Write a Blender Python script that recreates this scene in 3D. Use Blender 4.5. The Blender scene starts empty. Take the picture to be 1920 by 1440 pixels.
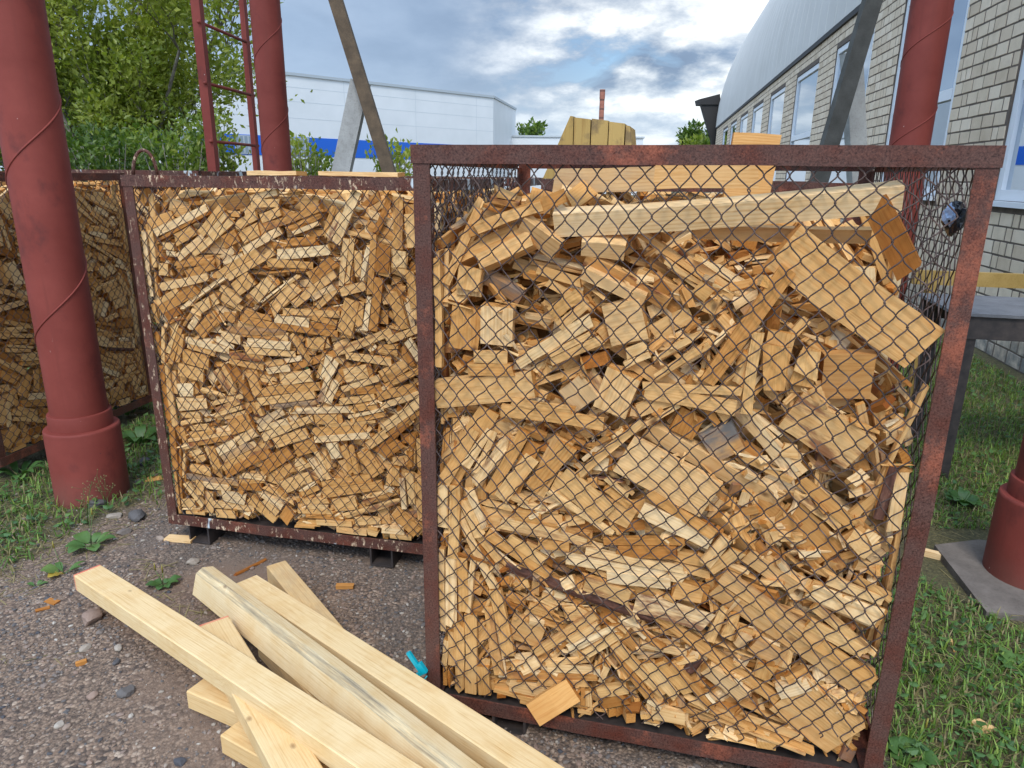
import bpy, math, random
import numpy as np
from mathutils import Vector, Matrix, Quaternion, noise as mnoise

sc = bpy.context.scene
COL = sc.collection
PI = math.pi
rad = math.radians

# ------------------------------------------------------------------ camera
FPX = 1333.0
PITCH, ROLL, EYE = rad(16.4), 0.0117, 1.72
_fw = Vector((0, math.cos(PITCH), -math.sin(PITCH)))
_u0 = Vector((0, math.sin(PITCH), math.cos(PITCH)))
_r0 = Vector((1, 0, 0))
_up = _u0 * math.cos(ROLL) - _r0 * math.sin(ROLL)
_rt = _r0 * math.cos(ROLL) + _u0 * math.sin(ROLL)
EYEP = Vector((0, 0, EYE))
cam_d = bpy.data.cameras.new('camera')
cam_d.sensor_width = 36.0
cam_d.lens = 36.0 * FPX / 1920.0
cam_d.clip_start = 0.05
cam_d.clip_end = 2000
cam = bpy.data.objects.new('camera', cam_d)
COL.objects.link(cam)
m3 = Matrix((_rt, _up, -_fw)).transposed()
cam.matrix_world = Matrix.Translation(EYEP) @ m3.to_4x4()
sc.camera = cam

def ray(x, y):
    return _rt * ((x - 960) / FPX) + _fw - _up * ((y - 720) / FPX)
def atz(x, y, z):
    d = ray(x, y); return EYEP + d * ((z - EYE) / d.z)
def aty(x, y, Y):
    d = ray(x, y); return EYEP + d * (Y / d.y)
def proj(p):
    v = Vector(p) - EYEP; w = v.dot(_fw)
    return 960 + FPX * v.dot(_rt) / w, 720 - FPX * v.dot(_up) / w

# ------------------------------------------------------------------ mesh helpers
class MB:
    def __init__(s):
        s.v = []; s.f = []; s.loc = []; s.tint = []; s.mark = []; s.smooth = []
    def add(s, verts, faces, loc=None, tint=(0.5, 0, 0, 1), mark=0.0, smooth=False):
        b = len(s.v)
        s.v.extend(tuple(v) for v in verts)
        s.f.extend(tuple(i + b for i in f) for f in faces)
        s.loc.extend(tuple(l) for l in (loc if loc is not None else verts))
        s.tint.extend([tint] * len(verts))
        s.mark.extend(mark if isinstance(mark, (list, tuple)) else [mark] * len(faces))
        s.smooth.extend([smooth] * len(faces))
    def xf(s, M, start=0):
        for i in range(start, len(s.v)):
            s.v[i] = tuple(M @ Vector(s.v[i]))
    def box(s, x0, y0, z0, x1, y1, z1, tint=(0.5, 0, 0, 1), M=None):
        v = [Vector((x, y, z)) for x in (x0, x1) for y in (y0, y1) for z in (z0, z1)]
        if M: v = [M @ p for p in v]
        s.add(v, [(0, 1, 3, 2), (4, 6, 7, 5), (0, 4, 5, 1), (2, 3, 7, 6), (0, 2, 6, 4), (1, 5, 7, 3)], tint=tint)
    def prism(s, poly, M, h, tint=(0.5, 0, 0, 1)):
        """poly in local xy, extruded along local z 0..h, then M"""
        n = len(poly)
        v = [M @ Vector((p[0], p[1], 0)) for p in poly] + [M @ Vector((p[0], p[1], h)) for p in poly]
        f = [tuple(range(n - 1, -1, -1)), tuple(range(n, 2 * n))] + [(i, (i + 1) % n, n + (i + 1) % n, n + i) for i in range(n)]
        s.add(v, f, tint=tint)
    def tube(s, pts, r, n=8, caps=True, tint=(0.5, 0, 0, 1)):
        pts = [Vector(p) for p in pts]
        rr = r if isinstance(r, (list, tuple)) else [r] * len(pts)
        v = []; prev = None
        for i, p in enumerate(pts):
            t = (pts[min(i + 1, len(pts) - 1)] - pts[max(i - 1, 0)])
            t = t.normalized() if t.length > 1e-9 else Vector((0, 0, 1))
            if prev is None:
                a = Vector((0, 0, 1)) if abs(t.z) < .9 else Vector((1, 0, 0))
                n1 = t.cross(a).normalized()
            else:
                n1 = (prev - t * prev.dot(t)).normalized()
            prev = n1; n2 = t.cross(n1)
            for k in range(n):
                a = 2 * PI * k / n
                v.append(p + (n1 * math.cos(a) + n2 * math.sin(a)) * rr[i])
        f = [(i * n + k, i * n + (k + 1) % n, (i + 1) * n + (k + 1) % n, (i + 1) * n + k) for i in range(len(pts) - 1) for k in range(n)]
        if caps:
            f.append(tuple(range(n - 1, -1, -1))); f.append(tuple(range((len(pts) - 1) * n, len(pts) * n)))
        s.add(v, f, tint=tint, smooth=True)
    def lathe(s, prof, n=40, tint=(0.5, 0, 0, 1), close_top=True):
        v = []; 
        for r, z in prof:
            for k in range(n):
                a = 2 * PI * k / n
                v.append((r * math.cos(a), r * math.sin(a), z))
        f = [(i * n + k, i * n + (k + 1) % n, (i + 1) * n + (k + 1) % n, (i + 1) * n + k) for i in range(len(prof) - 1) for k in range(n)]
        if close_top: f.append(tuple(range((len(prof) - 1) * n, len(prof) * n)))
        s.add(v, f, tint=tint, smooth=True)
    def mesh(s, name, mat, auto=None):
        me = bpy.data.meshes.new(name)
        me.from_pydata(s.v, [], s.f)
        put_attrs(me, s.loc, s.tint, s.mark)
        me.polygons.foreach_set('use_smooth', s.smooth)
        if mat: me.materials.append(mat)
        me.update()
        if auto: me.set_sharp_from_angle(angle=rad(auto))
        return me
    def build(s, name, mat, parent=None, auto=None):
        return link(name, s.mesh(name, mat, auto), parent)

def put_attrs(me, loc, tint, mark):
    a = me.attributes.new('loc', 'FLOAT_VECTOR', 'POINT')
    a.data.foreach_set('vector', np.asarray(loc, dtype=np.float32).ravel())
    a = me.attributes.new('tint', 'FLOAT_COLOR', 'POINT')
    a.data.foreach_set('color', np.asarray(tint, dtype=np.float32).ravel())
    a = me.attributes.new('mark', 'FLOAT', 'FACE')
    a.data.foreach_set('value', np.asarray(mark, dtype=np.float32).ravel())

def link(name, me, parent=None):
    o = bpy.data.objects.new(name, me); COL.objects.link(o)
    if parent: o.parent = parent
    return o
def tag(o, label=None, cat=None, group=None, kind=None):
    if label: o['label'] = label
    if cat: o['category'] = cat
    if group: o['group'] = group
    if kind: o['kind'] = kind
    return o
def thing(name, label, cat, loc=(0, 0, 0), rz=0, group=None):
    o = bpy.data.objects.new(name, None); COL.objects.link(o)
    o.location = loc; o.rotation_euler = (0, 0, rz)
    return tag(o, label, cat, group)

def np_mesh(name, V, Fq, mat, loc=None, tint=None, smooth=False, parent=None):
    """fast mesh from numpy arrays; Fq is (n,3) or (n,4)"""
    me = bpy.data.meshes.new(name)
    nv, nf, k = len(V), len(Fq), Fq.shape[1]
    me.vertices.add(nv); me.vertices.foreach_set('co', V.astype(np.float32).ravel())
    me.loops.add(nf * k); me.loops.foreach_set('vertex_index', Fq.astype(np.int32).ravel())
    me.polygons.add(nf)
    me.polygons.foreach_set('loop_start', np.arange(0, nf * k, k, dtype=np.int32))
    me.polygons.foreach_set('use_smooth', np.full(nf, smooth))
    a = me.attributes.new('tint', 'FLOAT_COLOR', 'POINT')
    if tint is None: tint = np.tile([.5, 0, 0, 1], (nv, 1))
    a.data.foreach_set('color', tint.astype(np.float32).ravel())
    if mat: me.materials.append(mat)
    me.update(calc_edges=True); me.validate()
    return link(name, me, parent)

# ------------------------------------------------------------------ node helper
class NT:
    def __init__(s, name):
        s.m = bpy.data.materials.new(name); s.m.use_nodes = True
        s.t = s.m.node_tree; s.n = s.t.nodes; s.l = s.t.links
        s.b = s.n['Principled BSDF']
        s.out = s.n['Material Output']
    def new(s, typ, ins=None, **kw):
        n = s.n.new(typ)
        for k, v in kw.items(): setattr(n, k, v)
        for k, v in (ins or {}).items(): s.set(n, k, v)
        return n
    def set(s, n, k, v):
        i = n.inputs[k]
        if isinstance(v, bpy.types.NodeSocket): s.l.new(v, i)
        else: i.default_value = v
    def attr(s, name, out='Vector'):
        return s.new('ShaderNodeAttribute', attribute_name=name).outputs[out]
    def math(s, op, a, b=0.0, c=None, clamp=False):
        n = s.new('ShaderNodeMath', operation=op, use_clamp=clamp)
        s.set(n, 0, a); s.set(n, 1, b)
        if c is not None: s.set(n, 2, c)
        return n.outputs[0]
    def vmul(s, v, xyz):
        n = s.new('ShaderNodeVectorMath', operation='MULTIPLY'); s.set(n, 0, v); s.set(n, 1, xyz); return n.outputs[0]
    def vadd(s, v, w):
        n = s.new('ShaderNodeVectorMath', operation='ADD'); s.set(n, 0, v); s.set(n, 1, w); return n.outputs[0]
    def sep(s, v):
        n = s.new('ShaderNodeSeparateXYZ'); s.set(n, 0, v); return n.outputs
    def sepc(s, v):
        n = s.new('ShaderNodeSeparateColor'); s.set(n, 0, v); return n.outputs
    def comb(s, x, y, z):
        n = s.new('ShaderNodeCombineXYZ'); s.set(n, 0, x); s.set(n, 1, y); s.set(n, 2, z); return n.outputs[0]
    def noise(s, v, scale, detail=4, rough=.55, out='Fac'):
        n = s.new('ShaderNodeTexNoise', {'Scale': scale, 'Detail': detail, 'Roughness': rough})
        if v is not None: s.set(n, 'Vector', v)
        return n.outputs[out]
    def voro(s, v, scale, feature='F1', out='Distance', rnd=1.0):
        n = s.new('ShaderNodeTexVoronoi', {'Scale': scale, 'Randomness': rnd}, feature=feature)
        if v is not None: s.set(n, 'Vector', v)
        return n.outputs[out]
    def ramp(s, f, stops, interp='LINEAR'):
        n = s.new('ShaderNodeValToRGB'); s.set(n, 'Fac', f)
        r = n.color_ramp; r.interpolation = interp
        while len(r.elements) < len(stops): r.elements.new(0.5)
        for e, (p, c) in zip(r.elements, stops):
            e.position = p; e.color = (*c, 1) if len(c) == 3 else c
        return n.outputs['Color']
    def rampf(s, f, a, b):
        n = s.new('ShaderNodeMapRange', {'From Min': a, 'From Max': b}, clamp=True); s.set(n, 'Value', f); return n.outputs[0]
    def mix(s, f, a, b, mode='MIX'):
        n = s.new('ShaderNodeMix', data_type='RGBA', blend_type=mode)
        s.set(n, 0, f)
        for i, v in ((6, a), (7, b)):
            if isinstance(v, bpy.types.NodeSocket): s.l.new(v, n.inputs[i])
            else: n.inputs[i].default_value = (*v, 1) if len(v) == 3 else v
        return n.outputs[2]
    def bump(s, h, strength=.3, dist=.01):
        n = s.new('ShaderNodeBump', {'Strength': strength, 'Distance': dist}); s.set(n, 'Height', h); return n.outputs[0]
    def objc(s):
        return s.new('ShaderNodeTexCoord').outputs['Object']
    def pos(s):
        return s.new('ShaderNodeNewGeometry').outputs['Position']
    def fin(s, color, rough=.7, normal=None, **kw):
        s.set(s.b, 'Base Color', color if isinstance(color, bpy.types.NodeSocket) else (*color, 1))
        s.set(s.b, 'Roughness', rough)
        if normal is not None: s.set(s.b, 'Normal', normal)
        for k, v in kw.items(): s.set(s.b, k, v)
        return s.m

# ------------------------------------------------------------------ materials
def mat_wood(name, tones, lumber=False):
    t = NT(name)
    L = t.attr('loc'); T = t.sepc(t.attr('tint', 'Color')); K = t.attr('mark', 'Fac')
    x, y, z = t.sep(L)[:3]
    warp = t.noise(t.vmul(L, (3.0, 14, 14)), 1.0, 3)
    # knots distort the rings
    kv = t.voro(t.vmul(L, (1.0, 1.6, 1.6)), 4.2 if not lumber else 4.4)
    knot = t.rampf(kv, .085, .03)
    wz = t.math('MULTIPLY', t.math('SUBTRACT', warp, .5), .028)
    yy = t.math('ADD', y, wz); zz = t.math('ADD', z, t.math('MULTIPLY', wz, .7))
    r = t.math('SQRT', t.math('ADD', t.math('MULTIPLY', yy, yy), t.math('MULTIPLY', zz, zz)))
    r = t.math('ADD', r, t.math('MULTIPLY', t.rampf(kv, .22, .0), .012))
    ring = t.math('SINE', t.math('MULTIPLY', r, 2 * PI / .0085))
    ring = t.rampf(ring, -.1, 1.0)
    ring2 = t.rampf(t.math('SINE', t.math('MULTIPLY', r, 2 * PI / .0034)), -.4, 1)
    streak = t.noise(t.vmul(L, (5, 160, 160)), 1.0, 3, .6)
    blot = t.noise(L, 9.0, 4, .6)
    base = t.ramp(T[0], tones)
    ringamt = t.math('MULTIPLY', ring, t.math('MULTIPLY', t.rampf(t.noise(L, 5, 2), .3, .7), .26 if lumber else .5))
    c = t.mix(ringamt, base, t.mix(1.0, base, (.70, .50, .30), 'MULTIPLY'))
    c = t.mix(t.math('MULTIPLY', ring2, .16), c, t.mix(1.0, base, (.72, .56, .38), 'MULTIPLY'))
    c = t.mix(t.rampf(streak, .52, .8), c, t.mix(1.0, c, (.78, .66, .5), 'MULTIPLY'))
    c = t.mix(t.math('MULTIPLY', t.rampf(blot, .42, .72), .55), c, t.mix(1.0, c, (.86, .72, .5), 'MULTIPLY'))
    A = t.attr('tint', 'Alpha')
    c = t.mix(t.math('MULTIPLY', A, .6), c, t.mix(1.0, c, (1.0, .93, .88), 'MULTIPLY'))
    # end grain: rougher and more orange
    end = t.math('COMPARE', K, 1.0, .3)
    saw = t.noise(L, 260, 2)
    endc = t.mix(1.0, c, (.86, .70, .47), 'MULTIPLY')
    endc = t.mix(t.math('MULTIPLY', t.rampf(saw, .4, .7), .3), endc, t.mix(1.0, endc, (.72, .58, .45), 'MULTIPLY'))
    c = t.mix(end, c, endc)
    c = t.mix(knot, c, (.13, .055, .02))
    # red brown cambium stain, grey weathering, mould
    sn = t.noise(t.vmul(L, (7, 26, 26)), 1.0, 5, .65)
    c = t.mix(t.math('MULTIPLY', t.rampf(sn, .50, .62), T[1]), c, (.17, .045, .022))
    gn = t.noise(t.vmul(L, (6, 14, 14)), 1.0, 5, .65)
    c = t.mix(t.math('MULTIPLY', t.rampf(gn, .36, .60), T[2]), c, (.17, .15, .13))
    bk = t.math('COMPARE', K, 2.0, .3)
    bn = t.noise(t.vmul(L, (18, 60, 60)), 1.0, 5, .7)
    c = t.mix(bk, c, t.ramp(bn, [(.3, (.035, .018, .013)), (.55, (.13, .055, .035)), (.72, (.24, .12, .075))]))
    rd = t.math('COMPARE', K, 3.0, .3)
    c = t.mix(t.math('MULTIPLY', rd, t.rampf(blot, .25, .6)), c, (.62, .15, .10))
    rg = t.math('COMPARE', K, 4.0, .3)
    gm = t.noise(t.vmul(L, (2.2, 55, 55)), 1.0, 6, .72)
    c = t.mix(t.math('MULTIPLY', rg, t.math('MULTIPLY', t.rampf(gm, .36, .66), .85)), c, (.10, .088, .07))
    h = t.math('ADD', t.math('MULTIPLY', streak, 1.0), t.math('MULTIPLY', t.math('MULTIPLY', saw, end), 1.2))
    h = t.math('ADD', h, t.math('MULTIPLY', t.math('MULTIPLY', bn, bk), 4.0))
    return t.fin(c, .78, t.bump(h, .45, .0022), **{'Specular IOR Level': .25})

WOOD = mat_wood('softwood', [(0.0, (.29, .105, .018)), (.2, (.45, .20, .046)), (.5, (.60, .325, .105)), (.78, (.71, .45, .19)), (1.0, (.79, .59, .33))])
LUMBER = mat_wood('fresh_lumber', [(0.0, (.60, .40, .17)), (.5, (.69, .52, .275)), (1.0, (.73, .60, .36))], True)
OLDWOOD = mat_wood('yellowed_boards', [(0.0, (.36, .215, .05)), (1.0, (.46, .29, .08))])

def mat_rust(name, patch, flecks):
    t = NT(name); P = t.objc()
    a = t.noise(P, 9, 5, .6); b = t.noise(P, 210, 4, .7); c2 = t.noise(P, 34, 5, .7); d = t.noise(P, 4.0, 3)
    c = t.ramp(b, [(.30, (.036, .020, .016)), (.5, (.088, .043, .033)), (.70, (.14, .070, .053))])
    c = t.mix(t.rampf(a, .42, .72), c, t.mix(1.0, c, (1.05, .62, .5), 'MULTIPLY'))
    c = t.mix(t.math('MULTIPLY', t.rampf(t.math('ADD', t.math('MULTIPLY', d, .7), t.math('MULTIPLY', c2, .3)), .53, .62), patch), c, t.ramp(b, [(.3, (.13, .035, .02)), (.6, (.32, .10, .055))]))
    if flecks:
        f = t.math('MULTIPLY', t.rampf(t.noise(t.vmul(P, (1, 1, .4)), 55, 6, .75), .565, .61), t.rampf(t.noise(P, 5, 2), .36, .56))
        c = t.mix(f, c, (.62, .46, .30))
        g = t.rampf(t.noise(t.vmul(P, (1, 1, .5)), 6.5, 3, .6), .63, .655)
        c = t.mix(g, c, (.50, .55, .56))
    return t.fin(c, t.rampf(b, .2, .9), t.bump(t.math('ADD', b, t.math('MULTIPLY', c2, .6)), .5, .002), **{'Specular IOR Level': .15})
RUST = mat_rust('rusty_maroon_steel', .85, False)
RUST_FLECK = mat_rust('rusty_steel_with_paint_flecks', .35, True)
def mat_wire():
    t = NT('rusty_wire'); P = t.objc()
    n = t.noise(P, 22, 4)
    c = t.ramp(n, [(.35, (.030, .020, .017)), (.55, (.075, .043, .033)), (.72, (.16, .11, .09))])
    return t.fin(c, .6, **{'Metallic': .25})
WIRE = mat_wire()
def mat_darksteel():
    t = NT('dark_steel'); P = t.objc()
    n = t.noise(P, 18, 5)
    return t.fin(t.ramp(n, [(.3, (.016, .013, .012)), (.7, (.055, .040, .034))]), .65, t.bump(n, .3, .003))
DARKSTEEL = mat_darksteel()
def mat_redpaint():
    t = NT('red_oxide_paint'); P = t.objc()
    n = t.noise(P, 3, 5, .6); f = t.noise(t.vmul(P, (1, 1, 1)), 70, 4, .7); sm = t.noise(t.vmul(P, (3.2, 3.2, 2.2)), 1.6, 6, .68)
    c = t.ramp(n, [(.3, (.16, .031, .022)), (.7, (.228, .050, .037))])
    c = t.mix(t.math('MULTIPLY', t.rampf(sm, .555, .70), .62), c, (.07, .022, .020))
    c = t.mix(t.math('MULTIPLY', t.rampf(f, .66, .74), .5), c, (.075, .028, .026))
    run = t.noise(t.vmul(P, (26, 26, 1.1)), 1.0, 4, .6)
    c = t.mix(t.math('MULTIPLY', t.math('MULTIPLY', t.rampf(run, .56, .72), t.rampf(n, .35, .6)), .55), c, (.12, .030, .022))
    c = t.mix(t.math('MULTIPLY', t.rampf(t.math('ADD', t.sep(P)[2], t.math('MULTIPLY', sm, .35)), .36, .10), .55), c, (.13, .075, .055))
    chipn = t.rampf(t.noise(P, 95, 3, .6), .70, .73)
    c = t.mix(t.math('MULTIPLY', chipn, .8), c, (.06, .03, .026))
    sp = t.rampf(t.noise(t.vmul(P, (1, 1, .5)), 42, 2), .77, .80)
    c = t.mix(sp, c, (.5, .42, .38))
    return t.fin(c, .62, t.bump(t.math('ADD', f, t.math('MULTIPLY', chipn, -.6)), .3, .002), **{'Specular IOR Level': .2})
RED = mat_redpaint()
def mat_concrete(name, c0, c1, scale=6):
    t = NT(name); P = t.objc()
    n = t.noise(P, scale, 6, .65); f = t.noise(P, scale * 14, 4, .7)
    c = t.ramp(n, [(.3, c0), (.7, c1)])
    c = t.mix(t.math('MULTIPLY', t.rampf(f, .5, .75), .5), c, t.mix(1.0, c, (.5, .48, .46), 'MULTIPLY'))
    return t.fin(c, .85, t.bump(f, .4, .004))
GREYSTEEL = mat_concrete('weathered_grey_paint', (.26, .255, .235), (.44, .435, .405), 5)
BROWNSTEEL = mat_concrete('rusted_brown_steel', (.060, .042, .026), (.155, .105, .060), 8)
OLIVE = mat_concrete('dark_grey_steel', (.050, .048, .040), (.095, .092, .080), 6)
SLAB = mat_concrete('old_concrete', (.095, .076, .06), (.20, .165, .135), 5)
STONE = None

def mat_tinted(name, stops, rough=.8, nscale=40, amt=.35, trans=0.0):
    """colour from the mesh's own tint.r with fine noise"""
    t = NT(name)
    T = t.sepc(t.attr('tint', 'Color')); n = t.noise(t.pos(), nscale, 3, .65)
    c = t.ramp(T[0], stops)
    c = t.mix(t.math('MULTIPLY', t.rampf(n, .35, .75), amt), c, t.mix(1.0, c, (.5, .5, .5), 'MULTIPLY'))
    m = t.fin(c, rough)
    if trans:
        tr = t.new('ShaderNodeBsdfTranslucent'); t.l.new(t.mix(1.0, c, (1.15, 1.25, .55), 'MULTIPLY'), tr.inputs[0])
        mx = t.new('ShaderNodeMixShader', {0: trans}); t.l.new(t.b.outputs[0], mx.inputs[1]); t.l.new(tr.outputs[0], mx.inputs[2])
        t.l.new(mx.outputs[0], t.out.inputs[0])
    return m
PEBBLE = mat_tinted('pebbles', [(0, (.045, .044, .05)), (.2, (.10, .088, .08)), (.45, (.19, .148, .118)), (.62, (.25, .165, .12)), (.8, (.29, .235, .18)), (.95, (.39, .34, .28)), (1, (.52, .48, .42))], .75, 90, .3)
GRASSM = mat_tinted('grass_blades', [(0, (.32, .25, .12)), (.18, (.24, .20, .08)), (.25, (.065, .12, .02)), (.6, (.11, .215, .03)), (1, (.25, .34, .06))], .6, 30, .2, .25)
LEAFM = mat_tinted('tree_leaves', [(0, (.045, .09, .016)), (.35, (.115, .18, .026)), (.7, (.25, .30, .045)), (1, (.39, .42, .08))], .45, 5, .1, .45)
WEEDM = mat_tinted('weed_leaves', [(0, (.035, .09, .02)), (.5, (.075, .16, .035)), (.85, (.14, .22, .05)), (1, (.40, .28, .04))], .5, 60, .25, .2)
BARKM = mat_concrete('tree_bark', (.11, .095, .075), (.26, .235, .20), 20)

def mat_ground():
    t = NT('gravel_ground'); P = t.pos()
    big = t.noise(P, 1.3, 4, .6); mid = t.noise(P, 7, 5, .65)
    v1 = t.new('ShaderNodeTexVoronoi', {'Scale': 75.0, 'Vector': t.vadd(P, t.vmul(t.noise(P, 30, 2, .5, 'Color'), (.012, .012, 0)))})
    v2 = t.new('ShaderNodeTexVoronoi', {'Scale': 170.0, 'Vector': P})
    pc = t.ramp(t.sepc(v1.outputs['Color'])[0], [(0, (.055, .047, .045)), (.3, (.14, .108, .09)), (.6, (.235, .178, .14)), (.85, (.31, .245, .195)), (1, (.42, .365, .315))])
    pc2 = t.ramp(t.sepc(v2.outputs['Color'])[1], [(0, (.07, .058, .052)), (.5, (.185, .138, .108)), (1, (.31, .25, .20))])
    c = t.mix(t.rampf(mid, .42, .55), pc, pc2)
    edge = t.rampf(v1.outputs['Distance'], .45, .75)
    c = t.mix(t.math('MULTIPLY', edge, .65), c, (.055, .043, .036))
    dirt = t.ramp(mid, [(.3, (.145, .104, .08)), (.7, (.235, .178, .14))])
    sand = t.math('MULTIPLY', t.rampf(big, .50, .64), .85)
    c = t.mix(sand, c, dirt)
    # soil and dead litter where plants grow (left of the pillar, right of the cages)
    G = t.attr('tint', 'Color'); g = t.sepc(G)[0]
    soil = t.ramp(t.noise(P, 60, 5, .7), [(.3, (.035, .032, .016)), (.55, (.085, .085, .036)), (.75, (.22, .18, .10))])
    c = t.mix(t.rampf(t.math('ADD', g, t.math('MULTIPLY', t.math('SUBTRACT', mid, .5), .7)), .40, .6), c, soil)
    b = t.sepc(G)[1]     # fine dark grit under the cages
    grit = t.ramp(t.noise(P, 160, 4, .75), [(.35, (.045, .043, .043)), (.55, (.115, .108, .104)), (.8, (.28, .265, .25))])
    c = t.mix(t.rampf(t.math('ADD', b, t.math('MULTIPLY', t.math('SUBTRACT', mid, .5), 1.1)), .15, .85), c, grit)
    c = t.mix(1.0, c, (1.02, .885, .75), 'MULTIPLY')
    h = t.math('SUBTRACT', 1.0, v1.outputs['Distance'])
    h = t.math('ADD', t.math('MULTIPLY', h, t.math('SUBTRACT', 1.0, sand)), t.math('MULTIPLY', t.noise(P, 120, 4, .7), .8))
    return t.fin(c, .9, t.bump(h, .8, .008))
GROUND = mat_ground()

def simple(name, c, rough=.5, **kw):
    return NT(name).fin(c, rough, **kw)
def mat_panel():
    t = NT('white_panel'); P = t.objc()
    n = t.noise(P, .6, 3)
    return t.fin(t.ramp(n, [(.3, (.60, .62, .62)), (.7, (.66, .675, .675))]), .45)
PANEL = mat_panel()
BLUE = simple('blue_cladding', (.008, .105, .50), .45)
WHITEPVC = simple('white_plastic_frame', (.72, .74, .76), .35)
def mat_glass(name, tint, rough=.02):
    t = NT(name)
    return t.fin(tint, rough, **{'Metallic': 1.0})
GLASS = mat_glass('window_glass', (.50, .56, .62))
DULLGLASS = simple('dull_window_glass', (.22, .27, .31), .25)
def mat_brick():
    t = NT('sand_lime_brick'); T = t.sepc(t.attr('tint', 'Color')); P = t.pos()
    n = t.noise(P, 4, 5, .65); f = t.noise(P, 60, 4, .7)
    c = t.ramp(T[0], [(0, (.61, .475, .335)), (.5, (.72, .58, .42)), (1, (.80, .66, .50))])
    c = t.mix(t.math('MULTIPLY', t.rampf(n, .45, .75), .5), c, t.mix(1.0, c, (.66, .62, .56), 'MULTIPLY'))
    c = t.mix(t.math('MULTIPLY', t.rampf(f, .55, .8), .4), c, t.mix(1.0, c, (.6, .56, .5), 'MULTIPLY'))
    z = t.sep(P)[2]
    c = t.mix(t.math('MULTIPLY', t.rampf(z, .55, .1), t.rampf(n, .3, .6)), c, (.17, .165, .15))
    return t.fin(c, .85, t.bump(f, .4, .004))
BRICK = mat_brick()
MORTAR = mat_concrete('mortar', (.085, .065, .05), (.17, .13, .10), 9)  # kept dark: the shadow lines of the brick joints are put into this colour
def mat_roof():
    t = NT('grey_sheet_roof'); P = t.objc()
    n = t.noise(t.vmul(P, (1, .25, 1)), .7, 4)
    return t.fin(t.ramp(n, [(.3, (.53, .505, .46)), (.7, (.60, .575, .53))]), .55)
ROOF = mat_roof()
BLACK = simple('black_trim', (.018, .016, .015), .6)
MAROON = simple('maroon_paint', (.10, .025, .022), .6)
YELLOW = mat_concrete('yellow_rail_paint', (.28, .175, .04), (.40, .26, .08), 7)
TEAL = simple('teal_plastic', (.0, .30, .36), .4)
BAGBLACK = simple('black_plastic_film', (.012, .014, .018), .25)
BAGBLUE = simple('blue_white_plastic_film', (.32, .42, .58), .3)
def mat_chimney():
    t = NT('red_brick'); P = t.objc()
    w = t.math('SINE', t.math('MULTIPLY', t.sep(P)[2], 2 * PI / 1.05))
    n = t.noise(P, 3, 3)
    c = t.mix(t.rampf(w, .75, .95), t.ramp(n, [(.3, (.26, .095, .06)), (.7, (.35, .14, .09))]), (.12, .055, .04))
    return t.fin(c, .85)
CHIM = mat_chimney()

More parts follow.
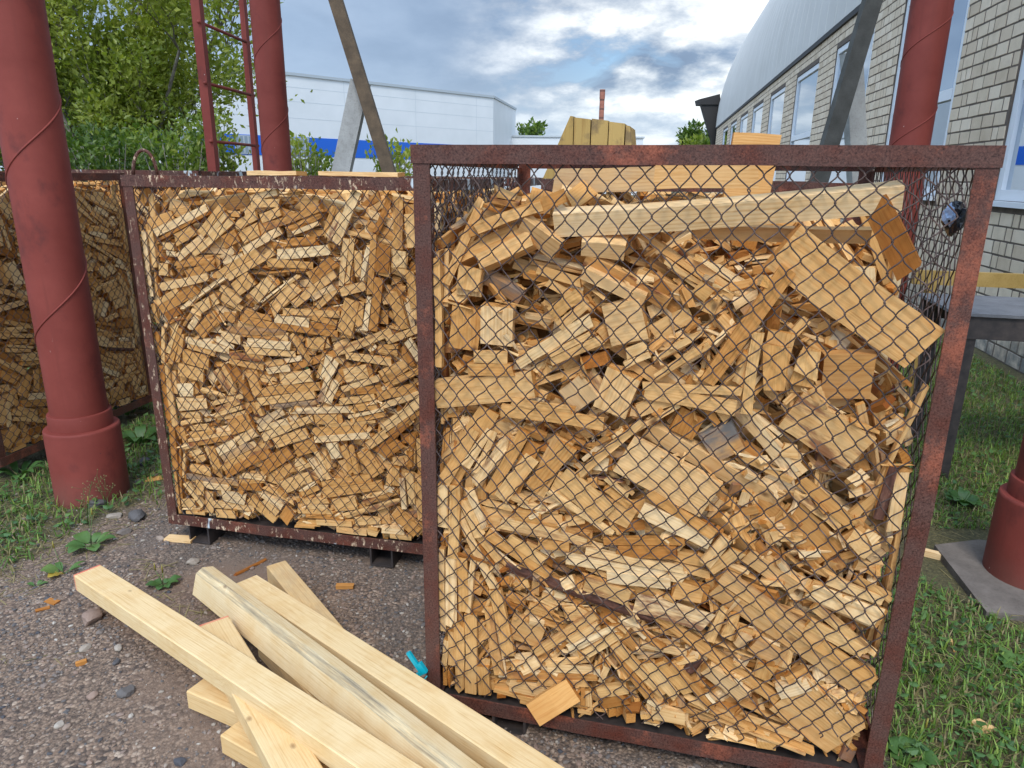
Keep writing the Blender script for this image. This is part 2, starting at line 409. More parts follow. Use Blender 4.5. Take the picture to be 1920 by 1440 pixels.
# ------------------------------------------------------------------ sky and sun
SUN_EL, SUN_AZ = rad(52), rad(187)      # compass-like: 0 = +y, clockwise; behind and left of the camera
def build_world():
    w = bpy.data.worlds.new('World'); sc.world = w; w.use_nodes = True
    t = NT.__new__(NT); t.t = w.node_tree; t.n = t.t.nodes; t.l = t.t.links
    bg = t.n['Background']
    D = t.new('ShaderNodeTexCoord').outputs['Generated']
    sky = t.new('ShaderNodeTexSky', sky_type='NISHITA', sun_disc=False, sun_elevation=SUN_EL, sun_rotation=SUN_AZ)
    sky.air_density = 1.0; sky.dust_density = .6; sky.ozone_density = 1.5
    blue = t.mix(1.0, sky.outputs[0], (.115, .115, .115), 'MULTIPLY')
    x, y, z = t.sep(D)[:3]
    zc = t.math('ADD', t.math('MAXIMUM', z, 0.0), .34)
    P = t.comb(t.math('DIVIDE', x, zc), t.math('DIVIDE', y, zc), 0.0)
    wob = t.vmul(t.noise(P, 1.1, 3, .5, 'Color'), (.9, .9, 0))
    n1 = t.noise(t.vadd(P, wob), 1.5, 6, .55)
    n2 = t.noise(t.vadd(P, (7.3, 2.1, .4)), 3.6, 7, .58)
    n3 = t.noise(t.vadd(t.vmul(P, (.8, 1.3, 1)), wob), 1.15, 5, .5)
    az = t.math('ARCTAN2', x, y)
    # dark overcast mass with bluish haze to the west
    dark = t.ramp(t.math('ADD', t.math('MULTIPLY', n3, .7), t.math('MULTIPLY', n2, .3)), [(.30, (.15, .215, .345)), (.48, (.255, .345, .51)), (.66, (.45, .56, .75))])
    lft = t.math('MULTIPLY', t.rampf(az, -.02, -.42), t.rampf(n1, .3, .7))
    dark = t.mix(t.math('MULTIPLY', lft, .8), dark, (.45, .60, .84))
    # bright cloud field lower right
    el = z
    band = t.math('MULTIPLY', t.rampf(az, -.10, .10), t.rampf(el, .31, .17))
    puff = t.rampf(t.math('ADD', t.math('MULTIPLY', n2, .6), t.math('MULTIPLY', n1, .4)), .44, .55)
    white = t.ramp(n2, [(.35, (.62, .70, .80)), (.52, (.95, .98, 1.02)), (.66, (1.3, 1.31, 1.32))])
    c = t.mix(t.math('MULTIPLY', band, puff), dark, white)
    # openings of blue
    hole = t.math('MULTIPLY', t.math('MULTIPLY', t.rampf(n1, .50, .42), t.rampf(n2, .54, .44)), t.math('MULTIPLY', t.rampf(az, -.05, .12), t.rampf(el, .40, .26)))
    c = t.mix(t.math('MULTIPLY', hole, .95), c, t.mix(.35, blue, (.17, .40, .80)))
    # pale haze at the horizon
    c = t.mix(t.math('MULTIPLY', t.rampf(el, .14, .0), .75), c, (.50, .62, .80))
    c = t.mix(.10, c, blue)
    # the cloud deck is brighter on the sun's side, behind the camera
    dn = t.new('ShaderNodeVectorMath', operation='DOT_PRODUCT'); t.set(dn, 0, D); t.set(dn, 1, (math.sin(SUN_AZ) * math.cos(SUN_EL), math.cos(SUN_AZ) * math.cos(SUN_EL), math.sin(SUN_EL)))
    gl = t.math('ADD', 1.0, t.math('MULTIPLY', t.rampf(dn.outputs['Value'], -.25, .85), 2.3))
    c = t.mix(1.0, c, t.comb(gl, gl, t.math('MULTIPLY', gl, .97)), 'MULTIPLY')
    t.l.new(c, bg.inputs[0]); bg.inputs[1].default_value = 1.0
build_world()
sun_d = bpy.data.lights.new('sun', 'SUN'); sun_d.energy = 2.0; sun_d.angle = rad(17); sun_d.color = (1.0, .955, .89)
sun = bpy.data.objects.new('sun', sun_d); COL.objects.link(sun)
sd = Vector((math.sin(SUN_AZ) * math.cos(SUN_EL), math.cos(SUN_AZ) * math.cos(SUN_EL), math.sin(SUN_EL)))
sun.rotation_euler = sd.to_track_quat('Z', 'Y').to_euler(); sun.location = sd * 40
sc.view_settings.view_transform = 'Standard'; sc.view_settings.look = 'None'
sc.view_settings.exposure = 0.26; sc.view_settings.gamma = 1.0
sc.cycles.use_denoising = True
sc.cycles.max_bounces = 6; sc.cycles.diffuse_bounces = 4; sc.cycles.transparent_max_bounces = 4

# ------------------------------------------------------------------ ground
CYAW = rad(-13.84)
def plants_amount(x, y):
    """how much the soil is grown over at a point"""
    l = min(1, max(0, (-1.75 - x) / .5)) * min(1, max(0, (y - 2.75 + (-x - 2.2) * .1) / .7))
    # the verge at the left runs towards the camera
    l2 = min(1, max(0, (-1.95 - x) / .45)) * min(1, max(0, (y - 2.5) / .5)) * .85
    r = min(1, max(0, (x - 1.02 - (y - 1.6) * .12) / .22))
    far = min(1, max(0, (y - 5.2) / 1.0))
    return max(l, l2, r, far)
def build_ground():
    far = MB(); S = 400.0
    # one sheet: a dense patch in the middle of a skirt to the horizon
    x0, x1, y0, y1, nx, ny = -6.0, 7.0, -1.5, 10.5, 130, 120
    V = []; T = []
    for j in range(ny + 1):
        for i in range(nx + 1):
            x = x0 + (x1 - x0) * i / nx; y = y0 + (y1 - y0) * j / ny
            e = min(i, nx - i, j, ny - j)
            z = (mnoise.noise(Vector((x * .9, y * .9, 0))) * .018 + mnoise.noise(Vector((x * 3.1, y * 3.1, 5))) * .008) * min(1, e / 6)
            V.append((x, y, z - .004))
            g = plants_amount(x, y)
            grit = 0
            if -1.9 < x < 1.25 and y > 1.55: grit = min(1, max(0, (y + .25 * x - 1.75) / .25)) * (1 if x > -.55 else min(1, max(0, (y - 2.65) / .3)))
            T.append((g, grit * .42, 0, 1))
    Fc = [(j * (nx + 1) + i, j * (nx + 1) + i + 1, (j + 1) * (nx + 1) + i + 1, (j + 1) * (nx + 1) + i) for j in range(ny) for i in range(nx)]
    b = len(V)
    V += [(-S, -S, -.004), (S, -S, -.004), (S, S, -.004), (-S, S, -.004)]; T += [(1, 0, 0, 1)] * 4
    c00, c10, c11, c01 = 0, nx, ny * (nx + 1) + nx, ny * (nx + 1)
    bottom = [i for i in range(nx + 1)]; top = [ny * (nx + 1) + i for i in range(nx + 1)]
    left = [j * (nx + 1) for j in range(ny + 1)]; right = [j * (nx + 1) + nx for j in range(ny + 1)]
    Fc += [tuple([b, b + 1] + bottom[::-1]), tuple([b + 1, b + 2] + right[::-1]), tuple([b + 2, b + 3] + top), tuple([b + 3, b] + left)]
    me = bpy.data.meshes.new('ground'); me.from_pydata(V, [], Fc)
    put_attrs(me, V, T, [0] * len(Fc)); me.materials.append(GROUND); me.update()
    me.polygons.foreach_set('use_smooth', [True] * len(Fc))
    tag(link('ground', me), kind='structure')
build_ground()
def ground_z(x, y):
    return mnoise.noise(Vector((x * .9, y * .9, 0))) * .018 + mnoise.noise(Vector((x * 3.1, y * 3.1, 5))) * .008 - .004

ICO_V = None
def ico():
    import bmesh
    bm = bmesh.new(); bmesh.ops.create_icosphere(bm, subdivisions=1, radius=1.0)
    v = np.array([tuple(p.co) for p in bm.verts]); f = np.array([[q.index for q in p.verts] for p in bm.faces]); bm.free()
    return v, f
ICO_V, ICO_F = ico()

def build_gravel():
    rs = np.random.RandomState(11); rnd = random.Random(4)
    C = []; Sz = []
    tries = 0
    while len(C) < 27000 and tries < 170000:
        tries += 1
        # denser nearer the camera
        y = 1.15 + (rnd.random() ** 1.5) * 3.9
        x = rnd.uniform(-3.0, 1.15)
        if abs(x) > .85 * y + .2: continue
        g = plants_amount(x, y)
        if rnd.random() < g * .75: continue
        if mnoise.noise(Vector((x * 1.3, y * 1.3, 9))) > .12 and rnd.random() < .72: continue
        s = .0030 + .0065 * rnd.random() ** 2.8
        if rnd.random() < .012: s = rnd.uniform(.009, .015)
        C.append((x, y, ground_z(x, y) + s * .12)); Sz.append(s)
    C = np.array(C); Sz = np.array(Sz); n = len(C)
    a = rs.uniform(0, 2 * PI, n)
    sc3 = np.stack([Sz * rs.uniform(.8, 1.5, n), Sz * rs.uniform(.7, 1.1, n), Sz * rs.uniform(.4, .75, n)], 1)
    V = ICO_V[None] * (1 + rs.uniform(-.22, .22, (n, len(ICO_V), 1)))
    V = V * sc3[:, None]
    ca, sa = np.cos(a)[:, None], np.sin(a)[:, None]
    W = np.stack([V[..., 0] * ca - V[..., 1] * sa, V[..., 0] * sa + V[..., 1] * ca, V[..., 2]], -1) + C[:, None]
    F = (ICO_F[None] + (np.arange(n) * len(ICO_V))[:, None, None]).reshape(-1, 3)
    T = np.ones((n, len(ICO_V), 4)); T[..., 0] = np.clip(rs.beta(1.6, 1.9, n), 0, 1)[:, None]
    o = np_mesh('gravel', W.reshape(-1, 3), F, PEBBLE, tint=T.reshape(-1, 4))
    tag(o, 'loose brown and grey gravel spread over the yard', kind='stuff')
build_gravel()

def stone(x, y, r, tone, label, seed, flat=.6, group='larger stones lying on the gravel'):
    rnd = random.Random(seed)
    import bmesh
    bm = bmesh.new(); bmesh.ops.create_icosphere(bm, subdivisions=3, radius=1.0)
    off = Vector((seed * 3.7, seed * 1.3, 0)); ax, ay = rnd.uniform(1.0, 1.5), rnd.uniform(.7, 1.0)
    planes = [(Vector((rnd.gauss(0, 1), rnd.gauss(0, 1), rnd.gauss(0, .8))).normalized(), rnd.uniform(.55, .85)) for _ in range(9)]
    for v in bm.verts:
        p = v.co.copy()
        for nn, d in planes:
            e = p.dot(nn) - d
            if e > 0: p -= nn * e * .92
        p *= 1 + .10 * mnoise.noise(p * 2.3 + off)
        v.co = Vector((p.x * ax * r, p.y * ay * r, p.z * flat * r))
    me = bpy.data.meshes.new('stone'); bm.to_mesh(me); bm.free()
    put_attrs(me, [tuple(v.co) for v in me.vertices], [(tone, 0, 0, 1)] * len(me.vertices), [0] * len(me.polygons))
    me.materials.append(PEBBLE)
    o = link('stone', me); o.location = (x, y, ground_z(x, y) + r * flat * .35); o.rotation_euler = (0, 0, rnd.uniform(0, 6.28))
    tag(o, label, 'stone', group)
for i, (px, py, rpx, tone, lab) in enumerate([
    (172, 1163, 24, .60, 'reddish brown angular stone beside the red-ended beam'),
    (258, 972, 21, .16, 'dark grey angular stone, largest near the foot of the pillar'),
    (180, 948, 17, .14, 'dark grey stone half buried at the front of the pillar base'),
    (216, 970, 11, .82, 'rounded beige stone beside the dark angular stone near the pillar'),
    (232, 1000, 13, .36, 'flat grey stone on soil just below the dark angular stone'),
    (237, 1296, 17, .22, 'blue grey pointed stone alone on the gravel left of the crossed beams'),
    (338, 1428, 12, .03, 'black lump of stone at the bottom edge of the gravel'),
    (222, 1216, 9, .85, 'small whitish stone under the long red-ended beam'),
    (160, 1217, 10, .82, 'pale grey flat stone near the reddish stone'),
    (218, 1242, 8, .1, 'small dark pebble between the pale stone and the beam'),
    (172, 1303, 11, .62, 'greyish pink flat stone set in the dirt beside the pointed one'),
    (362, 1054, 12, .8, 'broad pale flat stone between the beam ends and the foot'),
    (300, 1012, 8, .72, 'yellowish stone on the gravel near the foot of the paint-flecked cage'),
    (112, 1356, 9, .88, 'yellow tinted pale stone on the gravel at far left'),
    (270, 868, 14, .05, 'black stone beside the post of the paint-flecked cage'),
    (262, 905, 10, .3, 'grey chip of stone in the litter behind the pillar'),
]):
    p = atz(px, py, 0.0)
    depth = (p - EYEP).dot(_fw)
    stone(p.x, p.y, rpx / FPX * depth, tone, lab, i + 3)

# ------------------------------------------------------------------ grass and weeds
CAGE_BLOCKS = []     # (O, ex, ey, w, d) filled below, used to keep grass out
def in_cage(x, y):
    if 1.75 < x < 2.75 and 2.45 < y < 3.30 and y > 3.30 - (x - 1.75) * 1.6 - .35: return True
    if (x + 2.30) ** 2 + (y - 3.63) ** 2 < .04: return True
    for O, ex, ey, w, d in CAGE_BLOCKS:
        q = Vector((x, y, 0)) - O; u = q.dot(ex); v = q.dot(ey)
        if -.02 < u < w + .02 and -.02 < v < d + .02: return True
    return False
def build_grass(name, label, spots, seed, lmin, lmax, dry, flat=False):
    """spots: list of (x, y). Each blade is a bent two-segment strip."""
    rs = np.random.RandomState(seed)
    P = np.array(spots); n = len(P)
    Lb = rs.uniform(lmin, lmax, n); a = rs.uniform(0, 2 * PI, n); lean = rs.uniform(.15, 1.6, n)
    w = Lb * rs.uniform(.025, .05, n) + .0006
    if flat: w = w * .55
    ca, sa = np.cos(a), np.sin(a)
    z0 = np.array([ground_z(p[0], p[1]) - .003 if -6 < p[0] < 7 and p[1] < 10.5 else -.004 for p in P])
    def pt(s, side):
        h = (Lb * .06 * s + .004) if flat else Lb * np.sin(np.minimum(1.45, (1.5 - lean * s * .8))) * s
        o = Lb * s if flat else Lb * lean * s * s * .75
        return np.stack([P[:, 0] + ca * o - sa * w * side, P[:, 1] + sa * o + ca * w * side, z0 + h], 1)
    V = np.stack([pt(0, -1), pt(0, 1), pt(.55, .85), pt(.55, -.85), pt(1, .12), pt(1, -.12)], 1)
    F = (np.array([[0, 1, 2, 3], [3, 2, 4, 5]])[None] + (np.arange(n) * 6)[:, None, None]).reshape(-1, 4)
    t = np.where(rs.rand(n) < dry, rs.uniform(0, .2, n), rs.uniform(.26, 1, n))
    T = np.ones((n, 6, 4)); T[..., 0] = t[:, None]
    o = np_mesh(name, V.reshape(-1, 3), F, GRASSM, tint=T.reshape(-1, 4))
    tag(o, label, kind='stuff')
def build_leafcover(name, label, spots, seed, smin, smax):
    """low round-leaved ground cover: small leaves held just above the soil"""
    rs = np.random.RandomState(seed); P = np.array(spots); n = len(P)
    s = rs.uniform(smin, smax, n); a = rs.uniform(0, 2 * PI, n); tilt = rs.uniform(-.5, .5, n); h = rs.uniform(.005, .05, n)
    U = np.stack([np.cos(a), np.sin(a), tilt], 1); Vv = np.stack([-np.sin(a), np.cos(a), rs.uniform(-.4, .4, n)], 1)
    z0 = np.array([ground_z(p[0], p[1]) for p in P])
    C = np.stack([P[:, 0], P[:, 1], z0 + h], 1)
    ring = [(-1, 0), (-.35, .62), (.5, .55), (1, 0), (.5, -.55), (-.35, -.62)]
    V = np.stack([C + U * (s * p)[:, None] + Vv * (s * q)[:, None] - np.array([0, 0, 1]) * (s * abs(q) * .35)[:, None] for p, q in ring], 1)
    F = (np.array([[0, 1, 2, 3], [0, 3, 4, 5]])[None] + (np.arange(n) * 6)[:, None, None]).reshape(-1, 4)
    T = np.ones((n, 6, 4)); T[..., 0] = rs.uniform(0, .72, n)[:, None]
    o = np_mesh(name, V.reshape(-1, 3), F, WEEDM, tint=T.reshape(-1, 4))
    tag(o, label, kind='stuff')

def spots_in(n, x0, x1, y0, y1, seed, thr=.35, power=1.0):
    rnd = random.Random(seed); out = []; k = 0
    while len(out) < n and k < n * 14:
        k += 1
        x = rnd.uniform(x0, x1); y = y0 + (y1 - y0) * rnd.random() ** power
        g = plants_amount(x, y)
        pn = mnoise.noise(Vector((x * 2.6, y * 2.6, seed))) * .5 + mnoise.noise(Vector((x * 8, y * 8, seed + 3))) * .35
        if g + pn * .9 - .25 < rnd.random() * .8: continue
        if in_cage(x, y) or x > 3.3 + .2 * y: continue
        out.append((x, y))
    return out

def leaf_blade(mb, base, direction, length, width, tone, curl=.35, nseg=5, stalk=.25, rise=.5):
    """one broad veined leaf on a stalk"""
    d = Vector((direction[0], direction[1], 0)).normalized(); side = Vector((-d.y, d.x, 0))
    base = Vector(base); V = []; F = []
    for i in range(nseg + 1):
        s = i / nseg
        along = length * (stalk + (1 - stalk) * s)
        c = base + d * along * .9 + Vector((0, 0, rise * length * math.sin(s * 1.9) * .5 - curl * length * s * s * .3 + .006))
        w = width * math.sin(PI * min(1, max(.04, s * .93 + .05))) ** .75
        for k, (q, zz) in enumerate(((-1, .16), (-.5, .13), (0, 0), (.5, .13), (1, .16))):
            wob = .06 * width * math.sin(i * 2.4 + k * 1.7)
            V.append(c + side * w * q + Vector((0, 0, w * zz + wob)))
    for i in range(nseg):
        for k in range(4):
            F.append((i * 5 + k, i * 5 + k + 1, (i + 1) * 5 + k + 1, (i + 1) * 5 + k))
    mb.add(V, F, tint=(tone, 0, 0, 1), smooth=True)
    mb.tube([base, base + d * length * stalk * .5 + Vector((0, 0, rise * length * .12)), base + d * length * stalk * .9 + Vector((0, 0, .006))], max(.0012, width * .05), 5, tint=(min(1, tone + .2), 0, 0, 1))
def weed(px, py, leaves, label, seed, flower=None, name='broadleaf_weed', group='low weeds growing on the ground', rise=.5):
    """leaves: list of (angle deg in ground plane, length, width, tone)"""
    p = atz(px, py, 0.0); gz = ground_z(p.x, p.y)
    root = thing(name, label, 'weed', (p.x, p.y, gz), 0, group)
    rnd = random.Random(seed)
    for (ang, ln, wd, tone) in leaves:
        mb = MB(); a = rad(ang)
        leaf_blade(mb, (0, 0, 0), (math.cos(a), math.sin(a)), ln, wd, tone, rise=rise * rnd.uniform(.7, 1.3))
        mb.build('leaf', WEEDM, root)
    if flower:
        for h, dx, dy in flower:
            mb = MB(); mb.tube([(0, 0, 0), (dx * .5, dy * .5, h * .6), (dx, dy, h)], .0012, 5, tint=(.6, 0, 0, 1))
            mb.tube([(dx, dy, h), (dx * 1.05, dy * 1.05, h + .035)], [.0035, .002], 6, tint=(.95, 0, 0, 1))
            mb.build('flower_spike', WEEDM, root)
    return root

def build_plants():
    g = spots_in(85000, 1.0, 4.9, .9, 9.5, 5, power=1.7)
    build_grass('grass', 'short green and straw coloured grass on the verge between cages and brick building', g, 5, .025, .075, .22)
    g2 = spots_in(42000, -6.0, -1.6, 2.4, 8.5, 8, power=1.2)
    build_grass('grass', 'short grass around the red pillar and below the heaped cages', g2, 6, .03, .085, .22)
    rnd = random.Random(77); lit = []
    while len(lit) < 9000:
        x, y = (rnd.uniform(-5, -1.2), rnd.uniform(2.2, 6)) if rnd.random() < .5 else (rnd.uniform(1.0, 4), rnd.uniform(1.1, 6))
        q = plants_amount(x, y)
        if .08 < q + mnoise.noise(Vector((x * 3, y * 3, 2))) * .25 and not (in_cage(x, y) and rnd.random() < .8) and rnd.random() < 1.15 - q * .6: lit.append((x, y))
    build_grass('dry_litter', 'dead straw and dry stalks lying flat between gravel and grass', lit, 12, .03, .11, 1.0, flat=True)
    c1 = spots_in(8000, 1.0, 4.9, 1.0, 8.5, 15, power=1.4); build_leafcover('ground_cover', 'small round-leaved weeds mixed into the grass beside the brick building', c1, 7, .008, .020)
    c2 = spots_in(6000, -6, -1.7, 2.7, 7, 18); build_leafcover('ground_cover', 'small round-leaved weeds mixed into the grass by the red pillar', c2, 9, .009, .024)
    weed(171, 1022, [(200, .12, .034, .45), (150, .13, .036, .6), (20, .12, .026, .5), (-50, .11, .032, .6), (250, .13, .034, .45), (95, .11, .02, .6), (60, .12, .014, .65), (320, .09, .02, .55)],
         'pale broad-leaved plantain with several leaves between pillar and red-ended beam', 1, [(.15, .01, .03), (.2, -.01, .05)])
    weed(120, 1076, [(190, .10, .034, .8), (140, .09, .014, .5), (60, .11, .012, .6), (230, .07, .03, 1.0), (20, .08, .012, .5)],
         'small yellowing weed right above the end of the red-ended beam', 2, [(.12, -.03, .01)])
    weed(306, 1098, [(160, .06, .02, .3), (200, .075, .022, .25), (40, .085, .022, .4), (10, .07, .018, .45), (-40, .06, .018, .35), (80, .05, .015, .5), (-90, .05, .018, .3)],
         'small bright green plantain alone on gravel between the two long beams', 3, [(.06, .0, .01), (.07, -.03, .01)])
    weed(68, 1100, [(170, .05, .01, .5), (30, .05, .01, .5), (80, .04, .01, .6)], 'tiny green sprout on the gravel left of the red-ended beam', 4)
    weed(1702, 1420, [(20, .09, .034, .40), (60, .085, .03, .5), (140, .07, .03, .42), (-30, .095, .034, .45), (100, .08, .034, .35), (-80, .07, .03, .55), (180, .06, .024, .5)],
         'dark green plantain with round leaves at the foot of the nearest cage post', 5, [(.10, .05, .02)])
    weed(1914, 1255, [(190, .08, .03, .5), (120, .09, .03, .6), (60, .08, .025, .55), (240, .07, .03, .45)], 'light green weed with oval leaves at the right edge of the grass', 6)
    weed(1805, 945, [(a, .10 + .03 * ((a * 7) % 3), .030, .22 + .1 * ((a // 40) % 3)) for a in range(0, 360, 30)],
         'bushy dark green weed with a yellow flower beyond the nearest cage post', 7, [(.14, .03, -.02)], rise=1.1)
    weed(1690, 1130, [(200, .06, .02, .45), (100, .07, .022, .4), (20, .06, .022, .5), (300, .06, .02, .4)], 'small clump of clover-like leaves beside the nearest cage post', 8)
    weed(36, 890, [(a, .16, .022, .30 + .05 * (a % 4)) for a in (10, 50, 95, 140, 180, 215, 260, 300, 335)], 'dandelion-like rosette of long leaves left of the pillar base', 9, rise=.8)
    weed(262, 830, [(a, .17, .035, .25 + .06 * (a % 3)) for a in (15, 60, 110, 160, 200, 250, 290, 335)], 'leafy weed in the shade between pillar and paint-flecked cage', 10, rise=.9)
    weed(238, 775, [(a, .2, .04, .2 + .06 * (a % 3)) for a in (0, 50, 90, 140, 190, 240, 300)], 'tall leafy weed growing under the heaped cage behind the pillar', 11, rise=1.2)
    # thin dry seed stalks in front of the pillar base
    rnd = random.Random(3)
    for (px, py, h, lab) in ((140, 930, .22, 'thin dry weed with seed heads left on the pillar base'), (165, 985, .30, 'taller thin weed with seed heads in front of the pillar base'), (200, 955, .22, 'thin branching weed with seed heads right on the pillar base')):
        p = atz(px, py, 0); root = thing('seeding_weed', lab, 'weed', (p.x, p.y, ground_z(p.x, p.y)), 0, 'dry weeds before the pillar')
        for k in range(4):
            mb = MB(); dx, dy = rnd.uniform(-.05, .05), rnd.uniform(-.03, .03)
            hh = h * rnd.uniform(.6, 1)
            top = Vector((dx, dy, hh)); mb.tube([(0, 0, 0), (dx * .3, dy * .3, hh * .5), top], .0011, 4, tint=(.25, 0, 0, 1))
            for q in range(7):
                s = rnd.uniform(.45, 1); b = Vector((dx * s, dy * s, hh * s)); e = b + Vector((rnd.uniform(-.04, .04), rnd.uniform(-.04, .04), rnd.uniform(.005, .03)))
                mb.tube([b, e], .0006, 4, tint=(.22, 0, 0, 1))
                vv = ICO_V * .0034 + np.array(e); mb.add([tuple(a) for a in vv], [tuple(int(i) for i in f) for f in ICO_F], tint=(.15, 0, 0, 1))
            mb.build('stem', GRASSM, root)

# ------------------------------------------------------------------ cages
def axes(yaw):
    return Vector((math.cos(yaw), math.sin(yaw), 0)), Vector((-math.sin(yaw), math.cos(yaw), 0))
def angle_bar(mb, p0, p1, a_dir, b_dir, leg=.046, th=.006):
    """L-section bar from p0 (outer edge corner) to p1; flanges along a_dir and b_dir"""
    p0, p1 = Vector(p0), Vector(p1); a, b = Vector(a_dir), Vector(b_dir)
    poly = [(0, 0), (leg, 0), (leg, th), (th, th), (th, leg), (0, leg)]
    n = 9; V = []; F = []
    for i in range(n):
        s = i / (n - 1); c = p0.lerp(p1, s)
        wob = mnoise.noise(c * 3.0) * .0035 * math.sin(PI * s)
        for q in poly: V.append(c + a * (q[0] + wob) + b * (q[1] + wob))
    for i in range(n - 1):
        for k in range(6):
            F.append((i * 6 + k, i * 6 + (k + 1) % 6, (i + 1) * 6 + (k + 1) % 6, (i + 1) * 6 + k))
    F.append(tuple(range(5, -1, -1))); F.append(tuple(range((n - 1) * 6, n * 6)))
    mb.add(V, F)
def wire_mesh(origin, u, n, width, z0, z1, cell_w, cell_h, r, seed, bulge=.010, loose_bottom=.0):
    """woven chain-link panel: zig-zag wires hooking into each other. u along width, n outward normal."""
    rs = random.Random(seed)
    c = cell_w / 2; nw = int(width / c) - 1; half = cell_h / 2
    nh = int((z1 - z0) / half); per = 4; m = nh * per + 1
    s = np.arange(m) / per
    tri = np.abs((s % 2) - 1)                        # 1..0..1
    tri = .5 - .5 * np.cos(PI * tri) * .55 - .45 * (.5 - tri) * 1.0 - .0
    tri = (tri - tri.min()) / (tri.max() - tri.min())
    dep = np.cos(PI * s) * r * 1.15
    ph = [rs.uniform(0, 6.28) for _ in range(12)]
    def field(x, z):
        dx = .0060 * np.sin(x * 5 + ph[0] + z * 3.1) + .0035 * np.sin(z * 11 + ph[1] + x * 4) + .0045 * np.sin(x * 23 + z * 17 + ph[2])
        dz = .012 * np.sin(x * 4.3 + ph[3]) + .0075 * np.sin(x * 9 + z * 5 + ph[4]) + .0045 * np.sin(x * 27 - z * 19 + ph[5]) - .03 * np.clip((.55 - z) / .5, 0, 1) ** 2
        b = bulge * (.55 + .45 * np.sin(x * 6.1 + ph[6] + z * 2) * np.sin(z * 5.3 + ph[7]))
        edge = np.clip(np.minimum(x, width - x) / .12, 0, 1)
        top = np.clip((z1 - z) / .15, 0, 1)
        return dx * edge, dz * top, (b + .004) * edge * np.clip((z1 - .02 - z) / .10, 0, 1)
    allV = []; allF = []; base = 0; K = 5
    for w in range(nw):
        par = w % 2
        t = tri if par == 0 else 1 - tri
        x = .5 * c + w * c + t * c * 1.06 - c * .03
        z = z1 - s * half
        keep = m
        if loose_bottom: keep = m - int(per * rs.uniform(0, loose_bottom))
        x, z, d = x[:keep], z[:keep], (dep if par == 0 else -dep)[:keep]
        dx, dz, b = field(x, z)
        jit = rs.uniform(-.0012, .0012)
        px = x + dx + jit; pz = z + dz; py = d + b
        if rs.random() < .22 and keep > 30:           # a locally bent wire
            k = rs.randrange(8, keep - 8); g = np.exp(-((np.arange(keep) - k) / rs.uniform(2, 5)) ** 2)
            px = px + g * rs.uniform(-.012, .012); pz = pz + g * rs.uniform(-.01, .008)
        if loose_bottom:
            g = np.clip((z0 + .13 - z) / .13, 0, 1); px = px + g * rs.uniform(-.016, .016); pz = pz + g * rs.uniform(-.008, .016)
        tx = np.gradient(px); tz = np.gradient(pz); L = np.sqrt(tx * tx + tz * tz) + 1e-9
        nx, nz = -tz / L, tx / L
        ang = np.arange(K) * 2 * PI / K
        lx = px[:, None] + nx[:, None] * np.cos(ang) * r; lz = pz[:, None] + nz[:, None] * np.cos(ang) * r
        ly = py[:, None] + np.sin(ang)[None] * r + 0 * lx
        P = np.array(origin)[None, None] + lx[..., None] * np.array(u) + ly[..., None] * np.array(n) + lz[..., None] * np.array([0, 0, 1.])
        mm = len(px)
        i = np.arange(mm - 1)[:, None] * K; k = np.arange(K)[None]; k2 = (k + 1) % K
        F = np.stack([i + k, i + k2, i + K + k2, i + K + k], -1).reshape(-1, 4) + base
        allV.append(P.reshape(-1, 3)); allF.append(F); base += mm * K
    return np.concatenate(allV), np.concatenate(allF)

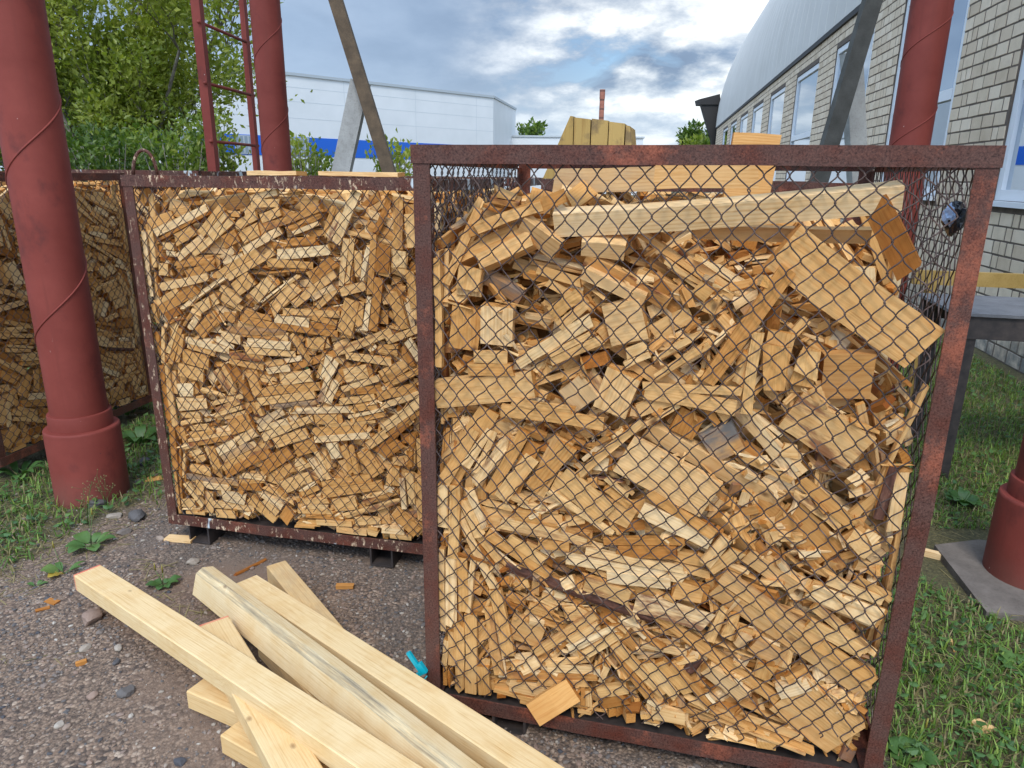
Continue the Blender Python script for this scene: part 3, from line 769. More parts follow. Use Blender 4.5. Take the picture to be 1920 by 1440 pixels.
def make_cage(name_label, O, yaw, W, D, H, steel, sides, seed, cell=(.0545, .066), r=.0017, group='mesh cages filled with offcuts', z0=.0, foot=(.12, .15), drop=0.0):
    """O: front left bottom corner (world, at the frame's underside)."""
    ex, ey = axes(yaw)
    root = thing('mesh_cage', name_label, 'cage', O, yaw, group)
    CAGE_BLOCKS.append((Vector((O[0], O[1], 0)), ex, ey, W, D))
    X, Y, Z = Vector((1, 0, 0)), Vector((0, 1, 0)), Vector((0, 0, 1))
    lg = .046
    for (cx, cy, a, b) in ((0, 0, X, Y), (W, 0, -X, Y), (0, D, X, -Y), (W, D, -X, -Y)):
        mb = MB(); angle_bar(mb, (cx, cy, z0), (cx, cy, H - lg * .98), a, b, lg); mb.build('post', steel, root)
    for (p0, p1, a) in (((-.004, -.003, H), (W + .004, -.003, H), Y), ((-.004, D + .003, H), (W + .004, D + .003, H), -Y)):
        mb = MB(); angle_bar(mb, p0, p1, a, -Z, lg); mb.build('top_rail', steel, root)
    for (p0, p1, a) in (((-.002, lg, H - .003), (-.002, D - lg, H - .003), X), ((W + .002, lg, H - .003), (W + .002, D - lg, H - .003), -X)):
        mb = MB(); angle_bar(mb, p0, p1, a, -Z, lg); mb.build('top_rail', steel, root)
    for (p0, p1, a) in (((0, -.004, z0 - .03 - drop), (W, -.004, z0 - .03 - drop), Y), ((0, D + .004, z0 - .03), (W, D + .004, z0 - .03), -Y),
                        ((-.004, .0, z0 - .027), (-.004, D, z0 - .027), X), ((W + .004, 0, z0 - .027), (W + .004, D, z0 - .027), -X)):
        mb = MB(); angle_bar(mb, p0, p1, a, Z, .05); mb.build('bottom_rail', steel, root)
    mb = MB()
    k = 9
    for i in range(k):
        y = .06 + (D - .12) * i / (k - 1); mb.box(.012, y - .035, z0 - .018 - drop, W - .012, y + .035, z0 - .006 - drop)
    mb.build('floor_slats', DARKSTEEL, root)
    # channel skids underneath
    for fx in foot:
        mb = MB(); fw, fh = .11, O[2] - .03 + z0 - drop
        poly = [(0, 0), (fw, 0), (fw, fh), (fw - .008, fh), (fw - .008, .008), (.008, .008), (.008, fh), (0, fh)]
        M = Matrix.Translation((fx, D - .04, z0 - .03 - drop - fh + .001)) @ Matrix.Rotation(PI / 2, 4, 'X')
        mb.prism(poly, M, D - .04); mb.build('skid', DARKSTEEL, root)
    cw, ch = cell
    spec = {'front': ((lg * .55, .0098, 0), X, -Y, W - lg * 1.1), 'left': ((.0035, D - lg * .6, 0), -Y, -X, D - lg * 1.2), 'right': ((W - .0035, lg * .6, 0), Y, X, D - lg * 1.2)}
    for i, sname in enumerate(sides):
        o3, u, n, wd = spec[sname]
        V, F = wire_mesh(o3, u, n, wd, z0 + .03, H - lg * .75, cw, ch, r, seed + i, loose_bottom=3.0 if sname == 'front' else 1.0)
        np_mesh('wire_mesh', V, F, WIRE, smooth=True, parent=root)
    return root

FY, MY, LY = rad(-13.84), rad(-12), rad(-11.4)
FO, MO, LO = Vector((-.265, 1.933, .12)), Vector((-1.645, 3.095, .12)), Vector((-2.898, 3.731, .12))
CW, FH, MH = 1.353, 1.672, 1.582
fex, fey = axes(FY); mex, mey = axes(MY); lex, ley = axes(LY)
LD = 1.30
LO = LO - lex * CW                       # its front left corner
CAGES = {}
CAGES['front'] = make_cage('nearest rusty maroon mesh cage, tallest, packed with large softwood offcuts', FO, FY, CW, 1.2, FH, RUST, ('front', 'left', 'right'), 21, (.0555, .064), .00195, foot=(.22, 1.0), drop=.028)
CAGES['mid'] = make_cage('rusty mesh cage with paint flecks behind the beams, packed with small offcuts', MO, MY, CW, 1.25, MH, RUST_FLECK, ('front', 'left', 'right'), 31, (.052, .061), .0018, foot=(.10, 1.03))
CAGES['left'] = make_cage('mesh cage of small offcuts standing behind the left red pillar', LO, LY, CW, LD, MH, RUST, ('front', 'right'), 41, (.052, .061), .0018)
RA = MO + mey * 1.52 + mex * .02; RB = FO + fey * 1.52 + fex * .03; RC = LO + ley * 1.6 + lex * .35
CAGES['rearA'] = make_cage('rusty mesh cage standing directly behind the paint-flecked cage', RA, MY, CW, 1.25, MH, RUST_FLECK, ('front',), 51)
CAGES['rearB'] = make_cage('rusty mesh cage standing directly behind the nearest cage', RB, FY, CW, 1.2, MH, RUST, ('front', 'left'), 61)
CAGES['rearC'] = make_cage('rusty mesh cage in the back row beyond the pillar cage', RC, LY, CW, 1.25, MH + .02, RUST_FLECK, ('front',), 71)
# lifting loop on the paint-flecked cage's corner
mb = MB(); pts = []
for i in range(15):
    a = PI * i / 14
    pts.append((.02 + .038 - .040 * math.cos(a) + .02 * math.sin(a * .5), .05 + .02 * i / 14, MH - .01 + .10 * math.sin(a) ** .8 + .01))
mb.tube(pts, .007, 8); mb.build('lifting_loop', RUST_FLECK, CAGES['mid'])

# ------------------------------------------------------------------ wood offcuts
DATA_F = [705,23,841,68,70,15,-15,270,118,22,840,49,951,65,71,-19,20,95,91,30,825,61,878,56,80,13,-18,404,51,35,1073,36,391,59,76,16,-21,497,53,35,1006,43,592,59,76,16,-21,164,48,35,472,35,434,60,79,7,-9,457,43,20,1100,25,239,68,68,-19,19,92,38,30,918,37,217,60,75,18,-22,143,52,40,319,46,272,65,75,8,-9,104,86,40,1173,34,153,65,71,20,-22,207,150,30,973,71,741,62,72,21,-24,158,93,30,1085,62,702,61,70,24,-27,173,110,30,152,142,31,56,0,0,-83,253,36,23,246,67,27,1,-76,65,-1,109,61,16,598,46,39,55,0,0,83,60,52,38,721,41,33,7,-1,0,-100,64,57,26,831,85,32,37,0,0,-93,162,59,24,349,18,46,0,1,-1,100,277,21,23,529,32,34,100,0,0,-1,74,45,28,620,94,41,39,39,59,59,176,42,28,955,33,32,0,0,0,100,132,51,24,62,56,58,50,-50,-50,50,97,76,33,265,39,55,72,-70,-2,-2,243,33,20,358,23,27,100,0,0,0,104,31,13,634,125,57,59,59,-39,-39,233,75,24,918,110,30,41,-1,1,-91,250,23,21,290,56,73,3,3,72,-69,202,64,17,835,234,47,24,24,-66,-66,419,54,17,767,22,71,71,71,1,-1,149,52,28,325,199,28,95,0,0,-31,387,41,16,455,132,44,69,-1,8,72,191,53,18,514,30,86,0,-73,0,69,74,44,35,742,71,55,3,0,-100,0,90,70,17,187,19,102,50,-50,-50,-50,164,46,22,425,88,31,67,-67,22,-22,147,22,24,607,20,111,14,14,69,-69,137,73,23,762,111,32,0,-38,-92,0,71,72,24,1106,137,28,92,0,0,-40,171,75,15,206,242,112,74,13,14,-64,371,56,18,366,13,77,1,1,-71,71,189,40,10,1048,61,33,0,-71,-71,0,107,54,25,56,301,73,43,-56,43,-56,196,55,23,439,13,123,6,6,70,-70,165,23,11,386,108,104,19,79,58,-9,132,57,18,664,16,204,65,-65,28,28,238,56,16,1196,19,526,14,14,-69,69,211,74,23,373,30,86,4,0,-100,-1,208,26,11,316,129,86,72,-2,3,69,125,64,33,1222,14,350,19,19,-68,68,178,38,13,555,115,60,15,-85,-40,-32,88,70,30,544,66,88,22,-1,71,67,126,66,30,757,20,195,65,-65,28,28,181,67,25,442,42,102,21,98,-5,-3,104,50,28,221,20,223,45,-45,-55,-55,306,38,23,307,21,163,6,6,70,-70,95,58,26,329,128,120,26,8,6,96,56,71,28,547,116,98,96,7,-10,-24,289,35,17,405,15,140,70,-70,-6,-6,287,23,14,304,52,120,8,-71,70,2,58,69,26,290,44,154,98,0,-20,1,250,20,23,1005,28,71,0,-10,0,-99,399,41,22,1021,115,78,23,-9,-70,67,248,37,18,164,120,142,100,-2,-7,-6,53,52,28,234,106,86,68,6,18,-70,76,67,32,144,16,167,50,50,-50,50,294,39,15,1010,18,482,19,-19,-68,-68,323,41,20,675,96,101,14,-19,-97,10,204,38,21,938,56,110,99,-2,10,-12,96,74,25,67,81,165,50,50,-50,50,138,44,26,1186,15,438,19,19,-68,68,200,66,15,279,144,119,87,3,8,49,184,46,24,156,92,190,1,9,69,-72,125,48,25,193,42,178,86,-1,-51,-1,296,22,21,853,106,60,99,-8,6,-2,270,21,16,900,117,88,68,-72,3,-12,299,30,17,169,67,154,63,56,-41,36,223,78,18,106,13,146,50,50,50,-50,252,36,10,455,94,142,1,97,20,-14,180,52,28,78,57,201,51,49,49,-51,210,67,21,124,38,97,51,1,86,-1,112,28,22,194,209,194,22,95,22,-5,217,57,16,299,96,182,3,-97,-21,12,142,75,28,918,77,70,5,-9,-70,-71,211,59,28,1018,19,279,42,42,57,-57,69,65,22,69,30,167,50,50,50,-50,143,47,26,1064,27,84,7,7,-70,70,167,25,14,1102,68,94,6,-16,-5,-98,301,32,22,892,16,399,56,55,-45,42,137,70,16,129,16,413,49,-49,51,51,198,52,16,61,242,289,68,-20,-68,21,127,50,31,501,84,155,14,18,-97,2,177,38,20,472,173,130,19,-15,0,-97,247,80,29,426,108,178,2,98,16,-14,170,56,27,863,51,62,1,-100,3,5,180,31,18,786,125,106,4,11,71,69,206,60,19,421,28,173,70,-71,-5,-5,131,36,12,116,82,261,10,-19,-69,-69,110,52,24,157,39,217,67,61,-28,32,136,55,18,97,42,310,51,50,48,-51,142,30,17,972,99,186,8,-16,-98,2,189,72,26,179,47,319,71,71,-5,5,127,61,32,573,141,174,54,10,20,81,274,37,16,244,17,300,45,45,-55,55,233,39,18,564,45,173,79,-1,-62,1,78,72,21,53,164,444,59,-39,-59,39,117,67,17,86,29,412,48,50,50,-52,324,34,17,65,119,477,39,59,-39,-59,171,32,12,242,130,243,31,-2,-16,-94,86,67,36,81,14,386,50,50,49,-51,228,38,14,96,130,233,52,-60,-46,-40,283,28,22,367,79,251,71,61,19,-29,166,24,16,1260,98,31,41,0,0,91,115,26,23,746,17,426,70,-70,8,8,227,73,18,618,131,138,18,16,17,96,356,67,18,554,15,283,26,-26,66,65,137,27,14,698,114,131,95,-18,15,-22,261,28,18,682,31,162,26,-26,-66,-66,162,22,13,108,93,350,7,-68,70,-18,82,76,29,449,29,146,5,5,70,-71,179,24,15,84,137,416,63,-24,1,74,145,39,12,
724,75,151,100,6,8,-2,181,75,27,1214,101,26,40,0,0,92,150,36,12,172,132,305,14,44,-88,11,144,41,18,1157,77,96,5,99,4,-15,282,35,16,728,39,292,4,6,-100,-2,143,45,15,824,18,188,65,65,28,-28,195,21,20,276,32,372,68,71,9,-16,76,54,16,452,108,200,6,98,-14,-13,134,52,28,185,233,336,2,60,-66,44,423,37,22,249,136,297,63,-12,10,76,193,21,22,1026,130,115,98,-15,9,12,275,38,20,1167,146,47,8,65,-75,-9,190,43,14,262,122,278,4,43,-89,15,117,76,24,197,104,329,42,-23,57,-67,77,62,33,863,16,620,32,32,63,-63,141,76,17,816,44,246,62,62,-35,33,76,59,34,199,172,316,42,-11,-10,-90,135,43,27,791,24,496,69,-72,3,5,106,72,26,629,127,190,5,-36,-93,7,227,68,14,551,70,206,42,-57,54,-45,119,66,21,850,94,179,1,80,60,-3,124,59,20,201,202,342,74,-42,-1,52,106,57,20,766,106,199,100,-1,2,-6,93,77,25,923,73,149,11,8,-72,-68,219,39,22,738,151,172,99,4,-2,-14,188,64,18,392,187,283,12,66,-73,-13,131,61,31,681,78,206,66,-6,-2,-74,82,70,20,949,19,375,41,-41,58,58,72,44,21,131,41,436,70,70,-9,-9,112,50,20,513,15,302,66,65,-26,26,183,57,13,1241,333,39,20,-20,-68,68,146,37,20,664,193,197,2,85,53,-6,373,37,16,694,139,258,6,-3,69,-72,176,35,19,134,39,396,8,-8,-70,71,137,30,19,439,41,295,2,17,1,99,247,28,23,161,108,395,8,-56,65,-51,118,57,24,629,126,225,6,94,-34,-1,227,49,21,755,105,245,58,-10,12,80,202,25,14,257,228,352,9,-73,-56,37,244,46,19,515,58,227,40,-48,60,51,118,58,23,330,108,306,33,-10,-92,19,376,45,20,664,162,221,11,91,-40,-6,293,22,10,451,15,188,6,6,70,-70,161,54,15,602,37,296,64,64,29,-29,144,72,26,1187,85,104,6,99,0,-15,234,65,20,217,96,371,17,56,-24,77,108,58,30,438,22,291,27,-25,67,64,253,30,11,497,110,264,9,69,72,6,64,66,32,661,76,247,100,2,-3,0,163,51,14,641,72,267,3,0,100,2,167,42,28,1055,145,200,1,92,-40,1,236,32,19,666,175,229,11,91,-40,-6,246,39,11,374,96,320,92,21,25,-21,185,64,18,304,74,364,0,-14,87,-47,177,22,19,882,74,254,6,8,2,99,212,32,10,884,31,291,19,-19,-69,-67,420,35,13,168,181,411,27,14,-26,-91,238,31,14,865,71,314,3,0,100,-3,67,67,25,838,78,222,69,-72,6,-3,56,62,28,671,110,254,70,-71,1,1,129,29,17,379,45,337,0,98,5,-17,121,48,16,538,105,326,5,48,-85,19,80,72,28,487,38,360,70,71,-6,5,118,50,23,921,92,217,8,-13,-99,2,297,34,18,389,52,389,0,-98,-7,17,68,59,26,367,47,366,12,-17,1,-98,101,55,32,571,97,297,97,-3,4,25,213,49,25,546,23,468,65,75,8,-9,182,59,23,648,15,516,1,-1,67,74,181,37,11,1004,64,277,3,100,-8,3,224,52,28,221,216,385,42,54,73,-7,128,30,23,442,190,315,26,-66,-70,-9,266,36,17,242,47,421,13,54,-75,35,58,72,26,914,120,236,99,-10,10,-5,248,70,21,314,105,375,15,11,-94,-27,162,41,17,74,110,500,66,26,-1,70,145,25,19,529,97,373,1,97,19,-14,304,41,20,640,69,335,29,29,65,-65,90,63,37,296,69,449,71,69,6,-13,191,35,19,512,105,348,41,-4,-19,-89,107,48,17,176,190,469,31,-14,49,-81,172,23,21,666,134,311,24,3,3,97,230,80,21,459,133,316,50,4,22,-83,78,79,38,844,79,291,3,99,-14,4,268,38,19,1024,21,342,70,-70,12,12,120,50,26,173,54,486,5,-9,-71,-70,143,46,28,867,53,342,99,-4,9,-10,258,37,13,550,60,388,65,67,25,-25,142,45,18,207,89,442,91,20,4,36,75,56,26,270,242,404,63,-41,1,66,409,51,18,389,188,368,13,79,-56,-20,286,25,23,358,174,352,31,-14,-92,17,142,55,26,52,59,500,12,-70,13,-70,124,37,13,762,67,335,7,0,-100,0,139,57,33,286,96,414,36,19,1,91,101,43,26,137,269,399,57,3,-39,-72,242,63,18,374,97,396,73,-67,4,12,72,50,32,298,105,450,2,-100,5,8,80,52,30,413,146,445,96,8,15,22,144,58,25,149,34,571,33,29,-64,64,252,59,18,1200,18,582,69,-69,14,14,220,32,21,54,18,384,71,0,71,0,290,21,18,445,182,411,7,-95,-26,16,243,49,15,887,201,247,12,63,-76,0,294,29,13,418,151,402,3,-98,-7,17,120,66,16,1100,214,136,18,28,-94,9,249,71,19,587,210,380,96,8,20,20,243,67,25,251,34,550,19,-21,-64,-71,156,24,13,1041,75,311,26,96,-7,-1,134,70,20,208,101,539,55,53,-30,-58,63,59,29,52,177,584,59,-40,-59,40,242,78,15,110,186,538,27,55,-13,-78,216,68,26,440,152,461,97,8,15,15,237,47,21,641,149,361,25,94,23,-8,213,28,11,273,142,511,25,-13,90,-33,133,20,16,372,79,448,73,-68,11,3,69,52,16,1152,224,181,23,-4,-97,6,239,49,27,452,95,434,6,37,-92,-11,89,42,27,
532,125,434,58,71,37,17,198,41,24,1082,137,147,19,86,-47,-6,178,42,14,57,111,612,13,-69,69,13,212,24,24,601,82,396,2,-92,0,39,75,64,29,368,53,468,79,-60,10,8,111,38,19,1278,200,107,70,-9,-1,-71,307,58,17,67,105,560,46,54,-45,-55,160,37,14,459,84,489,25,77,-57,10,93,65,25,542,92,464,98,4,17,0,100,45,27,448,167,486,15,14,-98,-8,235,68,28,512,145,494,1,17,-8,98,74,64,33,127,131,604,68,44,-21,55,296,27,20,556,53,469,69,72,9,-9,98,55,31,1028,96,242,6,-20,-98,1,166,51,19,587,17,557,72,70,-2,2,411,57,16,1176,94,196,62,-74,22,13,213,21,17,1067,206,181,13,79,-58,-13,283,36,14,1014,105,261,99,-5,7,-8,134,34,12,1101,180,206,25,-7,-96,7,173,41,16,1048,81,326,21,-8,-24,-94,144,46,14,1191,120,169,97,-10,22,-6,136,46,33,659,46,458,12,7,-75,64,99,49,29,276,240,498,38,-8,21,-90,418,56,23,1254,17,588,69,-69,14,14,108,22,18,854,37,408,98,-11,-19,-2,161,21,10,198,51,523,70,-71,9,6,116,38,22,537,56,512,99,-2,13,0,161,66,16,1127,105,251,21,-13,-94,21,392,62,17,146,127,576,52,-35,71,-32,159,39,22,900,117,345,94,-22,20,-17,165,63,27,762,121,441,9,19,22,95,145,71,17,656,20,620,71,71,-2,2,232,61,24,920,224,331,64,24,-3,73,86,70,36,770,104,417,97,-12,20,-6,161,33,24,829,66,402,10,-18,-76,-62,291,31,23,738,16,716,15,15,-69,69,228,80,15,931,123,356,8,-52,-79,32,101,68,19,984,222,270,20,-96,-16,15,127,51,25,297,116,543,83,55,-7,0,144,38,19,660,192,450,98,2,20,-3,386,40,18,1190,207,218,96,-1,22,19,211,67,13,292,17,544,68,68,18,-18,223,30,18,975,271,295,15,-13,20,-96,198,59,26,938,113,394,52,5,-68,-51,191,26,18,102,57,592,2,-70,3,71,111,22,17,330,65,507,22,-4,42,88,107,59,24,464,62,560,12,16,-71,-67,159,33,12,318,14,564,18,18,-68,68,128,30,13,347,66,535,40,90,14,-13,178,79,19,177,111,549,53,-55,58,-30,88,55,29,618,60,505,14,0,-99,2,239,75,17,695,72,549,0,17,-60,78,299,40,17,792,47,421,12,15,61,-77,72,63,29,1024,56,367,84,51,16,-2,264,23,18,509,18,744,68,-68,18,18,253,80,19,1029,122,338,53,1,37,76,102,48,23,328,82,550,91,-42,4,-6,169,37,20,1075,150,294,24,15,-95,11,82,62,28,864,93,414,2,72,61,-33,77,72,31,1168,84,270,6,-64,-71,30,74,74,38,976,96,385,17,82,40,-36,79,62,25,896,283,341,30,-4,-63,-72,132,60,26,922,142,385,35,40,-84,13,132,41,23,466,111,546,8,-13,58,80,103,60,31,251,66,587,42,91,-3,-5,121,44,25,600,69,532,11,70,-70,-8,90,61,26,520,168,532,5,-20,1,-98,380,62,21,370,93,574,94,34,-3,-7,153,37,22,56,91,774,4,71,-4,-71,304,45,22,1228,128,199,64,-43,-12,-62,152,75,24,431,76,600,97,22,9,-3,245,49,16,84,118,624,55,-43,57,-44,130,55,25,374,17,628,71,-71,1,1,280,43,18,1281,116,151,67,12,23,69,145,44,15,58,195,713,25,-66,66,25,239,26,19,600,202,525,8,20,3,98,247,48,28,292,39,640,0,0,71,70,254,75,25,879,153,401,62,-58,-49,-19,73,45,23,682,286,449,99,4,11,-12,416,65,22,94,14,623,52,50,-50,48,244,34,12,399,30,589,100,-1,-3,-1,94,42,29,576,153,531,1,98,-7,-20,138,53,22,889,197,438,48,-19,-22,-83,240,51,26,1039,54,453,11,1,-80,59,241,47,18,472,13,706,18,-18,-69,-68,211,22,10,810,134,459,90,-27,13,-32,211,63,25,772,54,491,64,52,39,-40,80,70,26,1001,205,311,24,-3,-95,19,74,63,36,1285,176,163,29,65,-71,-5,242,41,22,886,39,592,15,-1,-98,9,182,24,21,1275,139,278,70,-5,27,65,245,62,24,490,170,618,17,17,4,97,216,40,22,1114,97,385,92,-33,14,-12,398,49,14,1160,124,318,91,-19,28,23,323,40,17,965,45,524,55,83,-9,-8,140,55,24,70,178,815,71,15,67,15,143,55,20,166,126,670,71,11,35,-60,133,51,26,138,53,667,46,54,49,-51,208,53,16,1207,112,321,10,-80,-51,30,74,60,26,633,40,733,68,-72,-11,-8,267,39,16,50,166,818,17,69,17,69,169,34,10,197,182,665,76,4,26,-60,243,23,24,750,42,582,9,8,-68,72,238,63,20,1216,147,243,94,-24,22,-4,155,44,28,156,19,549,39,35,-61,59,292,30,10,192,124,704,4,53,-81,-26,141,61,19,749,70,588,40,-38,59,59,58,52,33,581,53,627,70,70,6,10,103,32,22,583,41,676,67,-73,-9,-12,300,37,24,501,59,602,97,22,8,-2,81,71,23,164,17,685,61,-61,37,36,165,32,18,654,172,555,16,7,-98,12,132,52,28,465,41,674,99,-5,-15,0,88,46,28,598,257,575,70,-20,0,-69,333,60,22,646,105,602,64,35,-48,-49,93,56,23,342,70,645,10,0,-100,0,191,38,24,148,20,642,33,-40,-62,-58,125,37,11,
322,48,713,7,6,73,68,243,43,15,548,59,723,72,68,-9,11,101,76,28,222,30,690,10,1,0,100,118,21,22,382,21,840,36,36,61,-61,249,64,26,336,17,683,1,1,-71,71,110,66,17,182,57,788,69,-72,7,-5,199,36,22,239,15,845,36,36,61,-61,250,74,14,215,67,752,0,2,74,67,272,32,22,409,119,644,18,-1,-97,-19,147,56,26,97,48,815,51,48,50,-51,253,32,14,292,18,805,61,61,-36,36,209,58,20,243,41,732,4,-2,-69,72,101,62,20,322,65,684,100,-3,0,-5,224,66,14,1252,412,93,33,-33,-63,-63,164,21,13,572,15,779,18,18,-68,68,124,43,14,916,206,477,15,-26,-93,19,130,75,24,418,59,708,3,100,-9,0,122,42,34,488,128,641,16,24,-93,-24,196,29,18,1206,223,332,14,-42,-83,33,155,73,13,709,51,657,65,-76,7,1,274,35,20,50,186,934,17,69,-17,-69,200,40,10,50,55,790,4,71,4,71,223,29,10,107,110,788,58,45,-36,58,237,64,14,329,130,708,6,-16,14,-98,156,72,23,356,104,733,52,84,13,-11,89,48,30,1300,191,194,40,-58,-40,58,161,53,15,545,13,905,65,65,-28,28,237,28,10,431,128,729,21,-97,6,10,271,23,16,439,62,754,11,-9,-58,80,91,52,31,1201,90,375,32,93,-1,-18,100,54,24,826,70,555,73,-64,17,14,114,54,32,1192,79,423,23,-15,-92,28,254,26,22,509,89,705,73,68,-2,0,144,42,28,1137,153,418,19,-28,-89,30,162,34,18,765,114,590,25,9,-89,37,246,52,20,980,82,495,50,51,-60,36,80,57,33,538,105,663,42,-75,-50,3,109,46,19,807,72,613,38,90,5,-22,221,31,16,1280,301,234,35,62,-71,0,249,56,16,117,215,809,12,73,-67,9,102,70,22,1216,92,441,30,52,-63,49,304,31,14,1187,210,377,34,36,-86,11,382,44,23,180,16,868,61,61,-36,36,162,53,17,247,36,861,9,-8,-70,-70,129,21,17,1065,89,474,78,-56,27,5,214,55,26,983,126,472,15,-19,-81,-54,207,32,22,888,96,514,21,59,-22,-75,79,41,24,1011,229,473,27,33,-91,4,288,64,15,691,79,696,45,89,-5,5,79,61,27,750,113,629,5,19,40,89,243,63,14,982,160,491,8,23,14,96,159,56,15,953,159,546,81,-2,26,52,286,27,16,67,56,792,71,-4,71,-3,233,27,24,982,155,535,81,-2,30,51,163,33,14,858,95,776,11,-9,-63,-77,225,38,12,929,82,532,48,56,-61,29,69,48,31,783,104,760,77,60,22,10,302,31,15,261,36,828,71,-70,7,9,129,38,17,529,66,798,11,2,16,98,178,63,15,902,113,556,3,11,30,95,131,25,14,603,121,728,41,88,22,-11,128,56,31,382,15,984,71,-71,2,2,292,34,15,1277,109,352,27,-71,-33,57,125,52,28,1261,116,409,75,30,51,30,163,48,23,89,155,929,30,65,38,58,210,29,10,1191,161,424,86,16,44,20,395,34,24,316,60,799,73,67,-4,-8,216,64,25,677,92,721,86,-44,10,25,137,63,24,909,151,595,43,37,-76,-31,190,64,28,1147,78,501,48,85,21,1,179,54,15,79,271,1025,50,-47,52,-50,216,73,20,524,178,738,95,8,23,-18,112,68,20,1086,153,485,1,48,-53,70,90,71,20,777,156,650,13,-56,26,-78,78,47,33,822,99,678,43,-34,-44,-71,290,45,16,828,64,672,61,-14,45,64,93,66,21,889,52,684,37,85,15,-35,124,67,23,61,19,674,50,-50,-50,-50,140,32,21,491,64,785,1,-4,-16,-99,127,73,18,136,34,865,38,35,61,-61,268,63,16,750,175,642,55,14,-75,-34,110,44,27,1082,187,489,39,-3,-74,-55,302,33,22,178,33,764,47,52,48,-52,125,27,15,769,96,669,78,-24,38,44,172,27,24,246,173,888,14,-89,-42,8,249,61,26,951,115,652,46,85,8,-25,189,69,17,378,178,821,100,3,5,1,159,65,29,936,88,645,75,-57,4,-33,75,79,32,437,116,812,100,-6,4,2,178,61,17,717,119,740,14,9,-97,20,248,58,22,1169,236,449,45,-32,-6,-83,124,62,27,394,130,841,57,-3,5,-82,132,64,20,1300,67,553,2,-71,-2,71,413,54,16,622,227,737,63,3,11,77,180,79,23,163,53,896,48,-50,51,51,136,41,19,880,230,621,94,-15,7,-29,97,68,26,1110,252,476,8,82,45,-33,140,60,27,1037,207,513,90,-12,33,25,225,56,25,1284,208,338,28,65,-59,-39,53,47,26,373,274,800,6,-5,-100,-1,231,54,20,1147,97,609,67,-66,-16,-29,336,41,22,54,178,1099,10,70,10,70,119,67,18,397,115,793,76,0,6,64,111,66,24,848,122,701,53,29,75,26,251,40,23,1040,80,579,78,-42,42,20,168,34,12,299,165,918,5,-2,26,-96,90,50,29,570,208,750,63,3,11,77,152,35,21,839,190,685,6,-11,-39,-91,219,74,19,524,70,843,3,99,0,-16,136,54,29,641,35,985,1,95,1,31,203,29,13,343,81,864,6,6,-3,100,223,33,22,482,124,762,12,12,-20,96,105,46,32,334,168,861,17,-83,-53,2,68,75,26,571,126,821,2,-8,-24,-97,173,61,13,185,101,831,10,-66,74,11,114,54,16,307,57,859,3,-11,-71,-70,203,26,22,418,176,891,13,10,-99,-4,147,33,22,
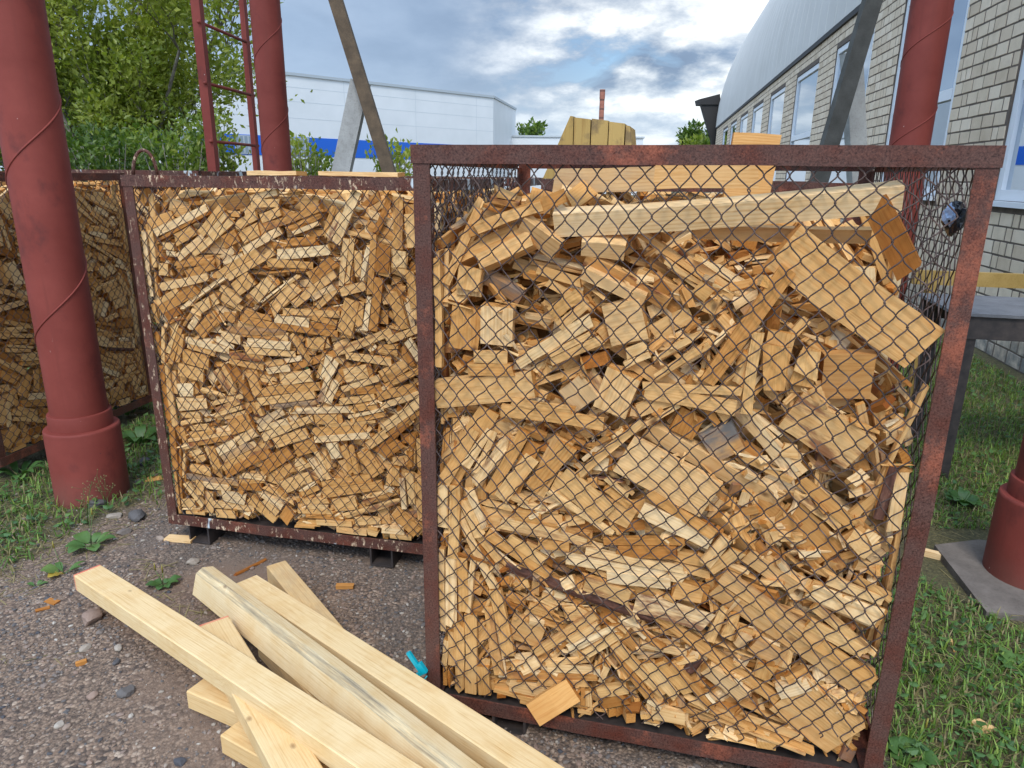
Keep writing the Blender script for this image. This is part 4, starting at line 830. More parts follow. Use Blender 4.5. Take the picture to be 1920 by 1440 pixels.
515,234,794,34,39,-74,43,79,50,35,1215,203,425,48,-33,-17,-79,398,56,20,272,35,897,13,-12,-70,-70,60,44,25,466,58,829,5,98,-18,-7,125,45,13,368,50,877,3,3,-94,-33,133,30,13,797,120,810,11,-5,-72,-68,95,71,29,523,31,857,72,69,3,-7,72,54,20,148,91,934,80,58,-2,16,150,36,17,460,75,889,2,99,5,-16,186,66,19,421,121,855,20,16,2,97,281,22,12,403,223,871,5,-95,19,23,311,40,16,309,62,913,37,65,-63,21,60,55,28,549,140,782,56,-9,32,76,97,46,32,1040,137,565,85,-33,-13,40,218,25,20,590,261,813,9,-98,14,14,88,65,28,1192,150,513,93,-31,19,1,229,77,27,620,142,783,11,15,-96,19,81,60,22,132,66,895,42,-54,46,57,112,34,13,1297,250,453,36,-61,36,-61,105,74,22,393,105,886,3,15,9,98,102,61,18,1023,18,1170,51,51,-49,49,111,69,20,56,57,979,71,0,-71,0,139,20,22,463,280,862,11,83,-51,-18,293,35,21,364,190,885,15,-19,-97,-4,277,50,20,126,156,945,58,-37,-51,52,100,49,22,1225,43,697,23,23,-67,67,119,66,28,447,131,882,98,-7,16,6,130,48,16,84,119,961,73,4,9,-68,130,40,13,950,21,1187,49,-49,51,51,159,78,27,222,79,906,35,13,-3,93,72,73,26,103,134,918,23,69,35,59,172,36,17,127,48,842,51,48,50,-51,142,27,13,410,142,926,2,-8,-6,-99,126,78,19,1149,180,602,95,-11,29,3,363,66,16,53,89,1088,70,8,70,8,281,62,17,138,77,965,5,-100,2,6,153,23,19,356,13,1016,2,-2,-71,-71,169,27,10,869,118,791,49,62,-47,40,69,53,36,693,146,816,11,-19,-1,-98,378,46,19,252,69,949,54,56,-49,39,73,74,34,56,256,1169,40,-58,-40,58,336,36,21,439,68,919,3,99,-1,-16,80,66,24,144,69,1000,4,5,-74,67,147,54,27,1107,39,798,25,24,-66,67,190,63,17,564,163,869,11,-12,-6,-98,227,41,22,615,248,864,25,6,-97,-4,158,26,17,997,189,589,93,-24,26,-10,103,74,33,316,98,916,37,65,-63,21,112,60,33,811,168,791,98,-2,19,6,133,61,26,869,16,1267,36,36,61,-61,346,41,17,749,15,1076,71,71,1,-1,258,63,15,187,114,983,3,1,-99,14,249,53,26,932,142,694,50,66,49,-29,142,70,22,264,143,943,25,-89,-38,-7,82,71,32,827,95,856,75,-65,12,9,273,37,18,464,82,952,17,-17,-69,-68,94,43,31,735,17,1180,68,-67,-21,-21,208,21,18,1298,299,377,65,-28,-65,28,72,55,19,297,216,940,42,-88,-20,11,208,22,20,895,14,1149,49,49,51,-51,215,27,11,56,355,1172,40,-58,-40,58,125,38,22,433,158,957,13,95,-6,-27,230,31,14,556,65,881,1,-16,-3,-99,133,40,27,1211,202,470,3,27,20,94,213,46,21,1126,180,580,14,-93,-10,34,397,60,21,658,71,874,4,99,-1,-16,320,66,23,1301,376,347,70,12,-70,-12,162,37,15,1016,205,637,44,-1,-82,-37,380,41,14,112,14,840,61,-61,-35,-36,202,39,10,101,138,1059,1,-69,71,12,182,58,20,1017,129,628,59,73,24,-26,177,31,20,534,186,946,7,96,25,-14,207,76,20,506,86,990,17,17,-68,69,60,64,38,1139,172,634,17,93,-17,-26,203,77,20,577,72,920,6,98,-14,-15,130,40,16,232,292,1013,51,4,18,84,243,44,15,365,293,986,4,-22,53,-82,154,35,13,570,124,938,89,-8,24,37,101,40,34,1232,133,598,39,-43,62,-52,212,33,11,59,386,1374,71,0,-71,0,242,68,29,713,146,834,11,-70,-69,16,90,72,30,1250,172,501,26,23,-90,25,101,41,24,747,145,862,2,-30,68,-67,95,46,33,137,83,1081,99,-1,11,-1,144,49,18,585,185,883,8,97,17,-12,118,69,21,643,117,967,94,-17,24,18,217,77,19,630,114,911,27,37,-88,12,116,58,32,412,103,972,65,73,18,-9,230,32,10,548,182,918,22,-14,-7,-96,93,54,28,317,126,1025,59,79,13,-8,141,72,28,137,86,1059,9,-16,-98,-8,108,29,10,649,76,1005,25,9,-75,-61,115,24,14,792,109,940,36,-15,-64,-66,252,75,26,56,272,1277,70,-7,70,-7,171,54,22,659,123,929,25,25,-92,15,95,41,27,1268,28,833,52,52,-48,48,198,62,13,1250,66,502,59,-4,-81,-5,159,68,27,1267,142,557,77,-24,19,-56,104,48,24,344,80,1001,12,21,-73,64,162,80,16,361,212,988,97,-13,19,-5,102,46,32,55,314,1447,0,71,0,-71,166,75,20,1149,86,661,19,27,69,-64,287,38,21,1257,96,596,58,-5,6,-81,127,61,30,193,286,1046,63,-21,2,-75,122,60,19,651,170,936,70,66,25,-5,218,43,18,354,108,1003,61,76,19,-11,206,50,18,73,145,1133,47,52,-47,-53,185,28,20,128,168,1123,68,9,9,72,276,65,18,439,15,1185,21,-21,67,68,158,46,14,168,116,1093,9,58,-80,-6,163,52,19,140,180,1098,6,-80,-58,10,250,42,21,53,226,1342,6,70,-6,-70,260,56,16,1296,290,505,61,36,-61,-36,244,55,24,995,119,797,2,-32,-32,-89,245,41,26,1029,96,683,28,-31,-59,-69,142,32,14,
52,164,1347,71,-3,71,-3,230,36,13,71,237,1349,69,-13,69,-18,285,31,14,454,124,1005,30,-17,-7,-94,122,52,22,319,228,1031,9,19,13,97,248,71,22,78,199,1093,71,4,-4,71,180,29,13,972,123,767,29,31,-73,54,241,36,11,368,154,1052,4,-9,-92,37,99,56,29,508,269,960,2,98,14,-17,157,67,21,954,151,756,10,-92,-1,38,132,33,15,63,160,1172,70,-8,-8,-70,106,36,11,1130,227,756,27,33,-89,18,306,63,14,591,285,963,97,0,13,20,70,64,36,373,65,1174,62,-76,-18,7,201,56,13,666,123,979,24,22,-93,17,130,58,24,72,180,1110,53,-47,53,-47,143,24,18,885,97,901,86,36,35,-13,77,53,24,524,141,1034,17,15,24,94,159,51,23,560,200,985,51,-42,-37,66,80,68,33,121,276,1146,10,-63,-77,9,204,61,25,83,90,1154,70,4,4,-71,84,42,27,521,65,1214,12,10,66,-74,228,76,28,392,64,1093,5,98,0,19,148,31,17,391,96,1088,97,-15,-19,-2,131,33,11,349,231,1069,89,24,12,37,69,70,18,273,184,1071,90,35,-6,26,88,71,32,495,56,1148,7,-69,70,-15,68,69,35,1225,50,822,64,-62,-31,-34,257,22,15,950,118,893,85,-29,36,23,96,67,27,1024,192,795,75,7,32,58,195,65,23,85,328,1202,71,-16,-59,36,208,52,15,677,30,1050,68,-69,-16,-16,138,37,14,1290,336,521,70,-18,18,67,183,29,17,122,269,1174,49,60,51,37,103,29,22,475,249,1013,11,-21,-97,-11,137,66,33,670,48,1102,19,-19,-68,-68,217,38,14,1271,134,666,62,-41,-39,55,98,67,29,234,346,1056,23,9,-93,-26,144,51,26,1264,140,625,15,-75,-64,11,208,54,14,398,164,1068,15,1,37,92,90,74,18,592,83,1055,23,-97,8,5,238,28,24,1207,353,682,25,14,-93,22,96,62,33,1126,236,777,51,-53,-14,66,161,21,22,1167,286,753,12,93,9,-33,202,68,22,619,145,1020,21,7,-95,21,215,58,26,1089,61,806,66,72,16,-12,275,34,12,98,358,1194,37,51,60,48,120,57,25,196,166,1157,87,27,12,41,174,67,16,82,232,1223,72,-3,66,-22,120,60,17,74,286,1235,67,-20,69,-20,184,39,11,1133,151,717,22,93,-9,-27,191,49,27,77,147,1250,25,64,-34,-65,220,29,11,307,158,1092,93,14,0,34,108,39,12,745,49,990,60,60,-38,38,77,76,28,175,298,1168,1,50,16,85,204,69,25,795,32,1070,34,-34,-62,-62,160,55,15,437,192,1069,84,52,17,1,108,23,17,275,275,1119,20,-40,-82,-36,120,75,25,382,94,1109,18,-3,97,-16,143,70,31,958,45,889,1,19,-4,98,156,34,17,921,79,909,72,-60,27,23,395,36,17,129,276,1210,87,-3,45,-18,144,31,17,1078,162,797,14,87,37,-29,253,30,21,1172,164,730,64,57,51,2,126,46,25,625,78,1130,21,18,-62,73,258,34,21,430,220,1082,8,-15,10,-98,157,33,16,770,126,972,95,4,28,15,208,27,22,1214,190,735,26,-24,-90,24,65,73,25,491,166,1070,20,1,-96,22,58,49,31,600,31,1176,18,18,68,-69,90,49,17,1297,350,566,17,69,-69,17,150,21,14,1299,300,615,60,37,60,37,257,27,18,626,293,1034,39,1,-63,-68,125,60,30,84,273,1343,51,47,54,47,293,30,10,622,203,1023,30,63,-58,-42,54,80,29,888,90,982,41,85,11,-30,107,76,28,220,203,1119,26,-1,-50,-83,101,54,30,1119,95,790,18,12,-75,63,156,47,27,475,232,1087,96,11,13,22,210,50,16,612,161,1168,15,23,-94,22,219,74,21,299,260,1144,34,-93,-13,4,216,47,24,1244,224,732,31,42,-85,-3,230,27,11,564,232,1092,54,24,65,-48,86,66,31,331,278,1184,50,-36,-63,48,293,29,18,342,67,1170,62,-75,-19,6,146,40,13,725,262,1082,4,96,19,-18,86,80,35,289,95,1125,9,-27,87,-40,133,74,29,370,229,1156,14,-63,-31,70,54,71,33,189,110,1399,76,44,-19,44,338,42,16,324,75,1119,8,18,-18,-97,167,33,20,55,18,1255,71,0,-71,0,305,20,20,102,194,1254,42,-51,46,-59,155,75,26,619,118,1093,14,-5,-69,-71,238,55,25,308,97,1233,1,20,-80,56,270,27,12,269,287,1180,28,-56,-74,-23,52,66,31,240,251,1203,98,15,-1,16,230,54,21,218,174,1194,19,3,-3,-98,131,68,17,286,139,1154,3,-50,-42,76,86,68,38,386,121,1174,50,-42,36,66,147,55,20,666,163,1112,9,-30,-94,12,191,42,16,188,167,1212,15,3,-3,-99,222,54,22,203,404,1221,14,-10,-69,-70,223,34,17,225,162,1176,2,-42,91,-4,119,44,21,305,216,1159,76,22,11,-60,84,61,22,760,256,1030,13,22,-94,24,250,73,22,503,156,1135,88,26,12,37,128,59,17,668,182,1052,23,96,18,2,58,55,26,203,19,1123,70,-70,-6,-6,136,69,22,381,13,1195,21,21,67,-68,245,37,10,256,335,1385,100,7,5,1,188,55,17,145,191,1242,49,-58,-47,44,170,26,15,446,177,1143,23,-29,-90,-23,219,65,20,119,308,1322,69,-3,12,71,225,64,18,599,156,1084,8,23,-53,81,92,76,32,
1248,112,730,1,-97,-1,22,120,55,26,144,20,1346,54,54,-45,45,86,77,24,419,18,1289,67,-68,-21,-21,110,73,19,210,150,1257,67,-8,-5,-74,91,46,36,274,130,1226,4,17,-98,9,213,63,29,315,235,1407,5,-18,-98,1,334,48,19,126,254,1290,3,67,73,-11,204,76,22,210,265,1238,54,6,-7,84,78,70,34,414,172,1183,26,-41,-85,-19,115,50,31,589,128,1154,99,-7,10,0,238,69,21,118,324,1299,11,57,-81,5,142,54,23,268,190,1270,15,26,-95,4,268,36,22,1279,349,643,64,-29,6,-70,133,50,28,128,127,1286,75,-6,-2,66,74,44,17,1268,271,733,59,22,68,37,161,23,17,1291,143,768,36,58,-41,-61,245,22,12,232,372,1253,4,-5,98,-16,73,55,19,305,207,1235,22,-15,-5,-96,115,54,20,1236,330,732,32,45,-83,13,195,70,24,512,187,1182,96,-9,20,20,339,57,16,249,287,1278,68,72,11,-10,168,45,28,1190,234,785,94,-16,27,-15,142,43,19,397,151,1264,67,2,14,73,131,62,29,1175,184,866,43,-22,-7,-87,249,53,24,133,211,1318,9,46,-88,6,142,66,15,434,244,1220,48,5,13,86,96,64,30,477,94,1231,71,-65,19,18,101,42,20,305,253,1236,18,13,-63,-74,214,24,23,932,44,985,68,-65,27,22,318,51,18,51,83,1252,58,-40,58,-40,108,29,12,936,87,1010,30,-2,-95,3,204,69,13,381,149,1302,22,-12,5,-97,137,66,21,1238,143,771,39,-41,8,-82,286,40,20,227,263,1485,20,-26,95,-2,290,56,22,174,205,1385,62,7,2,78,189,21,15,56,203,1415,45,-54,54,45,183,22,14,1303,129,743,62,33,62,34,189,23,10,129,268,1463,29,-90,-31,-9,132,53,17,133,83,1372,85,-21,-46,15,174,28,13,946,248,906,27,91,-9,-31,198,74,16,1067,205,826,33,77,-55,0,79,62,29,487,182,1221,94,-8,20,26,74,62,36,211,234,1322,74,10,7,66,198,55,20,217,241,1346,90,3,4,43,347,40,21,1300,316,734,42,-57,42,-57,206,38,17,1256,191,773,42,-14,-89,11,124,68,17,261,383,1301,66,72,18,11,107,65,30,1234,97,950,27,54,-61,52,353,49,17,504,186,1248,24,-20,-8,-95,132,40,26,109,358,1454,61,-1,14,-78,114,50,19,330,277,1333,17,-88,-44,9,289,33,14,187,111,1337,3,99,-8,9,203,22,20,585,215,1251,97,-10,12,17,134,56,26,1141,174,853,25,2,-97,2,145,60,17,390,388,1242,66,-70,10,23,207,65,25,1041,170,889,2,97,2,-25,401,62,18,1001,114,914,65,-70,24,17,185,34,23,551,153,1260,11,17,-98,5,279,37,18,1272,324,764,60,-21,4,-77,192,36,11,742,259,1111,48,-18,4,-86,99,60,28,180,351,1266,33,54,-25,-73,82,79,31,1131,155,782,36,-73,-6,58,223,38,23,685,68,1213,1,-30,15,94,172,31,17,817,160,1050,95,-13,27,-10,191,79,26,993,122,950,30,1,-96,2,208,69,18,253,345,1495,93,-10,-11,34,130,36,10,970,179,996,76,57,25,-17,100,46,33,1173,131,861,29,13,-81,-49,289,24,18,1219,74,854,24,-45,6,-86,91,44,29,163,195,1371,78,-2,7,-62,186,46,15,538,164,1240,27,11,-70,-65,198,23,24,609,137,1262,2,27,-64,72,157,51,28,732,65,1104,0,27,0,96,143,49,31,1011,63,913,40,-38,60,57,66,67,28,307,174,1280,21,-54,-81,6,192,78,23,1214,169,858,20,85,46,-15,184,23,16,477,86,1292,87,43,12,21,90,69,34,1253,100,795,36,-44,-78,27,116,54,18,762,102,1122,12,94,-18,-28,139,73,26,769,252,1143,6,-31,6,-95,90,75,37,314,307,1333,75,-47,-18,44,226,40,18,684,280,1214,88,-6,32,35,252,68,14,1112,212,901,15,11,-96,21,251,75,14,845,50,1109,65,67,20,-29,194,27,21,1092,152,902,25,40,-88,-6,174,39,13,1283,271,818,55,35,-57,-50,69,70,29,211,180,1399,49,10,12,86,148,31,13,324,121,1355,6,11,-2,99,233,37,20,386,39,1371,71,69,6,-10,128,25,12,739,56,1174,27,-27,66,65,87,40,32,136,267,1442,28,-87,-39,-12,159,60,15,1178,137,907,0,-69,-68,23,85,74,21,345,194,1293,7,70,-68,-18,232,48,22,390,239,1283,10,-69,-72,7,82,47,18,222,189,1373,3,78,-62,-5,55,65,28,213,348,1432,98,10,11,-11,162,78,20,392,212,1320,7,-97,-22,11,361,44,21,801,292,1084,31,-43,-38,76,87,53,28,378,104,1391,7,-99,-2,10,188,51,26,411,37,1326,69,69,16,-16,124,22,14,599,280,1238,87,30,35,15,204,28,20,765,224,1179,8,-94,-11,30,197,56,20,252,234,1394,5,-28,-96,0,131,31,18,144,175,1390,54,-12,-19,81,120,80,20,409,129,1362,7,-99,0,10,297,30,24,945,158,1073,2,95,8,-29,168,53,26,462,230,1368,9,71,-70,-9,173,44,22,862,195,1058,22,27,-93,12,139,62,18,677,137,1210,22,50,-51,67,131,40,16,434,154,1308,97,4,12,19,206,76,17,448,208,1328,6,13,-2,99,315,51,22,811,345,1134,2,41,33,85,186,54,22,367,77,1359,98,14,10,-4,246,61,23,
1245,222,863,36,-69,46,-43,152,41,21,969,268,973,55,-71,29,33,228,78,27,817,201,1103,5,-90,-33,29,190,45,23,501,95,1358,3,65,-75,-15,123,45,14,809,211,1168,0,-31,4,-95,340,57,15,973,240,946,26,32,-54,73,194,37,19,1206,308,813,97,-7,20,13,207,41,23,982,147,995,67,-70,16,21,304,35,23,1097,298,954,92,-7,28,27,402,41,14,1160,235,831,3,-27,-5,-96,103,60,23,559,178,1329,70,12,8,70,64,68,38,693,61,1339,11,15,-73,65,230,36,10,227,192,1409,9,95,-28,-13,119,68,18,1100,266,892,22,26,-60,72,66,78,29,885,32,1168,28,-53,46,66,128,42,17,722,187,1118,16,-83,-8,-53,77,44,23,393,286,1361,64,-7,24,-72,89,70,33,1290,204,863,56,43,56,43,78,65,35,901,165,1075,89,-15,25,-35,177,75,17,489,72,1310,47,-68,-55,-4,109,21,13,662,85,1298,73,64,17,-17,131,67,26,1074,238,966,96,-13,26,5,371,40,21,1222,149,915,27,15,-95,12,70,44,29,652,95,1214,25,27,-62,69,120,58,21,1248,83,886,19,-55,-2,-81,254,30,22,913,71,1115,1,-91,-7,-41,73,70,28,859,108,1136,17,26,-64,70,126,63,18,1126,252,966,41,-24,10,-88,401,47,20,552,246,1352,4,-53,-83,20,360,67,18,563,102,1355,96,10,25,-3,91,59,27,526,248,1331,15,12,-97,13,84,66,32,737,66,1224,24,-18,76,57,249,26,24,399,287,1474,9,-96,-27,3,270,26,12,497,194,1384,66,67,-16,-30,143,25,18,1269,42,1006,78,2,-62,-2,288,21,10,989,225,1063,8,95,0,-30,175,54,16,219,352,1450,12,-99,-6,9,254,56,17,852,158,1169,24,3,-97,-5,77,77,35,746,168,1318,13,20,14,96,266,49,16,1039,98,1058,15,17,-68,70,84,45,35,256,409,1416,71,-71,-1,-1,258,54,22,762,116,1186,18,27,-64,70,266,26,20,976,147,1117,2,-29,-4,-96,188,63,16,674,140,1333,73,-30,6,-61,91,59,36,1178,107,962,50,52,51,46,73,49,34,536,316,1362,88,-1,17,44,227,49,20,1268,345,918,84,-15,-51,11,112,71,31,1274,118,936,59,-45,28,-61,190,38,18,366,285,1421,7,-99,-8,12,57,59,31,1193,121,1000,10,96,15,-20,245,24,19,106,172,1398,18,-19,-13,96,80,51,25,999,134,1237,68,-65,-2,33,289,60,13,56,54,1350,71,0,-71,0,167,53,22,144,371,1506,66,-67,30,-18,130,56,18,392,163,1490,68,-67,-29,3,211,56,23,716,80,1334,65,73,18,-13,188,35,24,1216,199,955,19,74,-63,-10,178,57,18,1295,292,875,69,-14,14,69,272,26,15,457,215,1416,6,-79,-61,0,219,45,17,707,39,1200,30,0,95,0,150,25,24,1283,307,908,44,57,62,30,188,55,17,491,106,1392,98,5,20,-3,68,56,28,303,195,1425,5,-74,66,7,135,68,21,844,73,1201,21,-79,-51,26,76,75,24,397,201,1428,78,14,5,61,196,64,23,1008,166,1121,10,-83,-47,28,64,67,29,838,85,1255,22,-26,90,-27,124,57,20,798,185,1270,90,0,18,-39,154,67,27,252,270,1463,58,19,-4,-79,137,73,30,706,231,1322,16,37,9,91,57,49,26,746,159,1200,45,-43,-63,-46,71,63,33,347,278,1458,84,8,-3,54,282,67,19,421,110,1451,1,15,8,-99,78,66,22,960,152,1099,95,-9,28,-13,109,73,32,688,57,1260,68,-68,-21,-21,107,48,19,1270,259,980,40,52,69,31,323,38,17,805,203,1237,21,-52,-82,8,167,70,27,576,382,1363,98,-9,14,10,118,52,27,1175,79,1024,57,81,-2,15,143,55,24,338,311,1494,57,7,-9,-81,172,74,14,283,372,1465,10,-7,-99,-11,199,64,26,823,223,1201,97,5,22,3,144,61,27,686,260,1287,37,0,-91,19,145,80,24,1155,167,1023,96,-15,17,-17,318,60,17,450,163,1467,19,0,98,3,85,41,30,968,91,1094,19,19,-63,73,70,70,21,1018,62,1075,62,61,-38,33,86,50,18,764,100,1220,21,37,13,90,228,49,18,1293,98,830,35,62,71,-3,105,23,20,468,216,1470,0,7,4,-100,89,62,27,624,160,1390,29,-17,7,-94,204,32,20,486,362,1381,1,98,9,-15,70,61,23,909,163,1180,28,45,-84,-8,217,58,18,765,385,1281,67,-67,24,24,349,37,24,89,170,1436,75,31,-24,54,130,38,12,1083,154,1027,98,-7,19,2,117,73,27,1167,189,1032,87,-8,27,40,225,73,15,771,111,1271,57,75,4,-32,89,40,33,268,133,1455,74,45,-22,45,168,30,14,628,309,1359,73,31,19,58,100,50,34,769,125,1238,15,88,-27,-36,299,26,17,407,240,1451,63,-5,14,-77,192,31,14,481,202,1442,2,73,68,8,236,67,28,542,270,1431,19,-64,73,-14,93,76,34,420,360,1414,63,9,12,76,86,74,26,523,152,1419,5,-27,-4,96,112,46,23,1154,110,1050,4,98,8,-17,256,25,13,960,73,1161,71,63,21,-22,139,52,32,1035,194,1132,10,-83,-47,28,166,66,27,987,101,1136,7,96,-3,-28,118,24,18,542,257,1397,74,-13,-20,63,134,30,24,629,281,1428,19,29,-4,-94,217,58,20,222,139,1472,47,-19,83,-22,225,22,21,
1258,62,1020,0,-35,54,77,84,60,27,468,371,1446,0,-63,-77,6,81,67,32,1073,89,1233,72,61,30,-14,100,63,27,754,155,1365,10,28,-14,94,163,50,20,576,185,1405,70,-45,21,-52,52,45,38,1159,250,1018,66,56,49,6,274,33,17,259,151,1488,20,47,-22,-83,226,23,23,866,35,1255,26,-23,68,65,84,50,19,880,215,1220,30,-22,-92,11,136,54,18,937,340,1193,2,-75,38,54,221,41,25,699,175,1380,95,17,27,1,132,56,24,1186,254,1036,80,3,32,51,246,70,25,81,256,1482,22,-67,-67,-24,208,27,22,919,141,1233,86,18,-45,16,75,69,23,873,41,1324,26,-23,68,64,76,46,28,408,224,1489,97,2,-8,23,239,70,26,934,53,1285,56,-47,-38,-56,125,40,26,566,370,1435,4,10,-99,3,126,75,25,68,124,1470,57,-45,-54,43,231,27,12,731,69,1373,26,-1,-96,-5,227,43,24,1261,212,1011,38,46,-22,-78,99,42,29,1237,288,1029,67,2,33,66,280,29,17,525,383,1409,5,100,0,-4,116,72,30,976,101,1200,22,-88,-21,35,68,44,19,637,335,1402,4,-4,-69,-72,239,24,22,747,278,1320,35,39,-84,-16,132,72,28,392,283,1520,13,-94,-28,17,202,57,21,1273,359,991,71,-19,-2,-68,121,57,24,239,312,1533,35,87,27,20,239,74,28,956,161,1215,28,84,-9,46,90,60,30,160,406,1507,52,-58,-41,-47,82,67,20,1068,181,1093,53,14,-53,-65,157,46,27,1146,244,1085,55,13,-50,-66,239,27,21,1069,181,1142,48,-27,10,-82,185,78,24,851,334,1278,40,71,57,13,174,66,28,361,194,1508,24,8,2,-97,87,57,30,74,44,1352,3,71,3,71,158,28,13,86,144,1497,64,8,12,-75,114,30,10,953,220,1236,22,-91,-24,24,219,23,22,314,122,1550,20,-73,60,25,134,76,27,596,264,1385,19,68,67,22,122,40,14,1092,318,1076,20,-27,-13,-93,220,29,21,1121,102,1146,31,10,-94,8,405,48,15,642,246,1379,39,75,48,23,110,42,18,441,236,1524,2,-97,-23,-8,94,56,33,1054,414,1130,68,-68,19,19,375,59,13,362,139,1519,42,-90,-3,6,222,77,13,781,384,1325,95,-15,25,12,111,51,20,1037,113,1242,62,-71,12,33,110,47,33,1232,338,1060,69,-56,-6,46,222,27,11,382,271,1548,94,12,17,25,118,62,24,388,142,1550,65,19,41,-61,123,54,18,1017,194,1172,27,48,-82,-10,105,38,19,925,152,1282,9,-87,-48,6,93,61,18,1118,151,1154,4,95,8,-29,132,48,33,978,212,1182,12,-53,67,-51,66,70,25,1219,144,1113,35,-30,-43,-78,60,63,33,1201,311,1125,34,14,24,90,264,23,21,237,339,1552,75,-6,-40,-52,70,73,28,686,130,1372,24,2,-97,-11,179,34,12,1172,185,1184,3,-95,-7,29,227,59,15,551,197,1435,96,4,-26,-5,106,49,30,1253,169,1055,30,88,-34,-15,91,63,25,711,309,1308,19,79,-50,-32,71,72,37,121,30,1438,36,-41,60,59,222,23,10,593,249,1460,60,-33,41,-60,65,71,36,673,261,1364,42,67,58,18,69,44,33,436,303,1561,94,13,17,27,78,76,34,863,117,1314,99,2,5,-10,84,63,30,1007,215,1235,5,20,3,98,156,38,10,1218,251,1102,38,-33,7,-86,254,62,27,1213,296,1057,8,82,53,-21,265,50,16,208,66,1508,8,-24,84,-49,82,64,24,833,207,1313,24,-94,-4,23,168,61,26,221,203,1510,18,-5,49,-85,118,72,16,747,122,1378,13,18,-50,84,172,39,18,216,58,1550,60,-3,15,-79,87,54,18,268,18,1528,69,69,-16,16,285,36,20,124,154,1523,46,-56,67,-17,77,52,33,952,156,1296,4,-99,6,10,192,32,19,1077,234,1166,13,-32,-1,-94,136,63,27,1285,131,1089,36,-61,-64,31,164,54,19,1063,337,1159,6,-70,-53,47,134,50,30,1299,233,1064,63,-32,-63,32,129,29,19,180,106,1507,18,-58,54,58,84,73,32,157,130,1465,32,46,-3,-83,73,49,26,225,154,1558,89,-38,-25,-5,81,44,22,237,54,1571,98,11,10,10,77,72,33,665,92,1437,26,-5,-96,-4,402,60,14,846,218,1273,94,-7,33,-12,237,40,16,377,209,1570,5,-72,63,28,93,63,29,1128,251,1164,29,57,-75,-15,84,59,35,754,86,1402,26,-6,-96,-4,238,56,16,778,291,1341,9,-79,-48,37,289,31,15,544,259,1464,72,-14,-19,66,78,48,24,628,249,1396,60,14,-38,-69,104,23,23,866,90,1359,3,-26,6,-96,302,66,23,1011,260,1243,11,97,-7,-20,214,76,20,1273,266,1083,22,-75,-54,32,214,20,16,1208,154,1166,66,68,26,-16,158,27,15,415,140,1570,45,-80,-41,-4,100,61,28,1194,88,1192,1,94,-2,-33,275,40,18,565,149,1516,0,26,26,93,214,67,28,543,176,1462,62,22,-15,-74,71,53,28,776,43,1548,59,81,-3,4,815,63,45,932,118,1493,64,77,0,0,426,35,30,1107,34,1354,66,69,20,-21,420,121,38,1171,32,1499,50,72,28,-40,199,59,20,500,48,1454,54,84,2,-3,116,42,60,566,48,1366,52,82,12,-19,244,38,22,534,30,1354,60,78,11,-15,175,31,30,569,33,1260,68,72,-9,10,103,109,35,
222,33,1231,51,48,52,-49,111,90,35,124,46,1217,53,41,59,-46,120,81,50,188,60,1438,80,56,-17,12,196,40,50,244,38,1429,80,56,-18,13,157,43,40,335,38,1470,52,81,15,-24,120,56,30,231,60,1333,56,80,14,-20,120,35,30,184,32,1046,68,73,-6,7,295,80,35,454,51,1056,55,72,25,-33,84,90,40,557,36,1065,39,45,53,-61,124,94,35,1089,35,1010,63,73,17,-19,210,111,30,1123,58,1153,64,77,-2,3,121,122,35,]
